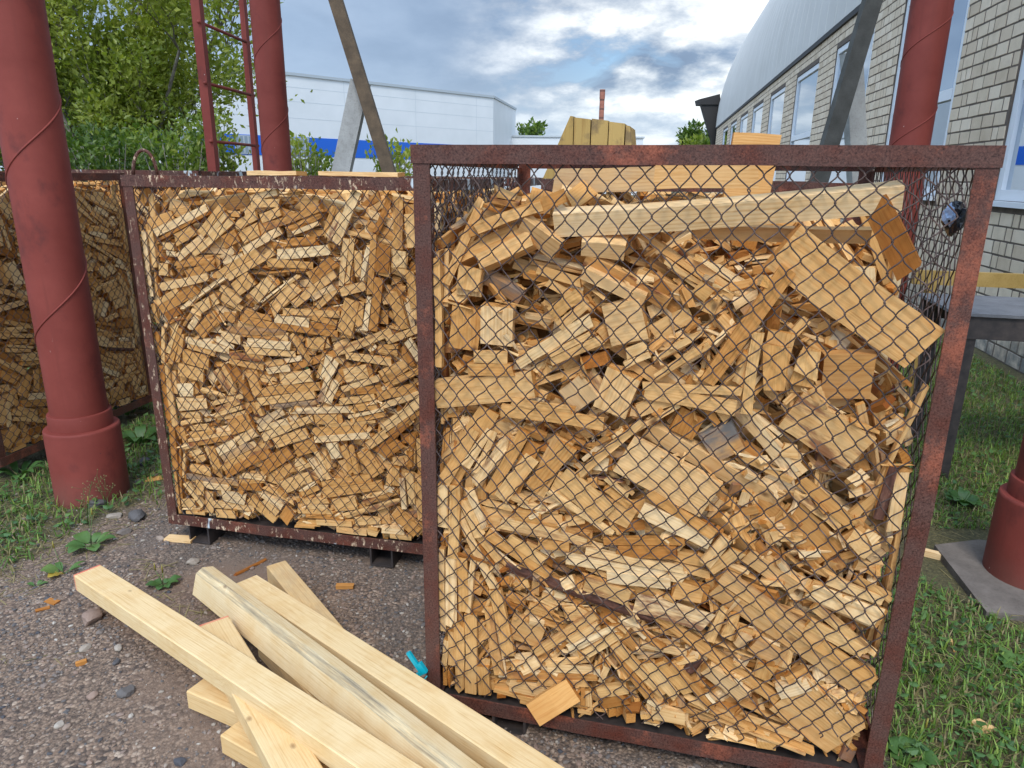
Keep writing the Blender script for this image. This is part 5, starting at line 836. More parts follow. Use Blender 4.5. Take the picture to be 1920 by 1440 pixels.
DATA_M = [126,30,37,0,1,-100,0,132,42,33,934,108,30,100,0,0,10,187,69,20,1165,32,32,0,0,0,-100,130,47,23,301,20,44,0,0,-71,70,118,48,24,710,42,31,100,1,0,0,147,66,23,911,48,52,71,71,1,1,54,64,32,1139,36,58,100,0,0,0,107,53,29,104,23,76,0,0,-71,70,89,45,25,295,73,27,98,0,0,19,208,36,14,635,61,61,100,0,-2,0,62,50,37,938,20,34,71,71,0,0,147,29,23,1107,84,31,6,0,0,-100,147,55,23,378,140,49,8,-24,-97,3,198,53,27,835,19,62,70,71,-2,2,238,29,22,1048,22,43,0,0,71,-71,75,46,28,180,85,49,12,-8,1,-99,272,33,16,379,65,39,97,7,5,-22,126,65,16,853,151,38,0,-100,-10,0,64,48,36,1040,21,92,70,71,-3,3,175,47,26,622,156,60,92,0,0,40,110,62,35,989,140,52,80,0,0,60,120,61,25,1256,50,74,71,71,0,0,98,62,32,376,49,57,5,4,-1,100,218,36,20,810,85,37,81,0,0,-58,98,55,33,846,202,33,10,0,0,-100,95,53,27,1209,21,105,67,67,22,-22,186,72,26,65,126,97,71,0,0,71,180,40,21,220,19,99,51,51,-49,49,129,46,22,1257,82,54,71,-71,0,0,96,68,33,69,138,68,0,-71,71,0,87,48,37,345,14,87,71,71,1,-1,206,37,13,764,106,64,1,0,100,1,195,59,21,921,127,61,60,-4,-2,-80,108,64,37,346,44,79,100,1,4,0,204,46,19,260,142,103,18,-71,-67,-14,238,22,13,622,22,78,64,64,-30,31,95,68,28,810,16,90,2,2,71,-70,188,31,15,351,33,124,70,-69,11,11,200,26,13,975,54,41,71,-71,-1,1,74,42,38,148,66,86,8,23,1,97,191,22,19,925,17,169,70,70,-12,12,156,72,18,795,53,76,0,-11,-1,99,215,47,22,201,136,86,71,-1,-15,69,95,66,22,1061,16,231,15,15,69,-69,140,22,16,1040,15,159,70,-69,-14,-13,290,30,15,61,72,159,32,-63,63,32,116,32,14,856,138,88,13,59,-78,18,133,58,23,512,85,61,5,20,68,71,184,43,18,1090,16,215,69,69,-15,15,184,31,16,55,148,233,53,-46,-54,46,230,32,20,137,81,114,26,22,3,94,160,24,20,745,49,92,1,-99,-1,-11,133,52,30,993,60,81,3,-14,0,-99,182,47,26,418,47,119,72,-70,3,2,123,71,16,576,52,85,100,-1,-2,0,190,28,15,52,20,129,0,-71,0,-71,218,23,15,496,17,91,24,24,-67,67,173,44,19,149,86,150,44,1,36,-82,162,65,17,190,99,116,19,-91,36,4,129,57,35,446,84,76,70,-69,16,-9,74,41,30,756,108,94,0,1,1,-100,70,64,39,1088,44,164,50,55,-48,46,175,68,24,56,169,142,50,50,-50,-50,151,69,22,529,209,132,23,6,0,-97,206,47,26,593,89,105,21,-2,0,98,114,65,24,951,143,91,94,-1,6,34,132,54,26,474,124,132,95,-23,-21,1,116,39,17,764,15,112,2,-3,72,70,173,22,12,719,36,131,71,70,-3,3,114,42,22,1276,18,219,50,50,50,-50,195,58,19,1062,118,76,9,-99,-1,6,124,60,27,562,93,134,71,-2,-1,71,111,39,36,766,17,149,70,-71,-4,-4,151,57,17,670,77,146,56,-71,29,33,73,51,34,863,37,140,71,-70,-1,-1,174,37,23,143,16,129,32,32,-63,63,143,27,16,1280,18,420,50,50,-50,50,207,52,20,1234,156,55,50,50,-50,50,71,52,41,53,118,267,53,-46,54,-46,178,44,16,395,152,175,100,2,1,-2,214,54,30,330,17,136,1,1,-71,71,171,61,19,1112,75,98,11,-8,-69,-71,192,69,25,1117,189,47,1,54,84,-1,200,41,14,1214,16,275,50,50,50,-50,206,67,16,1212,47,133,11,-11,70,70,180,50,25,145,59,156,33,-93,-9,12,132,48,22,1174,185,46,69,-69,-15,15,59,52,41,655,115,154,10,99,7,-9,122,40,28,344,65,141,98,15,-5,9,273,21,16,454,66,178,16,-90,41,1,83,57,32,511,80,141,31,-63,-64,-33,107,62,26,538,23,127,67,-67,23,23,126,65,30,931,82,130,5,-7,-14,-99,107,53,27,218,122,203,74,8,18,-64,134,57,38,579,74,207,34,35,-61,62,129,54,23,1148,19,326,50,50,-50,50,106,65,21,811,31,173,1,-1,71,70,260,33,12,444,16,199,2,2,71,-70,120,34,16,430,77,217,66,0,-15,74,92,65,38,796,67,147,6,0,100,1,164,38,17,954,16,242,9,-9,70,70,304,40,16,267,62,162,23,-3,-54,-81,129,67,21,270,14,185,71,71,1,-1,138,33,13,346,118,217,75,-61,-19,17,73,56,36,1000,41,143,1,1,-71,-71,98,53,29,249,14,215,1,-1,-71,-71,269,25,12,375,48,172,3,-100,0,3,70,43,29,1283,166,99,70,5,6,-70,136,45,25,180,21,167,51,51,-49,49,76,39,26,168,109,249,74,31,-14,58,232,32,21,123,88,207,91,36,16,10,95,66,37,584,32,173,98,0,22,0,160,47,30,696,123,183,23,94,22,-12,69,50,27,109,22,267,0,76,0,65,146,28,24,816,122,226,14,65,74,-5,202,44,19,464,16,240,2,2,71,-71,162,44,17,614,36,232,8,-7,-71,-69,253,37,16,504,165,204,2,69,72,1,172,60,25,183,109,210,60,-30,-60,44,150,36,19,746,17,221,18,-17,69,68,126,44,16,275,117,220,85,-1,33,-41,115,38,35,334,39,209,1,-1,69,73,84,42,36,
837,97,165,70,-17,9,69,122,49,17,1140,20,449,67,-67,-23,-23,165,54,23,1045,21,380,34,34,-62,62,160,66,26,1238,20,461,50,50,-50,50,167,32,24,1183,21,399,71,-71,0,0,76,40,25,751,147,143,4,70,-70,9,121,61,27,102,127,249,33,-58,28,-69,125,41,34,178,68,251,33,-94,3,9,117,62,36,920,78,180,97,-5,20,12,194,58,24,757,62,171,0,-6,7,100,110,47,32,686,18,251,68,-68,-18,-18,193,69,20,927,15,275,70,-70,-9,-9,246,38,13,960,71,195,98,-5,17,13,82,54,26,1289,187,61,45,55,45,54,117,52,32,1166,19,517,67,67,-23,23,287,23,20,799,169,234,83,-8,-13,-54,203,56,26,615,45,199,99,0,12,1,134,35,20,946,37,304,59,59,39,-39,164,60,24,606,53,233,9,-8,-71,-69,196,41,17,818,117,189,1,23,-93,27,209,70,29,1136,84,142,7,-99,-1,13,177,48,21,143,67,296,9,-3,-94,-33,99,59,24,1248,229,56,0,75,67,0,66,46,24,1080,17,491,67,67,-23,23,114,40,17,1235,250,32,0,99,11,0,120,48,24,429,47,247,11,-98,-2,-15,112,38,27,352,87,255,16,0,12,-98,108,62,32,269,52,257,44,44,55,-55,105,55,36,615,17,285,69,68,-18,18,143,63,18,695,60,270,17,-1,-98,-14,210,56,26,1139,205,102,4,-13,-74,-65,270,29,17,595,18,346,68,-68,-18,-18,214,64,21,422,140,270,61,0,-15,78,118,48,36,798,19,335,38,38,-59,59,140,64,23,184,20,257,1,1,-71,71,122,56,24,424,102,290,58,-1,-15,80,176,46,21,444,19,316,18,18,69,-68,287,36,22,952,16,389,43,43,-56,56,170,62,17,714,19,342,15,15,69,-69,82,58,23,64,18,353,49,49,51,-51,222,31,19,740,23,422,15,15,69,-69,110,66,29,1234,124,108,10,-97,16,-13,129,65,22,88,92,389,63,33,32,-63,182,33,18,844,28,351,54,0,-84,0,125,39,35,597,63,281,17,0,-98,-14,142,60,21,1169,55,193,51,62,52,-30,85,57,36,160,59,321,5,9,-94,-34,68,43,31,195,20,328,70,70,-8,9,77,66,24,878,21,417,56,56,43,-43,89,67,26,58,59,348,71,0,-71,0,124,64,27,268,21,310,56,56,44,-44,158,56,26,919,19,487,70,70,-6,6,269,30,22,440,17,353,69,-68,-18,-18,301,31,18,368,51,322,6,-8,64,76,81,49,39,330,73,371,23,-73,64,2,93,61,31,477,44,327,13,-11,-69,-71,116,67,28,416,18,381,18,18,69,-68,264,42,20,490,81,289,49,60,43,-46,72,55,32,443,46,406,85,52,-4,2,163,46,16,676,45,297,98,13,17,-2,231,29,19,1266,100,145,4,69,70,16,79,66,36,152,50,361,77,62,9,-12,115,34,18,466,92,394,60,-77,10,-20,257,23,20,462,85,350,1,12,71,-70,190,56,27,530,110,402,13,98,-10,10,118,39,33,680,17,464,69,69,-15,15,204,61,18,345,14,387,68,69,-18,18,124,40,14,1216,103,160,41,-29,-7,86,179,22,23,81,80,421,22,66,22,69,116,40,20,198,76,387,95,30,10,-8,121,53,29,472,139,411,13,98,-14,10,143,70,21,1234,216,107,17,70,67,-19,154,50,23,180,160,453,59,39,-8,70,63,67,36,734,149,258,8,-54,15,-82,71,49,34,1012,64,215,69,-70,13,13,84,43,32,493,232,348,48,-56,-48,47,72,61,40,912,15,520,70,70,-6,6,264,38,14,900,64,239,99,-3,3,16,100,48,32,1231,202,135,19,65,-72,17,192,36,13,451,15,448,69,-68,-18,-18,120,42,13,378,117,431,73,33,20,-57,185,72,30,57,102,451,57,-42,57,-42,109,52,24,719,59,308,0,98,0,-18,184,56,25,579,71,363,9,-55,33,-76,80,41,35,334,32,424,9,8,70,-70,304,33,21,1150,178,139,52,-18,-7,-83,243,31,21,262,14,411,71,70,-9,9,239,21,13,800,96,316,15,96,2,-23,131,44,22,305,60,392,6,-11,-17,98,85,54,25,148,32,371,7,-9,77,62,82,40,23,1100,202,189,13,15,-5,98,210,60,19,175,116,427,93,-37,3,0,66,59,32,991,61,308,67,67,21,-21,179,68,25,966,115,211,42,75,-44,26,80,61,31,262,23,431,0,-12,0,99,239,29,15,1175,71,255,92,-28,25,11,276,38,22,1202,15,614,23,23,67,-67,228,41,14,659,15,509,69,-69,-15,-15,282,39,14,1137,106,199,14,-10,-7,-98,144,69,30,1213,20,582,0,95,0,32,206,24,24,361,72,443,5,2,96,-27,78,51,22,88,69,524,62,0,79,1,88,56,35,132,71,452,89,44,13,-6,85,66,26,82,20,237,0,74,0,67,277,25,16,250,32,450,70,70,-9,8,225,28,15,285,74,436,6,-70,-71,5,63,58,34,1123,79,312,23,6,-92,30,120,51,22,284,90,468,97,-4,9,24,119,63,24,1268,256,126,1,-3,-23,-97,72,62,27,1120,224,166,7,-99,1,14,189,54,19,647,45,446,9,-1,-72,-69,203,33,22,170,58,488,14,-1,-99,-8,99,62,31,183,54,448,89,44,13,-6,144,27,13,478,66,434,4,-1,96,-26,263,34,17,774,51,309,1,98,0,-17,234,40,15,1291,167,160,6,-70,-6,71,95,54,27,1104,174,217,72,-60,-21,28,184,39,21,1206,244,174,1,-98,3,20,66,43,34,824,58,317,69,-70,12,13,280,37,22,
259,158,520,30,-92,-21,14,119,54,35,169,92,530,11,-96,-23,11,102,58,37,280,89,490,86,-8,3,-50,110,49,16,481,118,470,18,1,36,-92,125,68,33,705,126,333,14,-75,-64,-12,76,62,24,640,128,384,11,-20,-39,-89,96,61,30,213,16,457,9,-8,70,70,155,59,16,830,60,389,70,71,3,-2,171,57,24,1225,125,222,5,49,84,-23,212,49,17,756,125,364,22,-12,-74,63,302,29,23,1084,248,240,78,59,7,-18,118,63,37,1265,220,180,17,79,57,-15,134,39,36,628,104,364,4,13,42,90,82,67,36,1184,142,240,7,1,-97,23,227,42,18,935,101,298,27,2,-96,6,95,56,33,975,134,304,36,91,-19,-8,205,32,16,1193,124,271,88,-11,5,-47,138,55,26,1230,259,264,6,-7,70,-71,146,45,20,373,81,479,93,25,17,21,96,39,27,1104,96,250,65,-75,3,10,202,54,23,116,24,427,55,-55,44,44,80,45,33,1034,16,595,6,6,70,-71,209,43,17,64,110,571,27,-69,-25,62,176,56,19,58,15,610,50,50,50,-50,292,25,14,525,114,496,11,-2,41,-90,220,34,15,544,100,506,90,42,1,14,198,71,26,614,60,417,5,72,69,1,67,55,23,997,67,370,3,-27,1,-96,149,66,22,252,55,514,99,7,-12,-10,67,53,31,180,16,514,7,7,70,-70,155,62,16,426,17,506,13,-13,69,70,121,69,18,942,85,354,68,68,19,-19,177,63,23,1263,203,223,72,-20,14,65,184,56,20,658,84,451,99,2,10,5,97,53,23,316,119,490,1,-50,-86,4,68,42,31,741,130,409,12,13,-9,98,210,68,26,441,38,494,0,-6,0,-100,179,22,14,889,46,442,3,-3,-70,-71,91,60,25,433,150,547,92,-16,-23,-28,98,42,30,853,99,403,4,25,-72,65,214,23,13,862,18,568,70,71,-6,6,139,47,20,962,19,554,100,0,-9,0,240,22,13,1193,67,342,8,-7,-89,-44,114,51,17,1290,82,284,54,46,54,46,72,50,30,1165,36,256,4,3,-73,68,162,26,21,705,75,407,43,-85,-26,-13,173,34,23,1294,94,234,18,-68,-68,-18,146,22,15,994,175,264,78,4,52,33,85,65,30,794,56,485,22,3,-97,-4,73,51,30,135,164,572,98,1,-13,-12,69,54,40,387,21,553,13,13,69,-69,211,47,26,791,61,455,96,2,23,-15,101,43,25,65,34,507,50,50,-50,50,195,40,16,194,22,585,70,-70,-7,-7,182,69,29,1265,96,736,43,-62,-62,-20,190,48,16,577,16,531,15,-15,69,69,176,68,16,222,133,575,11,-10,-99,-9,117,26,15,1037,20,638,6,6,71,-70,122,41,23,1115,180,335,79,59,17,2,289,22,22,501,60,507,91,42,8,-1,293,32,23,232,82,570,26,-95,-1,18,110,41,33,1194,21,702,14,-14,69,69,211,70,26,1217,132,326,54,45,58,42,98,41,38,353,93,542,95,12,4,27,132,42,33,1165,38,346,15,12,-71,68,285,42,12,699,34,625,10,11,-71,69,200,36,20,478,61,545,100,3,7,0,175,51,30,970,117,405,40,91,-5,-14,128,64,30,906,51,596,91,-42,5,3,187,58,22,374,23,600,13,13,69,-69,171,51,29,550,94,567,4,58,-81,-7,117,66,29,1150,206,294,14,99,-1,-8,164,62,30,659,160,543,82,28,30,-39,132,59,15,1272,160,298,66,-26,26,66,133,67,37,137,167,611,66,54,30,42,266,33,17,1173,237,325,1,-18,-78,60,269,32,16,1226,228,235,5,34,-91,24,127,52,31,627,92,537,38,-90,21,11,89,49,38,1052,126,339,61,-47,-28,-58,127,54,32,653,34,525,71,69,-12,12,157,60,21,1000,17,668,8,8,70,-70,174,27,19,757,62,563,13,-69,-70,11,74,50,40,711,89,472,74,5,13,65,116,60,34,1273,65,380,4,-64,-2,76,204,58,29,1212,19,779,18,18,68,-68,198,31,22,910,72,446,71,-70,10,1,165,45,18,631,48,564,93,-33,-16,-6,120,41,26,978,66,467,3,-98,-15,15,163,23,13,1164,123,309,13,-16,-97,15,167,61,18,726,80,507,60,-16,7,-78,71,62,36,678,91,507,29,45,-27,-80,95,41,23,1024,17,721,8,-8,70,70,192,66,17,699,15,622,70,71,-6,6,219,28,14,232,45,551,9,9,65,-75,131,49,17,1262,153,370,66,28,67,20,286,25,18,826,16,606,4,-4,70,71,276,32,16,914,99,505,22,13,2,97,176,42,18,813,77,538,1,-99,0,15,72,63,26,1168,20,804,68,-68,-18,-18,123,56,24,512,21,584,39,-39,-59,-59,81,43,25,1046,210,432,99,-2,12,2,205,47,29,1118,44,414,70,-69,16,15,290,33,21,1290,249,330,70,-12,-70,12,123,45,29,1200,153,355,47,-3,12,87,158,28,23,1248,22,892,59,59,39,-39,125,60,28,997,107,499,12,17,-98,-2,270,24,14,1071,242,484,3,6,-69,-72,181,40,16,866,100,554,70,8,6,71,108,70,30,1020,131,449,97,3,22,-4,179,54,28,542,55,609,67,63,-20,-34,71,55,28,1165,67,386,5,100,2,-6,181,24,23,1222,14,966,69,69,-14,14,168,30,12,301,15,644,70,-70,7,7,115,25,15,1241,142,392,57,40,-59,-40,134,48,20,270,143,634,12,-32,-94,-5,209,66,28,501,134,598,61,-31,-41,60,71,56,36,1099,69,414,1,-6,-5,-100,202,26,17,
1166,132,408,4,1,100,-8,127,56,15,773,107,604,4,-11,1,-99,190,65,28,752,78,532,98,2,17,3,129,54,21,1063,111,462,10,56,-82,-7,99,55,25,665,14,648,7,7,70,-70,288,37,12,489,152,669,8,-2,59,80,170,56,17,1201,248,354,50,-46,-36,-64,131,54,34,1251,255,325,74,-4,-66,-12,74,56,31,206,61,628,0,-21,-62,76,200,28,17,57,84,733,70,-7,70,-6,131,56,25,999,18,783,70,70,-8,8,165,67,19,882,38,537,10,11,-71,69,201,63,16,1195,94,452,7,39,65,65,163,65,16,552,200,654,27,-9,95,-14,71,41,30,715,56,626,12,12,-71,68,192,52,24,1129,126,503,32,77,35,42,169,63,19,404,45,594,7,7,-71,70,195,34,16,1193,58,440,21,24,72,62,79,42,38,1179,95,552,48,13,86,-1,262,25,16,1153,65,511,58,0,80,14,175,44,27,401,17,724,59,-59,39,39,158,51,17,1114,144,434,7,70,-69,-17,125,26,16,1148,19,894,71,-71,-1,-1,112,50,22,1060,19,851,71,71,-1,1,218,33,23,362,21,696,59,-59,39,39,135,43,26,900,83,611,72,-31,-14,-61,118,43,24,100,63,691,45,50,-50,55,132,44,30,883,16,690,38,-38,60,60,117,39,15,191,148,628,35,-9,-71,60,68,61,23,641,228,665,54,-73,-38,-18,115,63,24,470,95,604,55,43,-28,-66,80,56,33,1023,91,524,9,23,4,97,168,66,19,1034,49,489,70,-69,18,12,286,28,13,1168,157,474,8,96,-27,5,297,40,16,1178,185,404,36,37,-80,28,134,46,19,1294,15,1132,50,50,-50,50,238,22,15,945,95,529,1,-12,-1,-99,95,55,22,1298,155,510,53,47,53,47,250,32,14,620,82,663,10,-17,65,74,129,44,32,1282,210,732,56,50,46,48,155,61,24,227,172,675,86,2,10,-50,179,51,22,206,88,638,37,53,-67,37,109,69,26,408,67,626,56,79,18,-17,103,67,37,204,42,647,61,62,-36,34,136,37,14,356,70,680,88,-31,-34,8,114,53,30,1075,94,534,49,-37,-54,58,137,43,23,180,21,650,7,7,70,-70,121,64,25,1204,231,506,59,-54,24,55,125,60,18,270,67,621,11,-11,-64,75,62,58,35,870,14,738,38,38,60,-60,218,26,13,450,48,652,78,-57,22,15,160,28,21,470,62,685,71,34,2,62,71,64,25,921,191,550,9,-64,-71,28,141,43,27,692,15,690,6,-6,70,70,288,36,15,209,21,731,5,5,-71,71,144,70,25,488,211,676,64,-64,36,22,78,42,37,457,16,698,59,-59,39,39,171,31,17,1229,48,503,10,-9,70,70,100,51,33,326,122,731,65,-11,-23,-72,186,44,29,449,45,720,2,8,-1,100,241,30,16,1279,191,406,71,-33,-56,26,81,61,35,1222,261,395,20,45,68,-55,86,64,27,1248,80,574,13,-75,9,-64,145,56,22,1093,56,572,99,-2,13,1,115,49,36,1246,201,446,45,34,81,17,72,49,31,1032,43,547,62,-77,10,5,80,39,31,855,19,800,60,60,-38,38,140,52,22,570,53,678,98,8,-19,-2,141,53,29,824,182,607,67,-3,23,70,205,46,20,906,68,667,43,9,23,87,84,66,26,1056,107,594,70,67,21,14,126,66,25,820,54,650,100,-7,6,1,128,60,32,1200,128,513,11,65,72,-23,203,48,21,267,55,734,12,-38,-64,-66,138,52,23,1205,174,442,84,-45,9,-28,127,58,28,745,38,686,100,-6,-4,-1,144,31,22,889,155,609,74,-24,-4,-62,100,67,35,750,101,649,71,69,12,-2,99,48,36,1270,23,1408,50,50,-50,50,203,70,30,1297,99,701,42,57,-42,-57,118,57,16,162,133,703,11,32,13,93,114,42,26,85,16,613,50,50,-50,50,298,27,17,753,144,647,98,-2,16,7,106,48,36,480,46,730,0,100,-2,-8,233,34,15,485,50,745,2,8,0,100,273,42,15,716,23,743,6,-6,70,70,164,60,30,516,17,704,54,54,45,-45,128,54,18,247,20,794,70,71,4,-5,159,65,25,1046,17,926,69,69,-14,14,297,36,18,1082,61,609,2,17,-72,67,208,31,12,739,107,686,10,-21,-97,7,129,59,18,1003,247,568,17,4,-65,74,92,43,24,975,180,635,17,-5,-12,-98,301,38,13,1211,17,1412,49,49,51,-51,202,41,17,1214,161,556,75,-18,21,-60,83,54,32,973,168,606,13,-23,63,-73,84,47,40,525,115,683,5,13,75,-64,110,63,38,1148,16,1442,38,-38,59,60,160,27,15,1179,137,611,63,71,29,7,282,38,18,1142,17,1270,53,53,-47,47,153,66,19,611,173,732,74,49,-8,45,109,41,29,194,41,726,61,-61,-35,-35,213,60,16,188,203,733,18,91,-35,-10,153,42,21,804,139,701,0,-55,82,-17,204,47,28,322,106,769,97,-24,-8,-1,151,39,23,906,125,727,50,72,-15,46,199,31,20,1098,48,631,2,-15,6,-99,296,23,20,788,131,728,17,69,71,-3,114,63,24,763,196,676,91,30,28,5,91,62,38,1262,160,556,7,62,77,-10,263,31,19,847,58,715,59,-74,32,-1,75,55,37,1186,230,570,1,48,-76,44,107,66,28,1190,142,545,28,21,-94,-5,274,38,16,262,154,804,33,-29,84,-32,272,28,15,1207,85,666,68,-13,24,-68,97,46,28,1279,147,533,26,65,69,18,131,46,24,
154,185,760,76,55,-11,-33,69,50,38,168,104,744,30,2,-85,43,199,48,28,862,121,736,75,-30,11,-58,119,47,26,1099,155,654,52,2,18,84,192,68,20,685,62,733,9,13,-61,77,104,49,35,1262,18,1124,50,-50,50,50,233,40,20,177,61,880,19,-19,-63,73,71,51,26,268,174,776,57,65,16,48,145,32,17,677,260,737,95,-1,30,1,78,58,40,1018,145,658,20,9,-96,16,133,62,27,964,108,661,25,-22,-12,-94,202,61,31,921,49,762,63,57,-35,39,79,39,38,1152,167,608,5,-60,46,65,75,45,36,93,35,672,50,50,50,-50,115,42,21,326,144,841,16,79,-49,34,64,65,35,1242,107,631,73,-50,-30,-36,122,48,30,88,65,786,50,46,47,57,65,56,29,184,130,826,85,8,-17,49,204,63,24,548,168,775,91,-27,-2,31,116,55,38,1237,149,638,67,71,8,-19,67,51,31,289,18,838,71,-70,6,6,208,29,20,167,66,832,98,15,-11,2,83,60,32,316,60,825,3,17,-23,96,215,52,28,1192,22,1087,56,-56,44,44,211,57,28,488,138,827,33,-16,47,-80,104,54,28,262,152,896,39,-85,-32,14,211,66,18,1104,15,1084,54,54,-46,46,223,37,15,1208,18,1252,47,47,53,-53,114,71,19,1189,79,638,9,70,-67,-20,111,44,33,1261,231,572,6,85,21,-48,104,50,24,102,129,843,60,-45,54,-38,195,35,21,1045,16,1041,54,54,-46,46,171,60,16,728,160,732,95,-11,-13,-25,211,49,24,555,115,768,12,7,-17,-98,157,56,20,625,121,753,7,-11,98,-17,180,66,27,1252,180,686,26,9,-96,-11,97,51,37,853,61,781,15,-3,98,-9,118,50,23,944,98,703,3,-62,-74,25,114,47,22,178,181,874,13,-69,71,3,177,48,28,1290,157,617,47,53,47,53,152,45,29,1207,120,706,95,11,27,9,211,46,26,454,135,800,44,-10,49,-75,112,49,35,522,44,756,100,0,8,1,219,34,18,486,15,789,71,71,4,-4,166,24,13,644,16,790,70,-70,-6,-6,146,58,17,419,139,844,52,59,-45,-42,200,42,18,304,17,865,6,-6,-70,-70,212,28,18,536,50,780,8,2,-99,11,188,48,28,151,20,845,37,37,60,-60,191,44,25,374,140,881,89,28,6,35,303,36,22,390,133,835,0,-62,-78,3,211,40,22,1071,106,697,11,96,20,-14,189,49,20,980,61,791,2,-23,-4,-97,185,56,29,968,86,748,72,-28,5,-63,74,38,36,938,201,760,56,78,0,-28,133,48,38,1162,231,653,6,-17,-81,-55,140,61,29,894,122,774,73,55,-10,-39,140,46,20,733,221,739,7,-34,29,-89,96,45,36,489,15,822,1,-1,-71,-71,165,29,14,998,137,714,80,57,18,-9,124,51,30,838,99,803,14,42,89,-9,117,40,36,1093,15,1246,47,47,53,-53,246,26,12,778,96,780,89,5,-15,-42,144,51,19,840,38,840,72,67,-13,12,298,32,16,1106,116,728,65,-18,18,-71,174,44,30,366,46,863,100,-2,2,0,93,39,26,1159,94,698,14,69,-68,-22,115,67,27,295,91,945,98,8,12,-15,202,28,13,692,68,771,12,98,2,-16,133,48,30,942,65,851,4,100,-2,-5,269,41,18,1030,40,723,14,18,-69,68,190,42,17,604,15,851,71,71,1,-1,240,34,15,994,15,1428,37,37,60,-60,229,38,14,1092,96,773,0,-50,4,87,123,54,22,297,59,899,2,-2,10,-100,164,52,26,675,34,815,8,-8,70,70,143,21,19,815,219,802,10,16,-76,62,118,60,33,256,116,933,94,4,3,34,137,69,24,540,60,805,2,-8,-11,-99,122,62,27,769,71,809,16,1,99,-3,87,49,38,1015,122,796,80,-29,7,-52,115,39,37,1047,160,814,20,82,51,-19,201,71,22,1076,78,799,60,34,-37,-62,100,64,29,172,70,958,51,50,46,-53,102,44,30,542,87,826,9,97,20,-9,188,52,26,492,49,869,99,-2,11,0,206,49,23,760,86,838,73,65,-1,21,202,25,23,526,134,854,80,52,30,0,214,64,27,692,136,850,2,-22,87,43,135,58,25,738,122,808,2,-22,83,51,86,55,21,138,117,929,20,-86,-24,-40,190,66,16,168,197,902,93,8,-10,35,165,44,22,1248,208,723,63,-41,35,55,297,40,23,631,47,862,10,0,-100,2,165,47,21,858,124,833,85,52,2,5,263,27,18,603,16,887,1,1,-71,71,217,36,16,921,105,832,4,4,-97,23,165,28,19,1048,20,1259,47,47,53,-53,157,66,25,442,44,905,2,99,0,-11,109,39,26,906,151,830,96,-25,-7,6,252,23,20,976,17,1017,54,-54,-46,-46,176,70,18,1181,72,735,86,42,29,-1,165,64,22,1153,56,786,39,-22,-81,-38,162,38,15,900,85,872,3,97,23,-5,154,31,20,911,210,813,97,18,17,-3,173,71,22,415,16,894,70,-70,10,10,146,68,17,560,22,915,3,0,-100,0,184,28,13,327,177,938,91,-1,13,-39,288,27,15,1172,256,699,56,-81,15,9,131,43,25,921,123,883,9,23,-68,-69,123,26,19,750,19,874,62,62,34,-34,137,32,23,390,134,951,20,-7,19,-96,66,48,35,837,22,903,5,-5,71,71,93,64,28,926,187,840,82,-53,1,19,80,50,34,764,53,858,100,-5,2,5,85,39,27,1130,194,801,35,46,-76,-31,132,58,30,1156,165,739,96,1,25,12,122,66,32,
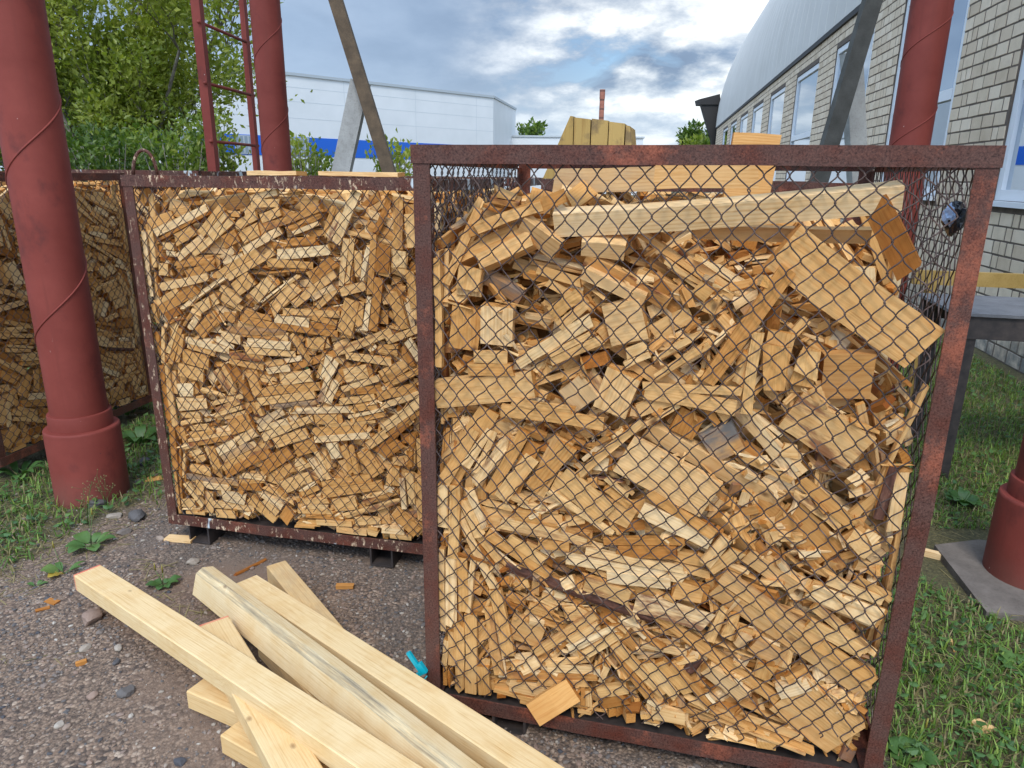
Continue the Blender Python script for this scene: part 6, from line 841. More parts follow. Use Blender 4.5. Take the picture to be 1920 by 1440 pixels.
947,150,866,7,-4,26,-96,134,37,16,1168,54,959,5,8,-66,74,272,30,13,867,16,993,2,2,-71,71,133,50,17,714,61,894,3,-10,-1,-99,97,61,25,604,117,894,8,24,-92,-30,237,31,19,776,51,898,54,43,50,52,81,51,23,553,17,943,71,-71,2,2,296,41,18,929,48,920,74,65,-7,18,86,56,26,884,82,900,67,-71,-9,17,196,32,19,311,47,946,6,-1,-67,74,123,67,27,1177,52,794,40,-82,18,37,105,38,21,657,51,880,1,-10,-2,-100,127,52,25,1036,70,897,16,94,-23,-19,133,64,27,781,15,961,3,-2,-71,-70,295,26,14,886,125,898,97,-7,-12,17,209,57,20,310,158,964,11,-97,-21,5,77,59,35,1007,14,1144,10,10,70,-70,116,38,12,57,97,862,35,-61,61,36,181,24,13,478,185,1012,8,-32,91,24,210,62,29,829,56,945,6,100,1,7,186,68,24,162,120,982,24,39,24,-86,268,40,13,721,15,996,70,-71,3,3,159,36,14,465,38,948,71,71,2,-2,64,42,24,336,67,988,100,-6,4,5,162,34,24,1020,48,964,1,-17,-8,-98,238,42,19,111,64,903,59,48,-37,53,121,59,22,413,76,942,22,-12,2,-97,86,63,35,1213,131,740,27,8,-95,-13,95,46,28,232,96,996,2,-37,92,-11,68,54,34,1234,47,846,20,19,-62,73,145,36,15,1064,180,849,87,49,-4,7,67,46,36,464,106,964,37,-14,3,-92,94,59,33,811,35,978,74,66,-4,6,142,44,18,1066,108,893,35,86,8,-36,154,61,21,1284,144,830,67,-24,22,66,201,38,13,199,164,1068,51,75,-11,42,218,33,20,1162,161,807,1,89,17,-43,190,54,21,636,127,911,18,-8,-95,-26,206,61,18,549,70,923,97,17,17,-3,102,61,33,828,59,980,74,66,-4,6,154,46,30,1068,34,1030,1,-1,-70,71,200,65,21,430,23,997,3,-2,-71,-71,67,53,30,1162,208,863,41,90,6,-11,287,22,19,560,16,991,71,71,2,-2,151,56,15,58,35,735,50,-50,-50,-50,208,27,22,659,42,949,66,73,14,-7,147,44,16,337,144,1005,61,76,18,11,71,58,40,1282,108,782,41,-57,-67,-24,106,40,25,1197,85,810,67,-67,24,22,133,63,22,82,102,1060,26,66,26,66,157,36,15,909,123,929,8,-14,3,99,195,54,26,1261,49,740,71,71,-1,1,87,41,30,997,14,1255,45,-45,54,54,191,22,12,844,56,1016,100,3,-6,0,190,62,17,1068,127,919,17,20,42,87,189,51,20,514,139,998,79,-35,9,50,84,48,36,127,157,1080,37,-65,-62,-24,209,60,16,960,229,904,10,-46,-54,70,97,51,32,259,140,1021,20,-1,-14,-97,74,48,28,1276,248,850,11,70,67,-22,74,55,31,1124,156,902,95,-8,18,-23,114,48,35,376,44,1005,70,-70,9,14,132,56,16,1169,55,853,0,-28,-8,-96,304,38,20,746,140,981,13,-4,-98,-15,133,59,28,595,61,937,17,-97,0,17,153,44,28,1235,224,798,6,-3,-37,-93,116,57,30,354,117,1050,4,-97,-24,0,91,58,32,1293,52,878,12,-70,12,-70,203,23,23,67,16,852,50,50,50,-50,179,44,17,409,67,1030,0,-18,20,-96,131,30,16,1203,190,843,90,-42,10,4,193,44,23,1184,136,842,77,-11,37,51,298,33,12,318,19,959,27,-27,66,66,153,66,22,497,62,986,67,17,11,71,73,63,28,1216,246,823,80,58,17,3,176,29,23,1128,85,952,17,-3,-98,8,276,40,12,562,134,1060,15,-84,52,9,192,59,24,76,106,942,20,72,27,61,192,51,19,233,24,966,30,-30,64,64,93,59,31,168,41,986,64,60,-34,34,194,61,30,812,15,1035,71,-71,0,0,258,27,14,59,18,1004,50,50,50,-50,126,27,21,394,102,1015,10,99,9,5,80,44,35,133,15,884,60,-60,-37,-37,152,23,14,108,78,1010,49,-64,-51,-31,217,22,15,860,130,959,12,-8,64,75,85,51,36,232,160,1047,90,-13,1,-41,114,22,20,1117,114,926,88,-40,20,-15,285,39,16,728,126,930,16,2,-59,-79,175,65,18,1204,163,878,50,15,12,85,275,27,17,1020,225,940,88,-8,-20,-42,104,53,22,222,215,1066,12,94,-32,-4,71,39,35,1202,89,940,17,-1,-98,8,214,43,15,856,37,1042,69,72,-4,5,221,33,22,1095,150,977,17,-9,-91,38,113,60,23,609,49,972,10,18,-73,66,258,36,13,790,100,943,10,-12,63,76,180,68,17,667,37,1010,70,69,12,-12,145,72,19,973,14,1250,45,45,54,-54,195,24,13,697,18,1093,21,-21,67,67,195,58,20,654,70,1017,11,-99,0,-6,185,41,21,586,117,1025,5,5,-15,99,120,41,23,650,71,950,74,-65,8,15,173,22,16,741,151,1023,64,76,10,-7,269,38,23,629,134,956,14,9,-86,49,71,42,25,1158,73,985,9,-2,-99,8,85,66,22,880,17,1110,68,-68,-21,-21,136,56,17,875,17,1216,21,21,68,-67,164,56,18,693,83,985,99,13,7,-9,109,55,33,1063,91,1034,98,-8,14,-13,176,47,25,106,38,989,36,-36,61,60,69,39,27,660,21,1114,0,30,0,-95,304,26,19,1254,43,1060,52,-58,40,48,195,52,27,833,15,1132,21,21,68,-67,246,33,15,249,187,1190,88,-6,28,39,267,42,17,230,82,1056,77,60,-2,-21,184,60,29,
1036,108,1008,98,-8,14,-13,127,59,36,1169,259,952,89,-6,44,-11,85,43,30,255,103,1059,59,-71,36,10,144,39,22,454,104,1057,43,-79,43,-4,161,47,21,512,91,1043,74,43,1,-51,98,63,29,986,62,1019,70,70,8,-12,87,59,26,1208,165,895,20,4,-98,2,198,62,17,1138,239,934,49,37,24,75,84,61,41,587,22,1116,67,-67,-21,-21,180,68,28,60,127,1057,0,-71,0,-71,125,54,29,142,16,982,17,17,69,-69,126,59,16,314,20,1046,21,-21,68,68,124,58,24,348,72,1085,1,72,-69,-1,78,64,38,678,19,1205,0,5,0,-100,270,22,12,479,58,1062,28,-12,89,32,104,42,24,754,55,1067,11,-99,-3,-6,70,56,32,129,40,1054,69,68,17,-17,71,68,30,507,25,1142,67,68,-21,21,105,66,34,1243,132,901,21,-96,-4,19,125,58,20,263,122,1101,90,-18,33,-23,88,57,36,732,17,1236,71,-71,-3,-3,218,39,19,879,81,1050,3,-100,-1,-6,133,67,28,439,21,1074,68,68,19,-19,132,63,26,409,133,1103,78,29,7,-55,167,67,29,185,16,1061,69,-69,-17,-17,234,41,16,313,15,1095,20,20,68,-68,282,22,14,519,87,1114,1,13,-36,92,136,29,20,1181,127,988,32,90,16,-25,162,44,24,1178,98,1053,4,30,5,95,297,38,20,60,65,1070,71,0,-71,0,187,71,30,560,126,1082,52,9,-15,84,180,61,23,874,58,1078,100,3,-6,-2,134,61,31,1276,178,916,70,6,18,68,176,57,16,1216,85,996,29,8,-95,1,191,55,22,201,37,1114,7,6,-70,71,199,60,24,976,65,1086,70,11,6,70,76,65,28,940,115,1002,84,-31,-43,12,92,53,30,223,14,1140,8,8,70,-70,249,35,12,1074,150,1020,25,-29,-29,-88,198,64,20,342,44,1164,74,67,3,0,171,64,19,135,16,1072,17,-17,69,69,128,25,17,1225,207,920,67,36,-42,-50,85,50,35,490,176,1140,37,-5,22,-90,166,67,18,348,112,1124,93,-30,-6,-19,113,52,35,519,123,1116,31,0,39,-87,130,45,26,142,112,1156,30,-43,72,45,184,57,30,838,38,1102,71,-71,-3,-4,217,23,21,395,183,1162,26,-94,-14,-15,164,49,22,268,80,1129,90,43,-10,4,121,58,34,1050,161,1064,37,91,-10,-16,94,46,32,1151,154,1042,29,36,-89,-5,212,57,17,796,15,1287,4,4,71,-71,246,42,13,920,152,1042,5,-1,-34,-94,121,68,19,56,15,1210,50,-50,50,50,284,21,13,670,71,1052,6,0,100,-1,76,48,36,788,104,1047,4,-71,-69,-12,110,47,35,60,44,1224,71,0,-71,0,120,45,31,1219,214,962,19,2,-97,12,121,41,24,1117,95,1123,34,-72,-61,5,153,22,14,109,158,1163,6,5,59,-81,119,62,31,79,92,1217,36,-54,59,47,80,53,26,87,37,1134,71,0,-70,0,128,58,22,168,76,1155,83,56,-3,-8,184,28,20,731,65,1094,12,7,10,-98,198,26,21,982,204,1033,70,-71,-7,-3,166,45,27,111,129,1168,83,-18,-52,6,127,26,17,93,142,1251,57,41,-37,61,87,53,38,139,25,1188,71,-71,5,5,64,59,34,586,199,1098,80,-10,59,-1,61,59,34,714,113,1039,70,-71,6,5,88,68,36,150,67,1230,4,-74,-67,4,111,64,27,240,104,1188,0,-3,-42,91,74,62,30,428,98,1144,63,26,25,-69,150,48,23,566,60,1103,35,-92,6,15,81,46,24,904,42,1146,3,4,71,-71,89,52,34,163,266,1271,11,0,99,0,176,47,29,364,65,1166,3,6,-67,74,221,23,20,1060,67,1084,16,-26,-6,-95,148,52,28,551,15,1226,17,17,69,-69,260,30,14,591,121,1122,46,-86,-2,22,184,45,25,844,118,1088,52,-31,36,71,83,44,37,942,180,1084,86,-44,-5,-25,255,30,23,489,14,1227,17,17,69,-69,238,29,13,106,246,1312,36,-65,61,27,98,58,38,746,113,1109,98,0,12,18,148,52,28,765,183,1071,25,-94,-21,13,73,41,23,702,104,1088,18,-8,0,-98,98,51,26,54,160,1275,11,70,-11,-70,277,36,19,167,19,1273,71,71,4,-4,64,63,23,430,32,1185,4,-8,73,68,154,29,16,357,101,1199,1,4,-27,96,134,66,21,220,81,1203,39,18,33,-84,137,57,21,57,112,1217,40,-59,55,44,109,23,17,914,154,1082,7,30,84,-44,208,64,29,649,180,1168,70,18,3,-69,166,53,20,677,276,1216,44,-44,-55,-55,198,67,28,552,70,1181,20,98,-5,0,253,42,22,614,70,1139,81,-55,-4,22,105,48,28,380,68,1211,1,0,87,-50,213,23,22,1105,65,1146,22,42,-14,87,192,56,19,760,46,1138,4,-1,73,68,198,59,29,740,162,1105,48,-84,-15,18,207,29,21,659,174,1123,15,6,79,-60,112,62,30,301,148,1255,94,27,-22,-2,128,59,22,981,34,1192,48,48,51,-52,128,51,27,956,78,1170,68,74,1,0,76,41,38,1019,115,1133,38,24,30,84,201,34,23,850,59,1186,3,1,2,100,132,59,22,918,81,1142,11,1,1,99,199,30,13,927,16,1400,60,60,-37,37,138,57,16,1121,183,1067,26,79,-48,28,144,46,30,128,59,1268,58,-53,-40,47,99,44,27,1230,156,1015,7,-47,-9,-88,200,66,18,77,145,1336,32,63,-32,-63,80,53,23,357,100,1227,2,-3,26,-97,141,50,27,
288,16,1210,8,-8,70,70,214,72,17,532,79,1241,93,25,-4,26,133,43,22,628,171,1195,8,-6,98,15,117,39,38,775,95,1164,100,5,1,-1,188,65,22,662,110,1203,11,-30,75,-57,280,28,13,241,64,1254,49,51,-51,49,66,65,34,637,62,1203,18,92,34,-8,125,38,15,240,36,1235,1,1,-71,70,68,67,22,566,120,1185,36,-10,-47,-80,120,46,26,182,81,1284,71,5,1,71,100,53,32,317,197,1290,2,-5,35,-94,98,52,30,762,133,1210,16,-5,-98,-6,70,59,41,230,77,1306,12,-79,59,9,116,33,20,594,85,1215,33,8,-58,-74,176,50,24,1090,151,1133,58,-5,43,69,106,39,33,467,19,1329,69,69,-17,17,82,65,22,761,14,1322,4,4,71,-71,202,36,13,819,56,1208,2,-1,-2,-100,269,39,20,1051,177,1156,30,-39,66,57,77,55,31,278,241,1398,16,8,-24,95,155,57,18,896,109,1203,4,-3,-68,-73,193,60,30,709,38,1297,47,48,-52,52,87,68,34,338,38,1228,71,71,1,-1,128,62,27,105,205,1308,15,12,44,-88,83,54,22,408,81,1261,100,2,-5,6,117,41,32,902,70,1246,6,3,-67,-74,133,58,25,1128,254,1032,68,68,19,-19,294,29,18,453,102,1211,66,-33,-31,-60,65,53,28,1271,175,999,39,-59,39,-59,231,42,21,914,43,1243,1,-3,74,-68,86,51,27,129,129,1304,71,-37,-52,28,232,39,15,567,22,1358,69,69,-17,17,122,68,29,612,43,1270,70,68,14,-15,110,70,28,750,86,1211,66,73,12,-8,73,55,25,1260,237,1012,70,-16,11,69,102,55,28,179,112,1314,4,-71,70,0,164,38,17,1169,74,1111,42,-1,-90,-11,173,67,18,410,196,1289,71,13,16,-67,195,36,12,55,135,1364,10,70,10,70,186,58,20,384,16,1333,22,22,67,-67,244,28,16,466,25,1262,17,-17,69,69,116,53,35,510,93,1280,72,68,-4,13,86,44,34,797,21,1393,70,-70,-11,-11,191,48,26,170,265,1308,100,0,-7,0,68,49,36,1037,83,1243,95,8,17,-23,175,51,20,321,74,1296,6,-6,1,-100,127,51,28,664,102,1252,21,-14,-67,-70,132,52,21,1243,255,1039,1,-4,16,99,121,63,34,418,53,1273,72,-70,-3,6,285,32,17,107,221,1351,3,19,-31,-93,69,47,26,61,64,1334,70,-10,70,-10,85,65,33,314,72,1328,100,1,6,3,121,42,36,612,19,1325,17,17,69,-69,201,32,22,59,50,1487,71,0,71,0,88,42,28,184,185,1359,46,52,-51,-51,166,66,25,218,54,1342,5,-3,-69,-72,72,47,37,242,19,1397,69,69,-16,16,292,37,22,430,86,1316,100,-4,5,7,112,45,29,454,188,1289,25,33,-87,-26,108,44,28,1192,99,1128,15,89,13,-40,188,53,19,129,62,1314,96,11,-25,-3,109,37,17,246,21,1372,22,0,98,0,294,27,12,427,50,1309,70,71,6,3,262,40,23,236,245,1346,33,-62,63,34,123,63,25,272,15,1290,67,67,-22,22,160,34,13,341,38,1349,1,-1,-71,-71,148,34,21,775,73,1249,71,-7,13,-69,90,60,34,1234,117,1109,14,-41,-15,-89,127,68,28,626,49,1325,72,66,12,-17,80,43,29,898,236,1277,61,76,4,22,212,67,26,252,17,1340,69,69,-16,16,124,51,18,340,86,1363,97,-25,3,-3,184,61,26,708,77,1302,4,15,0,99,261,38,24,1024,55,1177,66,-52,49,23,86,40,30,803,155,1249,28,-62,-72,14,63,64,42,756,14,1422,70,-70,-11,-11,273,31,13,532,222,1312,58,-42,-42,56,134,54,35,699,75,1265,69,70,17,-11,57,45,36,602,173,1341,93,14,12,-32,131,45,35,617,56,1365,1,13,4,99,141,38,18,914,64,1319,94,9,4,-32,99,62,28,881,73,1290,28,-1,5,-96,99,56,28,497,153,1348,65,-2,29,-71,91,53,35,399,18,1398,22,22,67,-67,172,57,19,1293,157,999,62,33,62,33,299,32,23,252,129,1383,94,-35,-3,-4,117,64,34,1242,177,1155,36,-10,-92,12,104,65,21,1073,234,1156,33,-65,56,-41,78,47,37,151,220,1406,31,19,12,-92,174,53,23,1296,131,1124,69,15,69,15,149,61,19,982,201,1289,41,33,56,-65,101,38,30,1209,245,1144,37,1,-91,18,198,61,30,462,68,1345,68,-9,-2,-73,67,61,28,72,265,1421,0,-71,0,-71,122,51,25,448,261,1367,16,-36,37,84,83,46,37,795,70,1339,12,-98,14,-2,203,56,16,113,143,1324,49,-34,69,-41,115,46,28,890,179,1327,84,-1,-13,52,161,42,13,1034,76,1266,98,11,16,-2,196,43,22,664,22,1432,11,11,70,-70,113,45,28,381,131,1303,33,70,4,-63,76,51,23,1143,39,1373,69,-70,12,9,175,53,18,113,243,1396,20,-23,67,-68,109,58,27,858,134,1333,12,-44,89,1,213,70,22,548,16,1408,17,17,69,-69,115,39,16,1188,151,1128,73,57,35,-14,293,28,22,902,178,1260,49,35,68,-41,67,47,29,658,183,1375,13,-68,-71,-14,136,60,25,422,239,1378,87,39,-31,0,126,65,24,1296,48,1154,0,71,0,71,117,49,17,200,247,1460,6,2,99,12,164,52,23,272,179,1380,50,-23,-28,-79,155,60,21,529,143,1404,67,4,7,-74,211,57,19,1193,94,1338,30,54,37,-70,94,51,22,
298,222,1417,11,-55,79,23,76,55,38,676,182,1330,88,27,19,-35,62,52,34,1217,63,1110,24,34,-62,67,132,53,23,1100,43,1347,70,-70,12,10,276,21,22,204,182,1424,16,-37,91,11,74,57,38,392,143,1361,70,-22,-15,-66,99,68,34,1253,109,1135,37,-4,-90,23,66,65,25,1039,145,1286,24,13,-45,85,140,66,27,427,273,1438,70,-70,-13,-13,116,54,34,517,93,1360,96,-6,7,28,172,48,22,1104,43,1243,70,-70,11,11,298,33,20,1264,74,1232,67,-14,20,-70,89,61,33,1136,46,1287,70,-70,12,9,207,71,29,721,120,1303,46,88,6,-12,135,48,25,402,177,1394,56,38,31,-67,57,66,33,1180,197,1143,3,91,11,-40,190,68,29,56,92,1419,10,70,-10,-70,94,55,22,453,161,1359,57,16,80,9,79,57,35,1139,87,1290,16,-2,-99,0,213,54,26,1233,108,1218,38,24,5,89,131,49,26,1218,181,1144,9,91,-3,-39,175,62,22,110,116,1374,23,-66,70,15,127,60,29,157,111,1426,7,-2,96,27,176,40,17,106,134,1412,70,24,14,-66,201,69,17,856,88,1431,74,7,5,-67,103,45,29,596,70,1408,7,-99,7,10,164,46,29,986,69,1349,7,-22,-83,-51,109,50,17,934,40,1354,72,70,-1,-3,75,45,31,788,58,1362,100,2,-3,0,201,48,26,280,177,1442,20,-97,8,-9,65,58,33,839,102,1405,9,-97,23,1,214,63,27,393,218,1453,8,10,-62,78,130,52,24,589,46,1457,78,59,-14,12,155,52,18,1164,102,1198,14,-41,-15,-89,99,64,33,821,41,1471,5,6,69,-72,122,48,26,387,242,1467,60,-77,15,16,123,71,17,1222,242,1222,94,-30,17,-3,163,71,24,829,122,1371,76,-62,13,-12,191,45,27,52,236,1461,68,21,67,21,132,41,13,133,68,1409,8,0,99,11,129,44,24,347,211,1404,75,35,-4,56,99,43,26,339,173,1425,35,-67,-65,-7,66,48,41,782,73,1390,3,-97,23,-3,94,39,29,431,127,1412,9,-99,5,6,134,61,24,236,164,1462,19,-97,10,-9,192,70,28,587,127,1381,99,9,2,-6,214,66,16,236,43,1435,62,77,8,11,73,49,26,431,60,1401,6,100,-4,-2,119,61,31,151,144,1463,56,4,-18,81,160,69,19,639,21,1491,70,71,-5,5,130,62,25,723,68,1433,1,-1,-72,-70,220,30,21,473,60,1428,2,2,6,100,78,64,26,334,82,1405,6,68,-73,3,88,50,33,720,46,1422,68,-70,14,13,107,63,22,89,17,1277,49,51,49,-51,159,24,17,714,114,1390,50,-50,46,-53,115,44,30,232,68,1449,60,77,21,1,131,55,27,963,95,1329,60,72,-1,-35,154,23,22,513,156,1442,4,-6,-76,64,225,30,14,1006,109,1325,45,54,-70,-7,76,54,27,142,16,1400,70,70,-13,13,127,44,16,932,78,1442,12,12,-12,98,274,32,16,675,123,1454,68,-37,-31,55,69,53,23,765,105,1450,98,20,5,0,126,51,31,649,118,1404,9,-99,8,2,88,62,35,132,81,1457,49,-25,-54,64,110,57,15,839,34,1444,8,0,100,-3,120,25,12,87,154,1479,64,31,-70,-3,76,53,34,514,252,1459,19,-19,68,-69,92,58,32,222,104,1480,98,13,6,15,60,61,32,568,120,1432,7,-6,-8,99,129,46,26,100,256,1449,52,48,52,48,64,49,32,926,125,1437,9,-93,32,14,268,28,20,1238,130,1189,78,-20,29,-51,208,36,16,385,141,1466,1,9,98,19,94,52,38,244,249,1493,99,12,-6,2,160,70,28,1144,180,1237,66,19,35,64,98,59,28,437,60,1472,10,0,88,-46,212,62,16,1065,104,1353,7,14,29,94,198,52,26,895,184,1380,51,-34,55,-57,135,41,26,1269,189,1177,46,-51,-4,-72,146,71,17,571,77,1453,5,2,100,-2,153,38,12,282,127,1499,8,-63,-76,-10,196,60,29,345,95,1449,83,-56,-1,4,88,43,39,175,151,1497,15,-98,-15,-6,83,59,33,1058,83,1390,8,2,-43,90,64,61,25,92,37,1400,49,49,-50,52,214,30,14,302,59,1506,13,-99,1,0,162,63,20,377,85,1480,97,21,0,10,109,52,22,338,138,1505,15,-76,62,15,79,54,34,648,76,1478,8,-5,3,100,206,31,23,466,127,1493,65,-35,31,60,91,47,23,199,200,1510,59,79,4,15,73,39,22,545,238,1503,100,-1,0,2,162,55,30,675,236,1470,94,-30,-1,16,251,26,19,630,270,1472,11,-14,-78,-60,240,24,12,582,144,1470,14,1,-7,99,167,60,23,1264,276,1163,3,3,-71,71,76,46,28,603,91,1496,3,100,2,4,117,54,22,428,154,1512,10,-58,80,10,76,38,35,513,152,1510,2,2,-47,-88,117,47,32,603,152,1500,7,-100,-5,-1,60,55,34,1017,154,1350,8,-20,-86,-46,92,48,27,923,142,1394,95,12,26,-13,100,66,24,773,141,1489,6,11,-76,64,162,58,30,950,156,1420,7,-91,30,28,94,51,36,731,52,1509,5,7,100,-3,140,29,21,906,57,1453,72,65,8,-22,222,40,18,1252,64,1386,70,37,-54,30,186,59,22,929,194,1393,43,38,-14,81,293,25,12,1242,89,1298,69,64,-10,-31,117,52,34,839,243,1447,20,-36,-48,-77,130,47,34,1143,42,1418,13,9,-69,70,180,35,24,1149,150,1320,64,-32,-11,-69,183,37,22,
1236,269,1238,10,19,-46,86,130,40,25,956,92,1463,2,-98,12,13,215,68,29,1234,198,1252,94,34,8,-2,137,43,30,1285,183,1199,52,48,-71,2,279,38,18,1170,168,1323,31,94,-7,-16,281,33,15,1201,174,1331,14,14,32,93,203,66,26,1247,151,1263,40,1,24,-89,64,38,33,1226,236,1269,15,14,-93,29,153,40,22,]
TAGS_F = {0: 'wide', 1: 'grey', 2: 'beam1', 3: 'beam2', 4: 'beam3', 5: 'bark2', 6: 'white', 7: 'b31', 8: 'b32', 9: 'b33', 10: 'b34', 11: 'b35', 1030: 'long_top', 1031: 'under_top', 1032: 'diag', 1033: 'slant', 1034: 'blk', 1035: 'bark', 1036: 'pale', 1037: 'square', 1038: 'vert', 1039: 'yel', 1040: 'u1', 1041: 'u2', 1042: 'd1', 1043: 'green', 1044: 'plank', 1045: 'b19', 1046: 'ribbed', 1047: 'red', 1048: 'brown'}
TOP = {0:[21, 26, 39, 47, 51, 52, 59, 62, 65, 66, 67, 68, 72, 77, 78, 81, 88, 92, 93, 99, 100, 104, 107, 108, 118, 130, 133, 134, 135, 136, 137, 138, 147, 159, 168, 174, 178, 192, 194, 208, 209, 211, 214, 237, 238, 258, 259, 261, 266, 280, 291, 301, 302, 315, 328, 329, 333, 355, 357, 359, 408, 409, 428, 435, 436, 441, 442, 449, 458, 469, 470, 502, 503, 509, 512, 513, 519, 548, 549, 551, 558, 562, 573, 579, 580, 582, 584, 585, 590, 591, 592, 617, 643, 644, 646, 674, 699, 700, 703, 725, 740, 741, 748, 757, 804, 805, 814, 818, 819, 832, 836, 842, 843, 852, 853, 854, 864, 869, 883, 923, 924, 929, 948, 949, 991, 992, 998, 999, 1006, 1012, 1029, 1042, 1051, 1052, 1099, 1104, 1128, 1129, 1130, 1142, 1143, 1144, 1188, 1189, 1219, 1220, 1243, 1251, 1265, 1288, 1307, 1331, 1332, 1346, 1352, 1357, 1368, 1386, 1390, 1433, 1460, 1521, 1525, 1526, 1550, 1555, 1587, 1594, 1623, 1632, 1654, 1655, 1673, 1680, 1688, 1693, 1696],3:[45, 69, 75, 93, 116, 136, 168, 176, 186, 210, 225, 227, 259, 269, 274, 296, 297, 318, 337, 369, 370, 446, 457, 494, 508, 509, 565, 569, 589, 605, 616, 638, 657, 679, 686, 688, 690, 729, 734, 739, 744, 746, 752, 758, 762, 799, 830, 836, 870, 895, 909, 910, 951, 960, 998, 1010, 1021, 1122, 1150, 1151, 1166, 1177, 1196, 1212, 1217, 1225, 1226, 1246, 1271, 1274, 1318, 1324, 1380, 1405, 1431, 1444, 1468, 1476, 1506, 1519, 1687, 1715],1:[1520, 1632],8:[168]}
def decode(a):
    """ten whole numbers a piece: centre in mm, quaternion in hundredths, size in mm"""
    return [(Vector(a[i:i + 3]) / 1000, Quaternion([v / 100 for v in a[i + 3:i + 7]]).normalized(), tuple(v / 1000 for v in a[i + 7:i + 10])) for i in range(0, len(a), 10)]
def cleave(rows, tags, seed):
    """many offcuts are thinner than the space they were laid in: part those into two stacked or side-by-side pieces"""
    out = []; newtags = {}; origin = []
    for i, (c, q, d) in enumerate(rows):
        L, W, T = d
        origin += [i] * (len(out) - len(origin)); rnd = random.Random(seed * 77003 + round(c.x * 1000) * 31 + round(c.z * 1000) * 17 + round(c.y * 1000))
        if i in tags: newtags[len(out)] = tags[i]; out.append((c, q, d)); origin.append(i); continue
        u = rnd.random(); X, Y, Z = (q @ Vector(a) for a in ((1, 0, 0), (0, 1, 0), (0, 0, 1)))
        def put(oy, oz, w, t):
            l = L * rnd.uniform(.62, 1.0); dx = rnd.uniform(-1, 1) * (L - l) * .5
            out.append((c + X * dx + Y * oy + Z * oz, q @ Quaternion((0, 0, 1), rnd.uniform(-.13, .13)) @ Quaternion((0, 1, 0), rnd.uniform(-.04, .04)), (l, w * .94, t * .91)))
        if T > .017 and u < .62:
            f = rnd.uniform(.35, .65); put(0, -T / 2 + T * f / 2, W * rnd.uniform(.85, 1), T * f); put(0, T / 2 - T * (1 - f) / 2, W * rnd.uniform(.8, 1), T * (1 - f))
        elif W > .042 and u < .88:
            f = rnd.uniform(.35, .65); put(-W / 2 + W * f / 2, 0, W * f, T); put(W / 2 - W * (1 - f) / 2, 0, W * (1 - f), T * rnd.uniform(.8, 1))
        else: out.append((c, q, d))
        origin += [i] * (len(out) - len(origin))
    return out, newtags, origin
SETS = {}
SETS['F'], TAGS_F, FROM_F = cleave(decode(DATA_F), TAGS_F, 4)
SETS['M'], _, FROM_M = cleave(decode(DATA_M), {}, 6)

def piece_geom(dims, seed, kind=None):
    """an offcut within the given box: verts, faces, marks (0 side, 1 end grain, 2 bark)"""
    rnd = random.Random(seed)
    L, Wd, T = dims
    k = kind or rnd.choices(['board', 'wedge', 'wane', 'split', 'skew'], [42, 14, .8, 21, 22])[0]
    hw, ht = Wd / 2, T / 2
    if k == 'wane':
        n = 5; sec = [(-hw, -ht), (hw, -ht)] + [(hw * math.cos(PI * i / (n - 1)) * (1 if i not in (0, n - 1) else 1), -ht * .1 + ht * 1.1 * math.sin(PI * i / (n - 1))) for i in range(n)]
        mk = [0] + [0] + [2] * (n - 1) + [0]
    elif k == 'split':
        sec = [(-hw, -ht * rnd.uniform(.6, 1)), (hw * rnd.uniform(-.2, .3), -ht), (hw, -ht * rnd.uniform(.2, .9)), (hw * rnd.uniform(.6, 1), ht), (hw * rnd.uniform(-.4, .1), ht * rnd.uniform(.75, 1)), (-hw * rnd.uniform(.7, 1), ht * rnd.uniform(.3, 1))]
        mk = [0] * 6
    else:
        sec = [(-hw, -ht), (hw, -ht), (hw, ht), (-hw, ht)]; mk = [0] * 4
    st = 5 if (L > .18 or k in ('split', 'wane')) else 3
    n = len(sec); V = []
    s0 = rnd.uniform(-.5, .5) * (Wd * .9 if k in ('skew', 'wedge') else Wd * .10); s1 = rnd.uniform(-.5, .5) * (Wd * .9 if k == 'skew' else Wd * .10)
    e0, e1 = rnd.uniform(-.15, .15) * T, rnd.uniform(-.15, .15) * T
    bow = rnd.uniform(-1, 1) * min(.006, L * .014); bow2 = rnd.uniform(-1, 1) * min(.004, L * .01)
    tw = rnd.uniform(-.04, .04)
    for i in range(st):
        s = i / (st - 1); u = s - .5
        sc_w = 1.0; sc_t = 1.0
        if k == 'wedge': sc_t = 1 - .78 * s; sc_w = 1 - .25 * s
        if k == 'split': sc_t = 1 - .35 * abs(u) * rnd.uniform(.6, 1.6); sc_w = 1 - .3 * s * rnd.random()
        for (a, b) in sec:
            a2, b2 = a * sc_w, b * sc_t
            if k == 'wedge': b2 = b2 - ht * (1 - sc_t) * .9
            a2, b2 = a2 - b2 * tw * u * 2, b2 + a2 * tw * u * 2
            x = u * (L - abs(s0) * .5 - abs(s1) * .5)
            x += (1 - s) * (a / hw * s0 * .5 + b / ht * e0 * .5) + s * (a / hw * s1 * .5 + b / ht * e1 * .5)
            j = .0022 if k in ('split', 'wane') else .0013
            if k == 'split' and i in (0, st - 1): x += rnd.uniform(-1, 1) * min(.02, L * .06)
            V.append(Vector((x, a2 + bow * (1 - 4 * u * u) + rnd.uniform(-j, j), b2 + bow2 * (1 - 4 * u * u) + rnd.uniform(-j, j))))
    F = [tuple(range(n - 1, -1, -1)), tuple(range((st - 1) * n, st * n))]; M = [1, 1]
    for i in range(st - 1):
        for c in range(n):
            F.append((i * n + c, i * n + (c + 1) % n, (i + 1) * n + (c + 1) % n, (i + 1) * n + c)); M.append(mk[c])
    return V, F, M, k

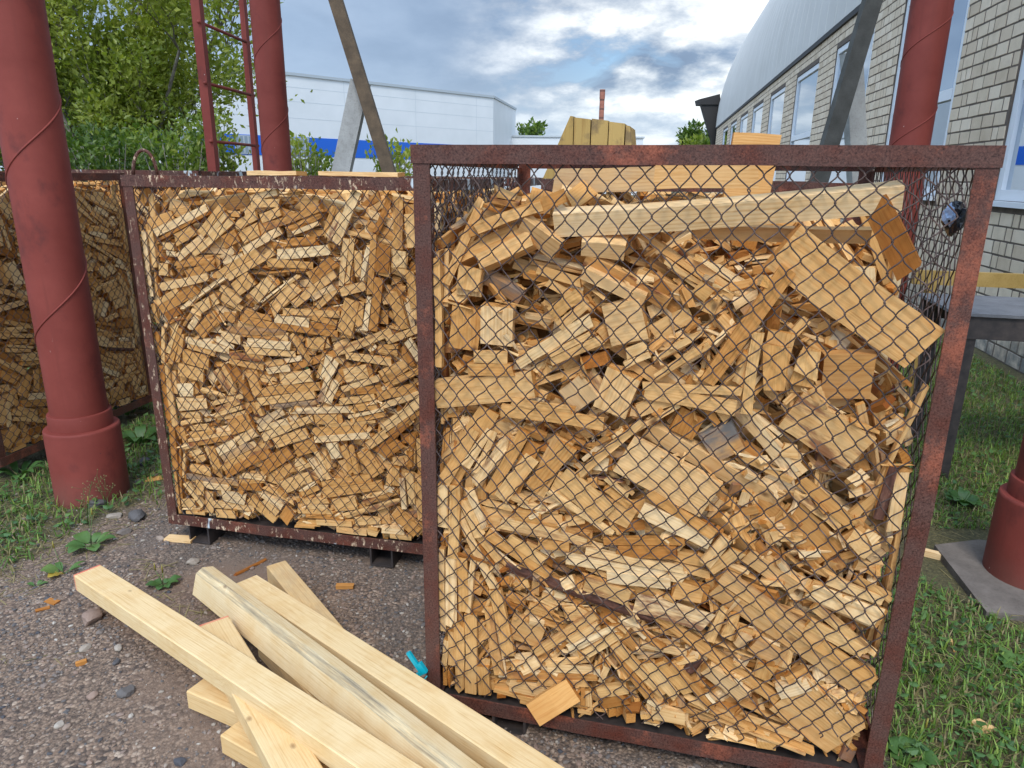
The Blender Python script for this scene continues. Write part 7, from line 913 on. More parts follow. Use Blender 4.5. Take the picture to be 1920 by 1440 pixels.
SPECIAL = {   # look of the hand-placed pieces: tint (tone, red stain, grey), kind
    'long_top': ((.98, 0, 0, 1), 'board'), 'under_top': ((.72, 0, .25, 1), 'board'), 'diag': ((.66, 0, 0, 1), 'board'), 'slant': ((.08, 0, 0, 1), 'skew'),
    'blk': ((.86, 0, 0, 1), 'board'), 'bark': ((.55, 1.0, 0, 1), 'board'), 'pale': ((.85, 0, 0, 1), 'board'), 'square': ((.80, 0, .12, 1), 'board'),
    'vert': ((.9, 0, 0, 1), 'board'), 'yel': ((.5, 0, 0, 1), 'board'), 'u1': ((.55, 0, 0, 1), 'board'), 'u2': ((.7, .2, 0, 1), 'board'), 'd1': ((.75, 0, .15, 1), 'board'),
    'green': ((.3, 0, 1.0, 1), 'board'), 'plank': ((.75, 0, 0, 1), 'board'), 'b19': ((.88, 0, .1, 1), 'board'), 'ribbed': ((.82, 0, 0, 1), 'board'),
    'wide': ((.84, 0, 0, 1), 'board'), 'grey': ((.6, .2, 1.0, 1), 'board'), 'red': ((.78, .75, 0, 1), 'skew'), 'brown': ((.42, 0, .1, 1), 'board'),
    'beam1': ((.8, 0, 0, 1), 'board'), 'beam2': ((.72, 0, 0, 1), 'board'), 'beam3': ((.75, 0, 0, 1), 'board'), 'bark2': ((.4, 0, 0, 1), 'wane'),
    'white': ((1.0, 0, .1, 1), 'board'), 'b31': ((.85, 0, 0, 1), 'board'), 'b32': ((.65, 0, 0, 1), 'board'), 'b33': ((.66, 0, 0, 1), 'board'),
    'b34': ((.5, 0, 0, 1), 'board'), 'b35': ((.45, 0, 0, 1), 'board')}
SPLABEL = {
    'long_top': 'long pale yellow board lying across the top of the nearest cage', 'under_top': 'thin greyish board just under the long pale top board',
    'diag': 'big diagonal plank leaning down to the right post of the nearest cage', 'slant': 'dark orange slanted offcut in front of the long top board',
    'bark': 'red-stained strip sloping above the pale square block', 'square': 'pale square block pressed flat on the mesh below the red-stained strip',
    'vert': 'pale upright block next to the yellow upright block', 'yel': 'yellow upright block left of the pale upright one, near the post',
    'plank': 'level board butting against the left post of the nearest cage', 'wide': 'wide smooth pale block tilted in the middle of the nearest cage',
    'grey': 'grey weathered block right above the wide smooth pale one', 'red': 'wide slab with dark red stains right of the grey block',
    'brown': 'brown square-cut slab above the red-stained slab', 'green': 'dark mould-grey board in the upper part of the nearest cage',
    'beam1': 'square strip sloping just above the wide smooth pale block', 'beam2': 'longest thin strip sloping down to the lower corner of the nearest cage',
    'bark2': 'strip with dark bark edge low in the nearest cage', 'white': 'small whitish block low in the nearest cage near its right post',
    'ribbed': 'block with ribbed saw marks below the pale square block', 'b33': 'large wide block lowest beside the right post of the nearest cage'}

def basis(O, ex, ey, off=(0, 0, 0)):
    M = Matrix((ex, ey, Vector((0, 0, 1)))).transposed().to_4x4()
    return Matrix.Translation(Vector(O) + ex * off[0] + ey * off[1] + Vector((0, 0, off[2]))) @ M
def mirror_y(d): return Matrix.Translation((0, d, 0)) @ Matrix.Diagonal((1, -1, 1, 1))
def mirror_x(w): return Matrix.Translation((w, 0, 0)) @ Matrix.Diagonal((-1, 1, 1, 1))
WOODIN = .008
PLACE = []      # (key, set, matrix, keep(center local))
def plc(key, st, M, keep): PLACE.append((key, st, M, keep))
Bf, Bm, Bl = basis(FO, fex, fey, (0, WOODIN, -.026)), basis(MO, mex, mey, (0, WOODIN, 0)), basis(LO, lex, ley)
Ba, Bb, Bc = basis(RA, mex, mey, (0, WOODIN, 0)), basis(RB, fex, fey, (0, WOODIN, 0)), basis(RC, lex, ley, (0, WOODIN, 0))
plc('F0', 'F', Bf, lambda c: True)
plc('F1', 'F', Bf @ Matrix.Translation((0, .41, 0)) @ mirror_x(CW), lambda c: c.z > 1.12 and c.z < 1.5)
plc('F2', 'F', Bf @ mirror_y(1.22), lambda c: c.z > 1.15 and c.z < 1.5)
plc('M0', 'M', Bm, lambda c: c.y < .26 or c.z > 1.15)
plc('M1', 'M', Bm @ mirror_y(.59) @ mirror_x(CW), lambda c: c.z > 1.26)
plc('M2', 'M', Bm @ Matrix.Translation((0, .59, 0)), lambda c: c.z > 1.26)
plc('M3', 'M', Bm @ mirror_y(1.18) @ mirror_x(CW), lambda c: c.z > 1.26)
# right side wall of the paint-flecked cage and of the left cage: the slab turned to face sideways
TURN = Matrix(((0, -1, 0, 0), (1, 0, 0, 0), (0, 0, 1, 0), (0, 0, 0, 1)))
plc('MR', 'M', Bm @ Matrix.Translation((CW - WOODIN, -.06, 0)) @ TURN, lambda c: c.x > .45 and c.x < 1.25 and c.y < .17)
plc('LR', 'M', Bl @ Matrix.Translation((CW - WOODIN, -.03, 0)) @ TURN @ mirror_x(CW), lambda c: c.x < 1.27 and (c.y < .26 or c.z > 1.15))
plc('L1', 'M', Bl @ Matrix.Translation((CW - WOODIN - .28, -.03, 0)) @ TURN, lambda c: c.x < 1.27 and c.z > 1.28)
plc('LF', 'M', Bl @ Matrix.Translation((0, WOODIN, 0)), lambda c: c.x < .98 and c.y < .14)
for key, B in (('A', Ba), ('B', Bb), ('C', Bc)):
    plc(key + '0', 'M', B @ mirror_x(CW), lambda c: c.y < .2 or c.z > 1.25)
    plc(key + '1', 'M', B @ mirror_y(.58), lambda c: c.z > 1.30)

def piece_tint(key, i):
    rnd = random.Random((ord(key[0]) * 131 + i * 7919 + len(key) * 17 + ord(key[-1])))
    tone = min(1, max(0, rnd.gauss(.64, .20)))
    if rnd.random() < .07: tone = rnd.uniform(0.05, .3)
    return (tone, rnd.uniform(.4, .9) if rnd.random() < .10 else 0.0, rnd.uniform(.3, .8) if rnd.random() < .025 else 0.0, rnd.random())
KEY_SEED = {k: n for n, (k, _, _, _) in enumerate(PLACE)}
def all_pieces():
    for key, st, M, keep in PLACE:
        for i, (c, q, d) in enumerate(SETS[st]):
            if not keep(c): continue
            special = TAGS_F.get(i) if st == 'F' else None
            if special and key != 'F0': continue
            yield key, i, special, M @ Matrix.Translation(c) @ q.to_matrix().to_4x4(), d
def make_piece(key, i, special, d):
    seed = KEY_SEED[key] * 100003 + i
    if special:
        tint, kind = SPECIAL[special]
    else:
        tint, kind = piece_tint(key, i), None
    V, F, Mk, k = piece_geom(d, seed, kind)
    rnd = random.Random(seed + 5)
    # pith sits somewhere beside the piece, so the rings run differently in each
    a = rnd.uniform(0, 2 * PI); rr = rnd.uniform(.01, .10)
    off = Vector((rnd.uniform(0, 40), rr * math.cos(a), rr * math.sin(a)))
    loc = [v + off for v in V]
    return V, F, Mk, loc, tint, k

CAGE_NAME = {'F': 'nearest cage', 'M': 'paint-flecked cage', 'L': 'cage behind the pillar', 'A': 'rear cage', 'B': 'rear cage', 'C': 'rear cage'}
def shape_word(d, k):
    L, W, T = d
    if k == 'wedge': return 'wedge'
    if k == 'split': return 'split piece'
    if k == 'wane': return 'bark-edged piece'
    if L > .27 and W < .062: return 'long strip'
    if L > .27: return 'long board'
    if L < .15 and W > .055: return 'short block'
    if W < .052: return 'thin stick'
    return 'board end'
def tone_word(t):
    if t[1] > .3: return 'red-stained'
    if t[2] > .3: return 'grey-stained'
    return 'dark orange' if t[0] < .30 else 'orange' if t[0] < .52 else 'yellowish' if t[0] < .74 else 'pale'
def zone(key, M):
    B, H = {'F': (Bf, FH), 'M': (Bm, MH)}.get(key[0], (None, MH))
    if B is None:
        return ''
    p = B.inverted() @ M.translation
    v = ['lowest part', 'lower part', 'upper part', 'topmost part'][min(3, max(0, int((p.z + .03) / 1.5 * 4)))]
    h = ['left', 'middle', 'right'][min(2, max(0, int(p.x / CW * 3)))]
    return v + ' ' + h
def add_splinters(rest):
    """slivers, chips and crumbs of wood lodged between the bigger offcuts behind the wire"""
    from mathutils.bvhtree import BVHTree
    for key0, B, H, count, seed in (('F0', Bf, 1.40, 950, 1), ('M0', Bm, 1.42, 420, 2)):
        Vs = []; Fs = []
        Bi = B.inverted()
        for key, i, special, M, d in all_pieces():
            if key != key0: continue
            V, F, *_ = make_piece(key, i, special, d); b = len(Vs)
            Vs += [Bi @ (M @ v) for v in V]; Fs += [tuple(q + b for q in f) for f in F]
        bvh = BVHTree.FromPolygons(Vs, Fs); rnd = random.Random(seed); placed = 0; tries = 0
        sc_ = 1.0 if key0 == 'F0' else .8
        while placed < count and tries < count * 14:
            tries += 1
            x = rnd.uniform(.07, CW - .07); z = .05 + (H - .05) * rnd.random() ** 1.35
            hit, nrm, fi, dist = bvh.ray_cast(Vector((x, -.05, z)), Vector((rnd.uniform(-.15, .15), 1, -.28)))
            if hit is None or hit.y > .24: continue
            if nrm.y > 0: nrm = -nrm
            if not (nrm.z > .25 or hit.y > .05): continue
            if rnd.random() < .62: dm = (rnd.uniform(.04, .15) * sc_, rnd.uniform(.005, .016) * sc_, rnd.uniform(.003, .008)); kind = rnd.choice(('split', 'wedge'))
            else: dm = (rnd.uniform(.03, .075) * sc_, rnd.uniform(.018, .042) * sc_, rnd.uniform(.008, .022)); kind = rnd.choice(('board', 'skew', 'split'))
            t = Vector((rnd.gauss(0, 1), rnd.gauss(0, .35), rnd.gauss(-.25, .55)))
            zax = (nrm + Vector((rnd.gauss(0, .25), rnd.gauss(0, .25), rnd.gauss(0, .25)))).normalized()
            xax = (t - zax * t.dot(zax)).normalized(); yax = zax.cross(xax)
            R = Matrix((xax, yax, zax)).transposed()
            c = hit + nrm * (dm[2] * .5 + .001)
            ext = abs(xax.y) * dm[0] / 2 + abs(yax.y) * dm[1] / 2 + abs(zax.y) * dm[2] / 2
            c.y = max(c.y, ext + .004)
            if c.x - abs(xax.x) * dm[0] / 2 < .05 or c.x + abs(xax.x) * dm[0] / 2 > CW - .05: continue
            V, F, Mk, k = piece_geom(dm, seed * 50000 + tries, kind)
            M = B @ Matrix.Translation(c) @ R.to_4x4()
            off = Vector((rnd.uniform(0, 40), rnd.uniform(.01, .06), rnd.uniform(.01, .06)))
            rest.add([M @ v for v in V], F, loc=[v + off for v in V], tint=(min(1, max(0, rnd.gauss(.68, .25))), 0.7 if rnd.random() < .07 else 0, .5 if rnd.random() < .08 else 0, rnd.random()), mark=[float(a) for a in Mk])
            placed += 1
def build_wood():
    rest = MB(); singles = []
    top = {(PLACE[p][0], i) for p, ids in TOP.items() for i in ids}
    for key, i, special, M, d in all_pieces():
        V, F, Mk, loc, tint, k = make_piece(key, i, special, d)
        if M.determinant() < 0: F = [f[::-1] for f in F]
        if (key, i) in top or special:
            mb = MB(); 
            neg = M.determinant() < 0
            if neg:      # keep object transforms free of mirroring
                V = [Vector((v.x, v.y, -v.z)) for v in V]; M = M @ Matrix.Diagonal((1, 1, -1, 1))
            mb.add(V, F, loc=loc, tint=tint, mark=[float(a) for a in Mk])
            o = mb.build('wood_offcut', WOOD); o.matrix_world = M
            singles.append((o, key, special, M, d, tint, k))
        else:
            rest.add([M @ v for v in V], F, loc=loc, tint=tint, mark=[float(a) for a in Mk])
    add_splinters(rest)
    if rest.v:
        tag(rest.build('wood_offcuts', WOOD), 'mass of small softwood offcuts packed inside the mesh cages', kind='stuff')
    groups = {}
    for s in singles:
        o, key, special, M, d, tint, k = s
        o['category'] = 'wood offcut'; o['group'] = 'softwood offcuts packed in the mesh cages'
        if special in SPLABEL: o['label'] = SPLABEL[special]; continue
        z = zone(key, M)
        lab = '%s %s in the %s%s' % (tone_word(tint), shape_word(d, k), z + ' of the ' if z else '', CAGE_NAME[key[0]])
        groups.setdefault(lab, []).append(s)
    ordn = ['first', 'second', 'third', 'fourth', 'fifth', 'sixth', 'seventh', 'eighth', 'ninth', 'tenth', 'eleventh', 'twelfth']
    for lab, ss in groups.items():
        if len(ss) == 1: ss[0][0]['label'] = lab; continue
        ss.sort(key=lambda s: proj(s[3].translation)[0])
        for n, s in enumerate(ss):
            if len(ss) == 2: q = ('left one', 'right one')[n]
            elif n == 0: q = 'leftmost'
            elif n == len(ss) - 1: q = 'rightmost'
            else: q = ordn[min(n, 11)] + ' from left'
            s[0]['label'] = lab + ', ' + q
build_wood()

# ------------------------------------------------------------------ sawn timbers on the ground
def timber(px0, z0, px1, z1, w, h, L, label, tone, seed, stain=0.0, red=False, wane=0.0, roll=0.0, back=0.0, mould=0.0):
    """a sawn beam: px0 = top centre of its near end, px1 = another point of its top centre line"""
    a = atz(px0[0], px0[1], z0); b = atz(px1[0], px1[1], z1)
    d = (b - a).normalized(); a = a - d * back
    side = Vector((0, 0, 1)).cross(d).normalized(); upv = d.cross(side)
    rnd = random.Random(seed); n = 15
    c1, c2 = .0035, wane
    sec = [(-w / 2, -h), (w / 2, -h), (w / 2, -c1), (w / 2 - c1, 0), (-w / 2 + c1 + c2, 0), (-w / 2, -c1 - c2)]
    mk = [0, 0, 0, 0, 0, 0]
    V = []; F = []; M = []; loc = []; m = len(sec)
    ox = rnd.uniform(0, 30); pa, pb = rnd.uniform(-.05, .05), rnd.uniform(-.06, .02)
    for i in range(n):
        s = i / (n - 1); x = L * s
        if i == 1: x = .010; s = x / L
        bow = .006 * math.sin(PI * s) * rnd.choice((1, 1)); 
        for k, (p, q) in enumerate(sec):
            ww = 0
            if c2 and k in (4, 5): ww = (mnoise.noise(Vector((x * 2.3, seed, 0))) * .5) * c2
            lp = Vector((x, p + (ww if k == 4 else 0), q + (ww if k == 5 else 0) + bow))
            V.append(lp); loc.append(Vector((ox + x, lp.y + pa, lp.z + pb)))
    for i in range(n - 1):
        for k in range(m):
            F.append((i * m + k, (i + 1) * m + k, (i + 1) * m + (k + 1) % m, i * m + (k + 1) % m)); M.append(3.0 if (red and i == 0) else 4.0 if (c2 and k == 4) else 0.0)
    F.append(tuple(range(m))); M.append(3.0 if red else 1.0)
    F.append(tuple(range(n * m - 1, (n - 1) * m - 1, -1))); M.append(1.0)
    mb = MB(); mb.add(V, F, loc=loc, tint=(tone, stain, mould, 1), mark=M)
    o = mb.build('timber', LUMBER)
    R = Matrix((d, side, upv)).transposed().to_4x4()
    o.matrix_world = Matrix.Translation(a) @ R @ Matrix.Rotation(roll, 4, 'X')
    tag(o, label, 'timber', 'sawn timbers lying crossed on the gravel')
    return o
def build_timbers():
    # cross pieces on the ground
    timber((374, 1278), .075, (494, 1331), .075, .105, .066, .62, 'short timber on the ground with a bare brown end, upper of two cross pieces', .30, 1)
    timber((441, 1357), .072, (540, 1413), .072, .11, .066, .85, 'knotty short timber on the ground, lower of the two cross pieces', .22, 2)
    timber((518, 1056), .095, (612, 1172), .095, .085, .085, 1.15, 'timber with a dark stained flank whose end points away beneath the ridge-stained beam', .30, 3, mould=.25)
    timber((500, 1190), .085, (647, 1345), .085, .075, .075, 1.25, 'dark-edged timber half hidden between the two long crossing beams', .35, 5, mould=.45)
    timber((398, 1164), .145, (551, 1430), .150, .115, .066, 1.25, 'timber with a red-painted end, passing under the long front beam', .45, 6, red=True)
    timber((163, 1068), .150, (732, 1440), .218, .105, .068, 2.1, 'long front beam with a red-edged end, on top of the others', .62, 7, red=True)
    timber((385, 1063), .155, (838, 1410), .225, .070, .112, 2.2, 'long pale beam with a dark mould-stained ridge', .95, 8, wane=.020, mould=.06, roll=rad(-17))
    timber((462, 1086), .130, (846, 1336), .205, .095, .08, 2.2, 'long clean beam lying right beside the mould-stained beam', .58, 9)
build_timbers()

def chip(px, py, L, W, T, ang, tone, label, seed, z=0.0, kind='board', tilt=0.0, group='wood scraps lying on the ground'):
    p = atz(px, py, z)
    V, F, Mk, k = piece_geom((L, W, T), seed, kind)
    mb = MB(); off = Vector((seed * 1.7, .03, .02))
    mb.add(V, F, loc=[v + off for v in V], tint=(tone, 0, 0, 1), mark=[float(a) for a in Mk])
    o = mb.build('wood_scrap', WOOD)
    o.location = (p.x, p.y, (ground_z(p.x, p.y) if z == 0 else z) + T * .5); o.rotation_euler = (0, tilt, rad(ang))
    tag(o, label, 'wood scrap', group)
chip(647, 1100, .075, .025, .016, 2, .35, 'small orange brown chip on dark gravel right of the beam ends', 71)
chip(470, 1062, .16, .018, .010, 55, .02, 'dark brown stick lying between the beam ends', 72, kind='split')
chip(338, 1013, .14, .05, .014, -8, .92, 'thin pale board under the skid of the paint-flecked cage', 73)
chip(153, 1245, .035, .016, .014, 30, .22, 'tiny orange chip on the dirt under the long beam', 74)
chip(98, 1128, .06, .03, .006, -20, .12, 'flat reddish brown chip on the gravel below the yellowing weed', 75, kind='skew')
chip(80, 1142, .05, .018, .006, 35, .1, 'narrow brown chip beside the flat reddish one', 76)
chip(1745, 1042, .17, .035, .03, -32, .97, 'pale offcut end sticking out on the grass beside the nearest cage', 77)
chip(1838, 1362, .07, .05, .014, 10, .9, 'pale flat wood chip on the grass at bottom right', 78, kind='skew')
chip(1786, 1212, .08, .010, .006, 70, .8, 'thin yellow splinter standing in the grass', 79)
chip(285, 898, .16, .06, .008, 20, .5, 'grey brown bark flake behind the red pillar', 80, kind='split')
# one offcut pokes out under the mesh, over the bottom rail
p = FO + fex * .42 + fey * -.02 + Vector((0, 0, .055))
V, F, Mk, k = piece_geom((.15, .075, .03), 91, 'board'); mb = MB()
mb.add(V, F, loc=[v + Vector((3, .03, .05)) for v in V], tint=(.5, 0, 0, 1), mark=[float(a) for a in Mk])
o = mb.build('wood_offcut', WOOD); o.location = p; o.rotation_euler = (rad(62), rad(-32), rad(10))
tag(o, 'square offcut poking out under the mesh over the bottom rail', 'wood offcut', 'softwood offcuts packed in the mesh cages')
# block lying on top of the front pile
p = aty(1412, 262, 2.62)
V, F, Mk, k = piece_geom((.155, .12, .25), 92, 'board'); mb = MB()
mb.add(V, F, loc=[v + Vector((7, .02, .03)) for v in V], tint=(.6, 0, 0, 1), mark=[float(a) for a in Mk])
o = mb.build('wood_offcut', WOOD); o.location = (p.x, p.y, p.z - .105); o.rotation_euler = (rad(2), rad(3), rad(-14))
tag(o, 'thick block lying on the heap, showing above the top rail of the nearest cage', 'wood offcut', 'softwood offcuts packed in the mesh cages')
# two boards lying behind the long top board, just under the top rail
for (x0, y0_, x1, y1_, hgt, tn, lab, s) in ((1042, 338, 1228, 335, .062, (.86, 0, .35, 1), 'grey-tinged pale board lying behind the left half of the long top board', 95), (1226, 331, 1422, 327, .066, (.8, 0, 0, 1), 'yellow board lying behind the middle of the long top board', 96)):
    def at_depth(px, py, off=.20):
        d = ray(px, py); t = (FO + fey * off - EYEP).dot(fey) / d.dot(fey); return EYEP + d * t
    a, b = at_depth(x0, y0_), at_depth(x1, y1_); L = (b - a).length
    V, F, Mk, k = piece_geom((L, .05, hgt), s, 'board'); mb = MB()
    mb.add(V, F, loc=[v + Vector((s, .04, .05)) for v in V], tint=tn, mark=[float(q) for q in Mk])
    o = mb.build('wood_offcut', WOOD); o.location = (a + b) / 2; o.rotation_euler = (0, -math.asin((b.z - a.z) / L), FY)
    tag(o, lab, 'wood offcut', 'softwood offcuts packed in the mesh cages')
# long pale boards on top of the paint-flecked cage's rails
for (x0, x1, Yd, lab, s) in ((470, 570, 4.05, 'splintered pale board end lying on the heap in the paint-flecked cage', 93), (600, 757, 4.0, 'flat pale board lying across the back of the paint-flecked cage', 94)):
    a = aty(x0, 326, Yd); b = aty(x1, 326, Yd); L = (b - a).length
    V, F, Mk, k = piece_geom((L, .12, .022), s, 'board'); mb = MB()
    mb.add(V, F, loc=[v + Vector((s, .04, .05)) for v in V], tint=(.9, 0, 0, 1), mark=[float(q) for q in Mk])
    o = mb.build('wood_offcut', WOOD); c = (a + b) / 2; o.location = (c.x, c.y, MO.z + MH + .012); o.rotation_euler = (0, 0, MY)
    tag(o, lab, 'wood offcut', 'softwood offcuts packed in the mesh cages')
# plank-built yellow block standing on the cage behind
def build_plank_block():
    Yd = 3.62
    P = [aty(px, py, Yd) for px, py in ((1038, 278), (1078, 221), (1184, 236), (1192, 278))]
    zb = RB.z + MH + .002
    root = thing('plank_block', 'yellow weathered trapezoid block of upright planks standing on the rear cage', 'plank block', ((P[0].x + P[3].x) / 2, Yd, zb), FY)
    x = [p.x - root.location.x for p in P]; top1, top2 = P[1].z - zb, P[2].z - zb
    xl, xr = x[0] - .03, x[3] + .012
    def topz(u):
        if u < x[1]: return top1 * (u - xl) / (x[1] - xl)
        return top1 + (top2 - top1) * (u - x[1]) / (x[2] - x[1])
    cuts = [xl, x[1] + .018, x[1] + (x[2] - x[1]) * .36, x[1] + (x[2] - x[1]) * .66, x[1] + (x[2] - x[1]) * .94, xr]
    for i in range(5):
        a, b = cuts[i] + .0025, cuts[i + 1] - .0025
        poly = [(a, 0), (b, 0)]
        if i == 4: poly = [(a, 0), (b, 0), (x[2] + .004, top2 - .012), (a, topz(a) - .010)]
        elif i == 0: poly += [(b, topz(b)), (x[1], top1), (a + .004, .004)]
        else: poly += [(b, topz(b) - .004 * (i % 2)), (a, topz(a) - .004 * (i % 2))]
        mb = MB(); M = Matrix.Rotation(PI / 2, 4, 'X'); M = Matrix.Translation((0, .16, 0)) @ M
        mb.prism([(q[0], q[1]) for q in poly], M, .30 + .006 * (i % 2), tint=(.2 + .2 * i, 0, .5 * (i == 2), 1))
        mb.loc = [(l[2] * 1.0 + i * 3, l[0] + .03 * i, l[1] + .1) for l in mb.loc]
        mb.build('plank', BOARDS, root)
def mat_boards():
    t = NT('old_yellow_boards'); L = t.attr('loc'); T = t.sepc(t.attr('tint', 'Color'))
    s = t.noise(t.vmul(L, (3, 60, 12)), 1.0, 4, .6); g = t.noise(L, 9, 5, .65)
    c = t.ramp(T[0], [(0, (.33, .21, .055)), (1, (.43, .28, .085))])
    c = t.mix(t.rampf(s, .5, .75), c, t.mix(1.0, c, (.66, .55, .4), 'MULTIPLY'))
    c = t.mix(t.math('MULTIPLY', t.rampf(g, .50, .64), .8), c, (.13, .085, .04))
    return t.fin(c, .8, t.bump(s, .4, .004))
BOARDS = mat_boards()
build_plank_block()

# ------------------------------------------------------------------ red pipe pillars
def pillar(x, y, label, seed, height=7.0, r=.137, weld=.78):
    root = thing('pipe_pillar', label, 'pillar', (x, y, 0), 0, 'red pipe pillars')
    mb = MB(); mb.lathe([(.182, -.05), (.182, .39), (.180, .398), (.176, .402), (r + .008, .404)], 56, close_top=False); mb.build('base', RED, root, 40)
    mb = MB(); mb.lathe([(r + .016, .400), (r + .016, .478), (r + .013, .484), (r - .01, .486)], 56, close_top=False); mb.build('collar', RED, root, 40)
    mb = MB(); mb.lathe([(r, .40), (r, height * .5), (r, height)], 56); mb.build('pipe', RED, root, 40)
    # spiral weld seam
    mb = MB(); pts = []; n = 260
    for i in range(n):
        z = .486 + (height - .6) * i / (n - 1); a = 2 * PI * (z / weld) + seed
        pts.append(((r + .0005) * math.cos(a), (r + .0005) * math.sin(a), z))
    mb.tube(pts, .0052, 5); mb.build('weld_seam', RED, root)
    return root
def base_from_front(px, py, r=.182):
    p = atz(px, py, 0); d = Vector((p.x, p.y, 0)).normalized(); return p + d * r
b1 = base_from_front(179, 948)
pillar(b1.x, b1.y, 'red pipe pillar left of the paint-flecked cage, on a wide drum base', 2.9)
p2 = aty(521, 318, 7.3); pillar(p2.x, p2.y, 'red pipe pillar beside the ladder, behind the cages', .6)
p3 = aty(1703, 285, 5.55); pillar(p3.x, p3.y, 'dark red pipe pillar in front of the brick building, behind the nearest cage', 2.2, weld=.62)
b4 = base_from_front(1929, 1120); pillar(b4.x - .02, b4.y, 'red pipe pillar at the right edge, standing on a concrete slab', 1.2)
# slab under it
mb = MB(); sl = [atz(px, py, .03) for px, py in ((1752, 1022), (1835, 1012), (2060, 1040), (2090, 1190), (1912, 1153), (1850, 1148))]
poly = [(p.x - b4.x, p.y - b4.y) for p in sl]
mb.prism(poly, Matrix.Translation((b4.x, b4.y, -.05)), .082)
tag(mb.build('concrete_slab', SLAB), 'cracked grey concrete slab under the right edge pillar', 'slab')

# ------------------------------------------------------------------ ladder
def build_ladder():
    aL = aty(405, 318, 5.75); bR = aty(489, 320, 6.62)
    z = Vector((0, 0, 1))
    base = Vector((aL.x, aL.y, 0)); u = Vector((bR.x - aL.x, bR.y - aL.y, 0)); w = u.length; u.normalize()
    yaw = math.atan2(u.y, u.x)
    root = thing('ladder', 'red steel ladder standing beside the red pillar behind the cages', 'ladder', (base.x, base.y, 0), yaw)
    for s, lab in ((0, None), (w, None)):
        mb = MB(); angle_bar(mb, (s, 0, 0), (s, 0, 6.4), (1 if s == 0 else -1, 0, 0), (0, 1, 0), .065, .008); mb.build('rail', RED, root)
    for k in range(14):
        zz = .28 + k * .415
        mb = MB(); mb.tube([(-.02, .012, zz), (w + .02, .012, zz)], .012, 10); mb.build('rung', RED, root)
build_ladder()

# ------------------------------------------------------------------ steel braces of the pipe rack
def brace(name, label, members, group='leaning steel braces'):
    root = None
    for (pa, pb, Yd, w, dp, mat, part, ext0, ext1) in members:
        A = aty(pa[0], pa[1], Yd); B = aty(pb[0], pb[1], Yd)
        d = (B - A).normalized(); A2 = A - d * ext0; B2 = B + d * ext1
        if B2.z < -.05: B2 = B + d * ((B.z + .05) / -d.z)
        if root is None: root = thing(name, label, 'brace', (B2.x, B2.y, 0), 0, group)
        off = Vector(root.location)
        side = d.cross(Vector((0, 1, 0))).normalized(); bk = Vector((0, 1, 0))
        mb = MB()
        M = Matrix((side, bk, d)).transposed().to_4x4(); M = Matrix.Translation(A2 - off) @ M
        L = (B2 - A2).length; t = .012
        poly = [(-w / 2, 0), (w / 2, 0), (w / 2, dp), (w / 2 - t, dp), (w / 2 - t, t), (-w / 2 + t, t), (-w / 2 + t, dp), (-w / 2, dp)]
        mb.prism(poly, M, L); mb.build(part, mat, root)
brace('pipe_rack_brace', 'brown diagonal bar with a pale grey leaning strut left of the nearest cage', [((628, 0), (728, 322), 6.9, .115, .09, BROWNSTEEL, 'diagonal_bar', 2.0, 4), ((674, 152), (638, 322), 6.98, .165, .12, GREYSTEEL, 'strut', 0.0, 4)])
brace('pipe_rack_brace', 'dark diagonal bar crossing a speckled grey post before the brick building', [((1640, 0), (1558, 276), 7.3, .155, .10, OLIVE, 'diagonal_bar', 2.0, 4), ((1602, 96), (1611, 277), 7.75, .17, .14, GREYSTEEL, 'post', 0.0, 4)])

# ------------------------------------------------------------------ work bench by the wall
def build_bench():
    leg = atz(1754, 893, 0); ex, ey = axes(FY)
    root = thing('work_bench', 'black metal bench with a sheet top by the brick wall', 'bench', (leg.x, leg.y, 0), FY)
    H = .985
    for x in (0, 2.6):
        for y in (0, .62):
            mb = MB(); mb.box(x, y, -.03, x + .07, y + .06, H - .13); mb.build('leg', DARKSTEEL, root)
    mb = MB(); mb.box(-.05, -.012, H - .13, 2.72, .05, H); mb.box(-.05, .63, H - .13, 2.72, .69, H); mb.build('apron', DARKSTEEL, root)
    mb = MB(); mb.box(-.07, -.03, H + .001, 2.74, .71, H + .018); mb.build('top', mat_concrete('grey_bench_sheet', (.10, .10, .105), (.17, .17, .175), 8), root)
    return leg, ex, ey
bl, bex, bey = build_bench()
mb = MB(); mb.box(0, 0, 0, 3.2, .06, .10); mb.box(.1, .0, -.95, .17, .055, 0); mb.box(2.9, .0, -.95, 2.97, .055, 0)
o = mb.build('guard_rail', YELLOW); p = aty(1812, 552, 5.15); o.location = (p.x - .35, p.y + .1, .98); o.rotation_euler = (0, 0, FY)
tag(o, 'rust-streaked yellow rail behind the bench along the wall', 'rail')

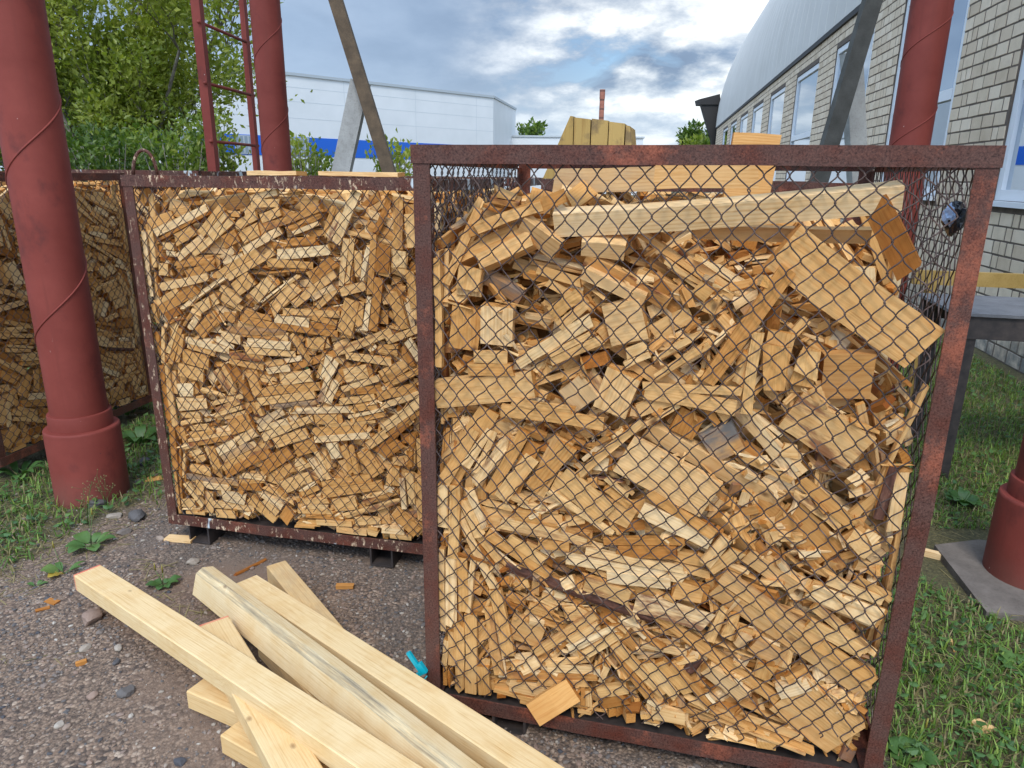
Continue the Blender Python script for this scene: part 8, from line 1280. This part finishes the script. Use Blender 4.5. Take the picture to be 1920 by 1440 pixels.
# ------------------------------------------------------------------ brick building with arched roof
WK, WS = 3.52, .1948            # wall line x = WK + WS * y
wd = Vector((WS, 1, 0)).normalized(); wn = Vector((-wd.y, wd.x, 0))       # along wall; outward (towards the yard)
def build_brick_building():
    y_start, y_end, eave = 2.2, 48.5, 4.78
    org = Vector((WK + WS * y_start, y_start, 0)); k = Vector((WS, 1, 0)).length
    Lw = (y_end - y_start) * k
    yaw = math.atan2(wd.y, wd.x)
    root = thing('brick_building', 'pale brick building with tall white windows under an arched grey roof', 'building', org, yaw)
    # local: x along wall, y = -outward (outward is +y since wn is 90 deg left of wd)
    wins = []
    for a, b in ((5.0, 7.74), (9.30, 11.83), (13.36, 16.15), (17.8, 20.6), (22.35, 25.25), (26.9, 29.8), (31.4, 34.2), (35.8, 38.7), (40.3, 43.2)):
        wins.append(((a - y_start) * k, (b - y_start) * k))
    zs, zt = 1.52, 4.30
    rnd = random.Random(2)
    # wall core with openings (mortar plane), 25 cm thick, bricks stand proud of it
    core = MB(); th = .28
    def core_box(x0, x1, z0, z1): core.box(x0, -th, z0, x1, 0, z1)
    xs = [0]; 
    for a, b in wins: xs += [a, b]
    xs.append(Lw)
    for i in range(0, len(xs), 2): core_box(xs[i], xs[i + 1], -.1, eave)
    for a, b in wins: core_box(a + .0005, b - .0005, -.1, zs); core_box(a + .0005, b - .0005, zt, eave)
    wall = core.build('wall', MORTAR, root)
    br = MB(); rh, bl_ = .142, .29; row = 0; z = 0.0
    pr = .005
    while z < eave - .02:
        zz1 = min(z + rh - .016, eave - .005)
        x = -rnd.random() * bl_
        soldier = (row == int(zt / rh))
        while x < Lw:
            ln = bl_ if rnd.random() < .72 else bl_ * .5
            if row % 2 and x < 0: ln = bl_ * .5
            x0, x1 = x + .013, x + ln - .013
            segs = [(max(x0, .0), min(x1, Lw))]
            if zz1 > zs + .02 and z < zt - .02:
                for a, b in wins:
                    ns = []
                    for (s0, s1) in segs:
                        if s1 <= a or s0 >= b: ns.append((s0, s1)); continue
                        if s0 < a - .03: ns.append((s0, a - .002))
                        if s1 > b + .03: ns.append((b + .002, s1))
                    segs = ns
            for s0, s1 in segs:
                if s1 - s0 < .02: continue
                d = pr + rnd.uniform(-.002, .003); j = lambda: rnd.uniform(-.003, .003)
                far = x > 26
                v = [(s0 + j(), -.002, z + j()), (s1 + j(), -.002, z + j()), (s1 + j(), -.002, zz1 + j()), (s0 + j(), -.002, zz1 + j())]
                f = [(p[0] + (.004 if q in (0, 3) else -.004), d, p[2] + (.004 if q < 2 else -.004)) for q, p in enumerate(v)]
                br.add(v + f, [(7, 6, 5, 4), (0, 1, 5, 4)[::-1], (1, 2, 6, 5)[::-1], (2, 3, 7, 6)[::-1], (3, 0, 4, 7)[::-1]], tint=(rnd.betavariate(2, 2), 0, 0, 1))
            x += ln
        z += rh; row += 1
    br.build('brick_facing', BRICK, wall)
    # windows
    for n, (a, b) in enumerate(wins):
        f = MB(); w = .11; y0, y1 = -.10, -.018
        f.box(a + .01, y0, zs, a + .01 + w, y1, zt - .01); f.box(b - .01 - w, y0, zs, b - .01, y1, zt - .01)
        f.box(a + .012 + w, y0, zt - .01 - w, b - .012 - w, y1, zt - .012); f.box(a + .012 + w, y0, zs + .002, b - .012 - w, y1, zs + w)
        zm = 2.74; f.box(a + .012 + w, y0 + .002, zm - .065, b - .012 - w, y1 + .004, zm + .065)
        fr = f.build('window', WHITEPVC, root)
        for (q0, q1) in ((zs + w, zm - .05), (zm + .05, zt - .01 - w)):
            g = MB(); g.box(a + .012 + w, -.075, q0, b - .012 - w, -.06, q1); g.build('pane', GLASS, fr)
        s = MB(); s.box(a - .03, -.04, zs - .055, b + .03, .075, zs - .003); s.build('sill', WHITEPVC, fr)
    # inner darkness: floor-to-eave back wall so that panes do not show the yard behind
    # roof: half barrel springing from the eave
    R = 11.0; nseg = 26
    rf = MB(); V = []
    for i in range(nseg + 1):
        a = PI * .5 * i / nseg
        for xx in (-.2, Lw + .25):
            V.append((xx, .06 - (R - R * math.cos(a)), eave + R * math.sin(a)))
    F = [(2 * i, 2 * i + 1, 2 * i + 3, 2 * i + 2) for i in range(nseg)]
    rf.add(V, F, smooth=True)
    nb = int(Lw / .9)
    for q in range(nb):
        xx = .1 + q * .9
        for i in range(nseg):
            a0, a1 = PI * .5 * i / nseg, PI * .5 * (i + 1) / nseg
            def P(a, h, dx): return (xx + dx, .06 - (R - (R + h) * math.cos(a)), eave + (R + h) * math.sin(a))
            if q % 1 == 0:
                rf.add([P(a0, -.002, -.035), P(a1, -.002, -.035), P(a0, .006, -.018), P(a1, .006, -.018), P(a0, .006, .018), P(a1, .006, .018), P(a0, -.002, .035), P(a1, -.002, .035)],
                       [(0, 2, 3, 1), (2, 4, 5, 3), (4, 6, 7, 5)])
    rf.build('roof', ROOF, root)
    e = MB(); e.box(-.2, -.25, eave - .10, Lw + .2, .055, eave + .03); e.build('eave_board', BLACK, root)
    # far gable and near gable walls closing the vault, and a back wall
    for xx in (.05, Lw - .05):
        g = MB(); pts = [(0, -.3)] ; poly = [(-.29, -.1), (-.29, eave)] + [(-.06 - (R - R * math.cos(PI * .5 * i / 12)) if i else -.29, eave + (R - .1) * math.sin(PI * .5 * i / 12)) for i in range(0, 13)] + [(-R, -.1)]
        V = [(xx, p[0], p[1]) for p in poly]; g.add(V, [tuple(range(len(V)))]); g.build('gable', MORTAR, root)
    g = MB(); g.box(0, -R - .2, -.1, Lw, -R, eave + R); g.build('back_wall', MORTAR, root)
    # dark canopy on the far end
    c = bpy.data.objects
    return root
build_brick_building()
def build_canopy():
    Yd = 49.0
    P = [aty(px, py, Yd) for px, py in ((1311, 186), (1350, 176), (1352, 196), (1313, 196))]
    root = thing('lean_to_canopy', 'black overhanging canopy at the far end of the brick building', 'canopy', (P[1].x, Yd, 0))
    loc = Vector(root.location)
    mb = MB(); M = Matrix.Translation((0, 1.2, 0)) @ Matrix.Rotation(PI / 2, 4, 'X')
    q = [p - loc for p in P]; mb.prism([(v.x, v.z) for v in (q[3], q[2], q[1], q[0])], M, 1.2); mb.build('roof', BLACK, root)
    P2 = [aty(px, py, Yd + .2) for px, py in ((1314, 197), (1352, 197), (1352, 330), (1343, 330), (1333, 262))]
    mb = MB(); q = [p - loc for p in P2]; mb.prism([(v.x, v.z) for v in q][::-1], Matrix.Translation((0, .5, 0)) @ Matrix.Rotation(PI / 2, 4, 'X'), .4); mb.build('side_wall', BLACK, root)
build_canopy()

# ------------------------------------------------------------------ white warehouse
def build_warehouse():
    A = aty(452, 128, 40.5); Bp = aty(925, 181, 52.5); Cp = aty(967, 204, 62.0)
    h = 1.72 + 6.0
    def flat(px, py):
        d = ray(px, py); t = (h - EYE) / d.z; return Vector((d.x * t, d.y * t, 0))
    A, Bq, Cq = flat(540, 137), flat(925, 181), flat(967, 204)
    A0 = A - (Bq - A).normalized() * 16
    d1 = (Bq - A0); n1 = Vector((-d1.y, d1.x, 0)).normalized()
    root = thing('warehouse', 'long white panel warehouse with a blue band and grey windows behind the trees', 'building', A0, math.atan2(d1.y, d1.x))
    inv = (Matrix.Translation(A0) @ Matrix.Rotation(math.atan2(d1.y, d1.x), 4, 'Z')).inverted()
    pl = [inv @ v for v in (A0, Bq, Cq)]
    L = pl[1].x
    bk = [Vector((pl[2].x + 4, pl[2].y + 14, 0)), Vector((0, 24, 0))]
    poly = [(p.x, p.y) for p in (pl[0], pl[1], pl[2], bk[0], bk[1])]
    mb = MB(); mb.prism(poly, Matrix.Translation((0, 0, -.2)), h + .2); w = mb.build('wall', PANEL, root)
    # coping, thin joints
    mb = MB(); mb.box(-.05, -.09, h - .12, L + .03, .05, h + .06); 
    u = (pl[2] - pl[1]); a2 = math.atan2(u.y, u.x); M = Matrix.Translation(pl[1]) @ Matrix.Rotation(a2, 4, 'Z'); mb.box(.05, -.09, h - .12, u.length, .05, h + .06, M=M)
    mb.build('coping', simple('grey_coping', (.36, .40, .42), .5), root)
    jm = MB(); Z0, Z1 = 0.0, h
    for zz in (5.05, 6.05, 6.9): jm.box(0, -.006, zz, L, .01, zz + .03)
    for xx in np.arange(2, L, 6.0): jm.box(xx, -.0075, 4.0, xx + .025, .01, h - .15)
    jm.build('panel_joint', simple('panel_joint_grey', (.50, .54, .56), .6), w)
    # band position from its top edge in view
    def zon(px, py):
        d = ray(px, py); n = Vector((-d1.y, d1.x, 0)).normalized(); t = (A0 - EYEP).dot(n) / d.dot(n); q = EYEP + d * t; return q.z, (inv @ Vector((q.x, q.y, 0))).x
    zt, _ = zon(600, 259); zb, _ = zon(600, 294)
    mb = MB(); mb.box(0, -.03, zb, L, .0, zt); mb.build('blue_band', BLUE, root)
    for (p0, p1) in ((440, 482), (538, 579), (330, 372)):
        _, xa = zon(p0, 270); _, xb = zon(p1, 270)
        mb = MB(); mb.box(xa, -.055, zb + .05, xb, -.02, zt - .04); f = mb.build('window', simple('grey_window_frame', (.36, .40, .42), .5), root)
        nn = 5
        for i in range(nn):
            x0 = xa + (xb - xa) * i / nn + .05; x1 = xa + (xb - xa) * (i + 1) / nn - .05
            g = MB(); g.box(x0, -.065, zb + .12, x1, -.05, zt - .1); g.build('pane', DULLGLASS, f)
build_warehouse()
# low white hall further back and brick chimney
def build_low_hall():
    h = 1.72 + 4.0; 
    P = aty(1005, 255, 70.0); root = thing('low_hall', 'low pale flat-roofed hall beyond the end of the warehouse', 'building', (P.x, 70, 0))
    mb = MB(); mb.box(-6, 0, -.1, 10, 12, P.z - .1); mb.build('wall', PANEL, root)
    mb = MB(); mb.box(-6.1, -.1, P.z - .099, 10.1, 12.1, P.z + .05); mb.build('roof', simple('grey_roof_edge', (.42, .45, .46), .5), root)
build_low_hall()
def build_chimney():
    Yd = 95.0; T = aty(1130, 168, Yd); B = aty(1127, 232, Yd)
    r = 4.6 / FPX * (T - EYEP).dot(_fw)
    root = thing('factory_chimney', 'tall thin red brick chimney rising behind the yellow plank block', 'chimney', (B.x, Yd, 0))
    mb = MB(); mb.lathe([(r * 1.25, -.2), (r * 1.12, B.z * .6), (r * 1.05, B.z), (r, T.z - 1.2)], 20, close_top=False); mb.build('shaft', CHIM, root)
    mb = MB(); mb.lathe([(r, T.z - 1.2), (r * 1.12, T.z - 1.0), (r * 1.12, T.z), (r * .8, T.z), (r * .8, T.z - .3)], 20); mb.build('cap', CHIM, root, 30)
build_chimney()

# ------------------------------------------------------------------ trees
def leaves_np(name, C, N, size, rs, tone, mat, parent, droop=.5):
    """folded leaf blades at points C, growing along N"""
    n = len(C)
    d = N + rs.normal(0, .55, (n, 3)); d[:, 2] -= droop * rs.rand(n); d /= np.linalg.norm(d, axis=1)[:, None]
    a = rs.normal(0, 1, (n, 3)); s = np.cross(d, a); s /= np.linalg.norm(s, axis=1)[:, None] + 1e-9
    nn = np.cross(d, s)
    L = size * rs.uniform(.6, 1.25, n); W = L * rs.uniform(.20, .30, n)
    p0 = C; p1 = C + d * (L * .45)[:, None] + s * W[:, None] + nn * (W * .35)[:, None]
    p2 = C + d * L[:, None]; p3 = C + d * (L * .45)[:, None] - s * W[:, None] + nn * (W * .35)[:, None]
    V = np.stack([p0, p1, p2, p3], 1).reshape(-1, 3)
    F = np.array([[0, 1, 2], [0, 2, 3]])[None] + (np.arange(n) * 4)[:, None, None]
    T = np.ones((n, 4, 4)); T[..., 0] = np.clip(tone + rs.normal(0, .13, n), 0, 1)[:, None]
    return np_mesh(name, V, F.reshape(-1, 3), mat, tint=T.reshape(-1, 4), parent=parent)
def grow(rnd, base, d, length, r, depth, segs, tips, narrow=1.0):
    """recursive limbs: list of (points, radii); leaf-bearing points in tips"""
    pts = [base]; rr = [r]; p = base.copy(); n = 6
    for i in range(n):
        d = (d + Vector((rnd.gauss(0, .13), rnd.gauss(0, .13), rnd.gauss(.05, .09)))).normalized()
        p = p + d * (length / n); pts.append(p.copy()); rr.append(r * (1 - .62 * (i + 1) / n))
        if depth <= 1: tips.append((p.copy(), d.copy()))
        if depth > 0 and i >= 1:
            for _ in range(2 if depth > 1 else 2):
                if rnd.random() < .78:
                    a = Vector((rnd.gauss(0, 1), rnd.gauss(0, 1), rnd.gauss(.15, .6))).normalized()
                    nd = (d * .75 + a * .85 * narrow).normalized()
                    grow(rnd, p.copy(), nd, length * rnd.uniform(.42, .66) * narrow, rr[-1] * .62, depth - 1, segs, tips, narrow)
    segs.append((pts, rr))
def tree(name, label, base, stems, seed, leaf=.085, per=26, tone_lo=.25, tone_hi=.85, depth=3, spread=.16, group=None, droop=.5, bark=None, cat='tree', zref=(0, 6), narrow=1.0):
    rnd = random.Random(seed); rs = np.random.RandomState(seed)
    root = thing(name, label, cat, base, 0, group)
    segs = []; tips = []
    for (dx, dy, dz, ln, r) in stems:
        grow(rnd, Vector((0, 0, -.05)), Vector((dx, dy, dz)).normalized(), ln, r, depth, segs, tips, narrow)
    mb = MB()
    for pts, rr in segs:
        if rr[0] > .004: mb.tube(pts, [max(.003, q) for q in rr], 6 if rr[0] < .04 else 9, caps=False)
    mb.build('trunk', bark or BARKM, root)
    C = []; N = []
    for p, d in tips:
        m = rnd.randint(per // 2, per)
        for _ in range(m):
            C.append(p + Vector((rnd.gauss(0, spread), rnd.gauss(0, spread), rnd.gauss(-.02, spread * .8)))); N.append(d)
    C = np.array(C); N = np.array(N)
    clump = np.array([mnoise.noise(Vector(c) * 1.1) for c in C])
    # leaf colour turns paler and yellower with height, varied by clump
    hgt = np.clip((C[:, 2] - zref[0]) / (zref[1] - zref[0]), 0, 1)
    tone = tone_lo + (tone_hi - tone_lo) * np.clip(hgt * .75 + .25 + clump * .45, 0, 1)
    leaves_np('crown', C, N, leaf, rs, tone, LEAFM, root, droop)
    return root, len(C)
def bush(label, px, py, Yd, wpx, hpx, seed, tone=(.2, .6), leaf=.075, n=2600, name='bush', group='bushes growing behind the cages'):
    """shrub whose crown is centred on a pixel at a distance"""
    c = aty(px, py, Yd); w = (c - EYEP).dot(_fw) / FPX
    rx, rz = wpx * w / 2, hpx * w / 2
    rnd = random.Random(seed); rs = np.random.RandomState(seed)
    root = thing(name, label, 'bush', (c.x, c.y, 0), 0, group)
    mb = MB(); C = []; N = []
    for k in range(16):
        a = rnd.uniform(0, 2 * PI); rr = rnd.random() ** .5
        tip = Vector((math.cos(a) * rx * rr, math.sin(a) * rx * rr, c.z + rz * rnd.uniform(-.3, .95) * (1 - .4 * rr)))
        mid = Vector((tip.x * .35, tip.y * .35, tip.z * .55))
        mb.tube([(tip.x * .08, tip.y * .08, -.03), mid, tip], [.018, .011, .004], 5)
        dirv = (tip - mid).normalized()
        for _ in range(n // 16):
            s = rnd.random() ** .7; b = mid.lerp(tip, s * 1.12)
            C.append(b + Vector((rnd.gauss(0, rx * .19), rnd.gauss(0, rx * .19), rnd.gauss(0, rz * .17)))); N.append(dirv)
    mb.build('stem', BARKM, root)
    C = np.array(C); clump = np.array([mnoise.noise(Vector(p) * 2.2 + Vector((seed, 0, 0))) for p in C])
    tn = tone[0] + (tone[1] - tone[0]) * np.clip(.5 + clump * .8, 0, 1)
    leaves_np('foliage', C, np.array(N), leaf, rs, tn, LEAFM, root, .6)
def build_trees():
    b = aty(222, 320, 10.6)
    tree('maple_tree', 'yellow-green multi-stemmed tree filling the upper left behind the red pillar', (b.x, b.y, 0),
         [(.0, .1, 1, 4.3, .085), (-.34, .1, 1, 4.2, .075), (-.16, .35, 1, 4.4, .06), (-.62, -.05, 1, 3.7, .05), (-.25, -.1, 1, 4.0, .05), (-.06, .4, 1, 4.0, .05), (.08, .1, 1, 3.6, .05)], 5, leaf=.090, per=4, depth=3, spread=.11, zref=(1.2, 4.6), tone_lo=.30, tone_hi=1.0, narrow=.72)
    b = aty(20, 320, 14.5)
    tree('maple_tree', 'green tree at the left edge, partly hidden by the red pillar', (b.x, b.y, 0), [(-.3, 0, 1, 4.2, .09), (.05, .2, 1, 3.8, .08)], 9, leaf=.11, per=4, depth=3, spread=.14, zref=(0, 5), narrow=.8)
    bush('dark green bush at the foot of the multi-stemmed tree', 200, 290, 9.0, 260, 95, 3, (.02, .42), n=3600)
    bush('mid green bush between the tree and the ladder', 395, 272, 8.6, 120, 120, 4, (.3, .8), n=1900)
    bush('dark bush low behind the ladder rail', 330, 290, 8.2, 130, 80, 14, (.1, .5), n=1700)
    bush('thin light green shrub right of the red pillar behind the cages', 572, 296, 8.4, 62, 76, 5, (.5, .95), n=620)
    bush('bright green shrub against the corner of the nearest cage', 738, 298, 8.8, 80, 66, 6, (.5, .95), n=900)
    bush('low green shrub below the grey leaning strut', 600, 316, 8.9, 80, 40, 7, (.3, .8), n=700)
    bush('small distant treetop over the low hall', 997, 246, 76.0, 44, 26, 8, (.1, .5), leaf=.5, n=900, name='distant_tree', group='distant treetops')
    bush('dark distant tree left of the far end of the brick building', 1306, 262, 58.0, 56, 60, 9, (.05, .45), leaf=.42, n=2200, name='distant_tree', group='distant treetops')
    bush('lighter low distant tree at the far end of the brick building', 1318, 275, 52.0, 62, 34, 10, (.4, .85), leaf=.36, n=1400, name='distant_tree', group='distant treetops')
build_trees()

# ------------------------------------------------------------------ small things on the cages
def build_tag():
    p = onpl(778, 1236); 
    root = thing('plastic_clip', 'teal plastic clip hooked on the left post of the nearest cage', 'clip', p, FY)
    mb = MB(); M = Matrix.Rotation(rad(-34), 4, 'Y')
    mb.box(-.006, -.014, -.045, .008, -.004, .035, M=M); mb.box(.006, -.018, -.05, .022, -.004, -.012, M=M); mb.box(-.012, -.016, -.052, .02, -.006, -.040, M=M)
    mb.build('clip_body', TEAL, root)
    mb = MB(); mb.tube([(.01, -.012, -.04), (.018, -.014, -.062), (.035, -.014, -.060), (.045, -.012, -.045)], .0022, 6); mb.build('tie_tail', TEAL, root)
def onpl(px, py, off=0.0):
    d = ray(px, py); t = (FO + fey * off - EYEP).dot(fey) / d.dot(fey); return EYEP + d * t
build_tag()
def build_bag():
    # knotted on the right side mesh
    O = FO + fex * (CW - .03); d = ray(1790, 408); n = fex; t = (O - EYEP).dot(n) / d.dot(n); p = EYEP + d * t
    root = thing('plastic_bag', 'small knotted black and blue plastic bag caught in the side mesh', 'bag', p, FY)
    for mat, s, off, nm in ((BAGBLACK, .032, (0, 0, 0), 'film'), (BAGBLUE, .020, (-.014, -.008, .006), 'blue_film')):
        import bmesh
        bm = bmesh.new(); bmesh.ops.create_icosphere(bm, subdivisions=3, radius=1)
        for v in bm.verts:
            q = v.co.copy(); f = 1 + .42 * mnoise.noise(q * 2.2 + Vector((s * 90, 0, 0))) + .2 * mnoise.noise(q * 6)
            v.co = Vector((q.x * s * .7 * f + off[0], q.y * s * f + off[1], q.z * s * 1.15 * f + off[2]))
        me = bpy.data.meshes.new(nm); bm.to_mesh(me); bm.free(); me.materials.append(mat); link(nm, me, root)
build_bag()
build_plants()
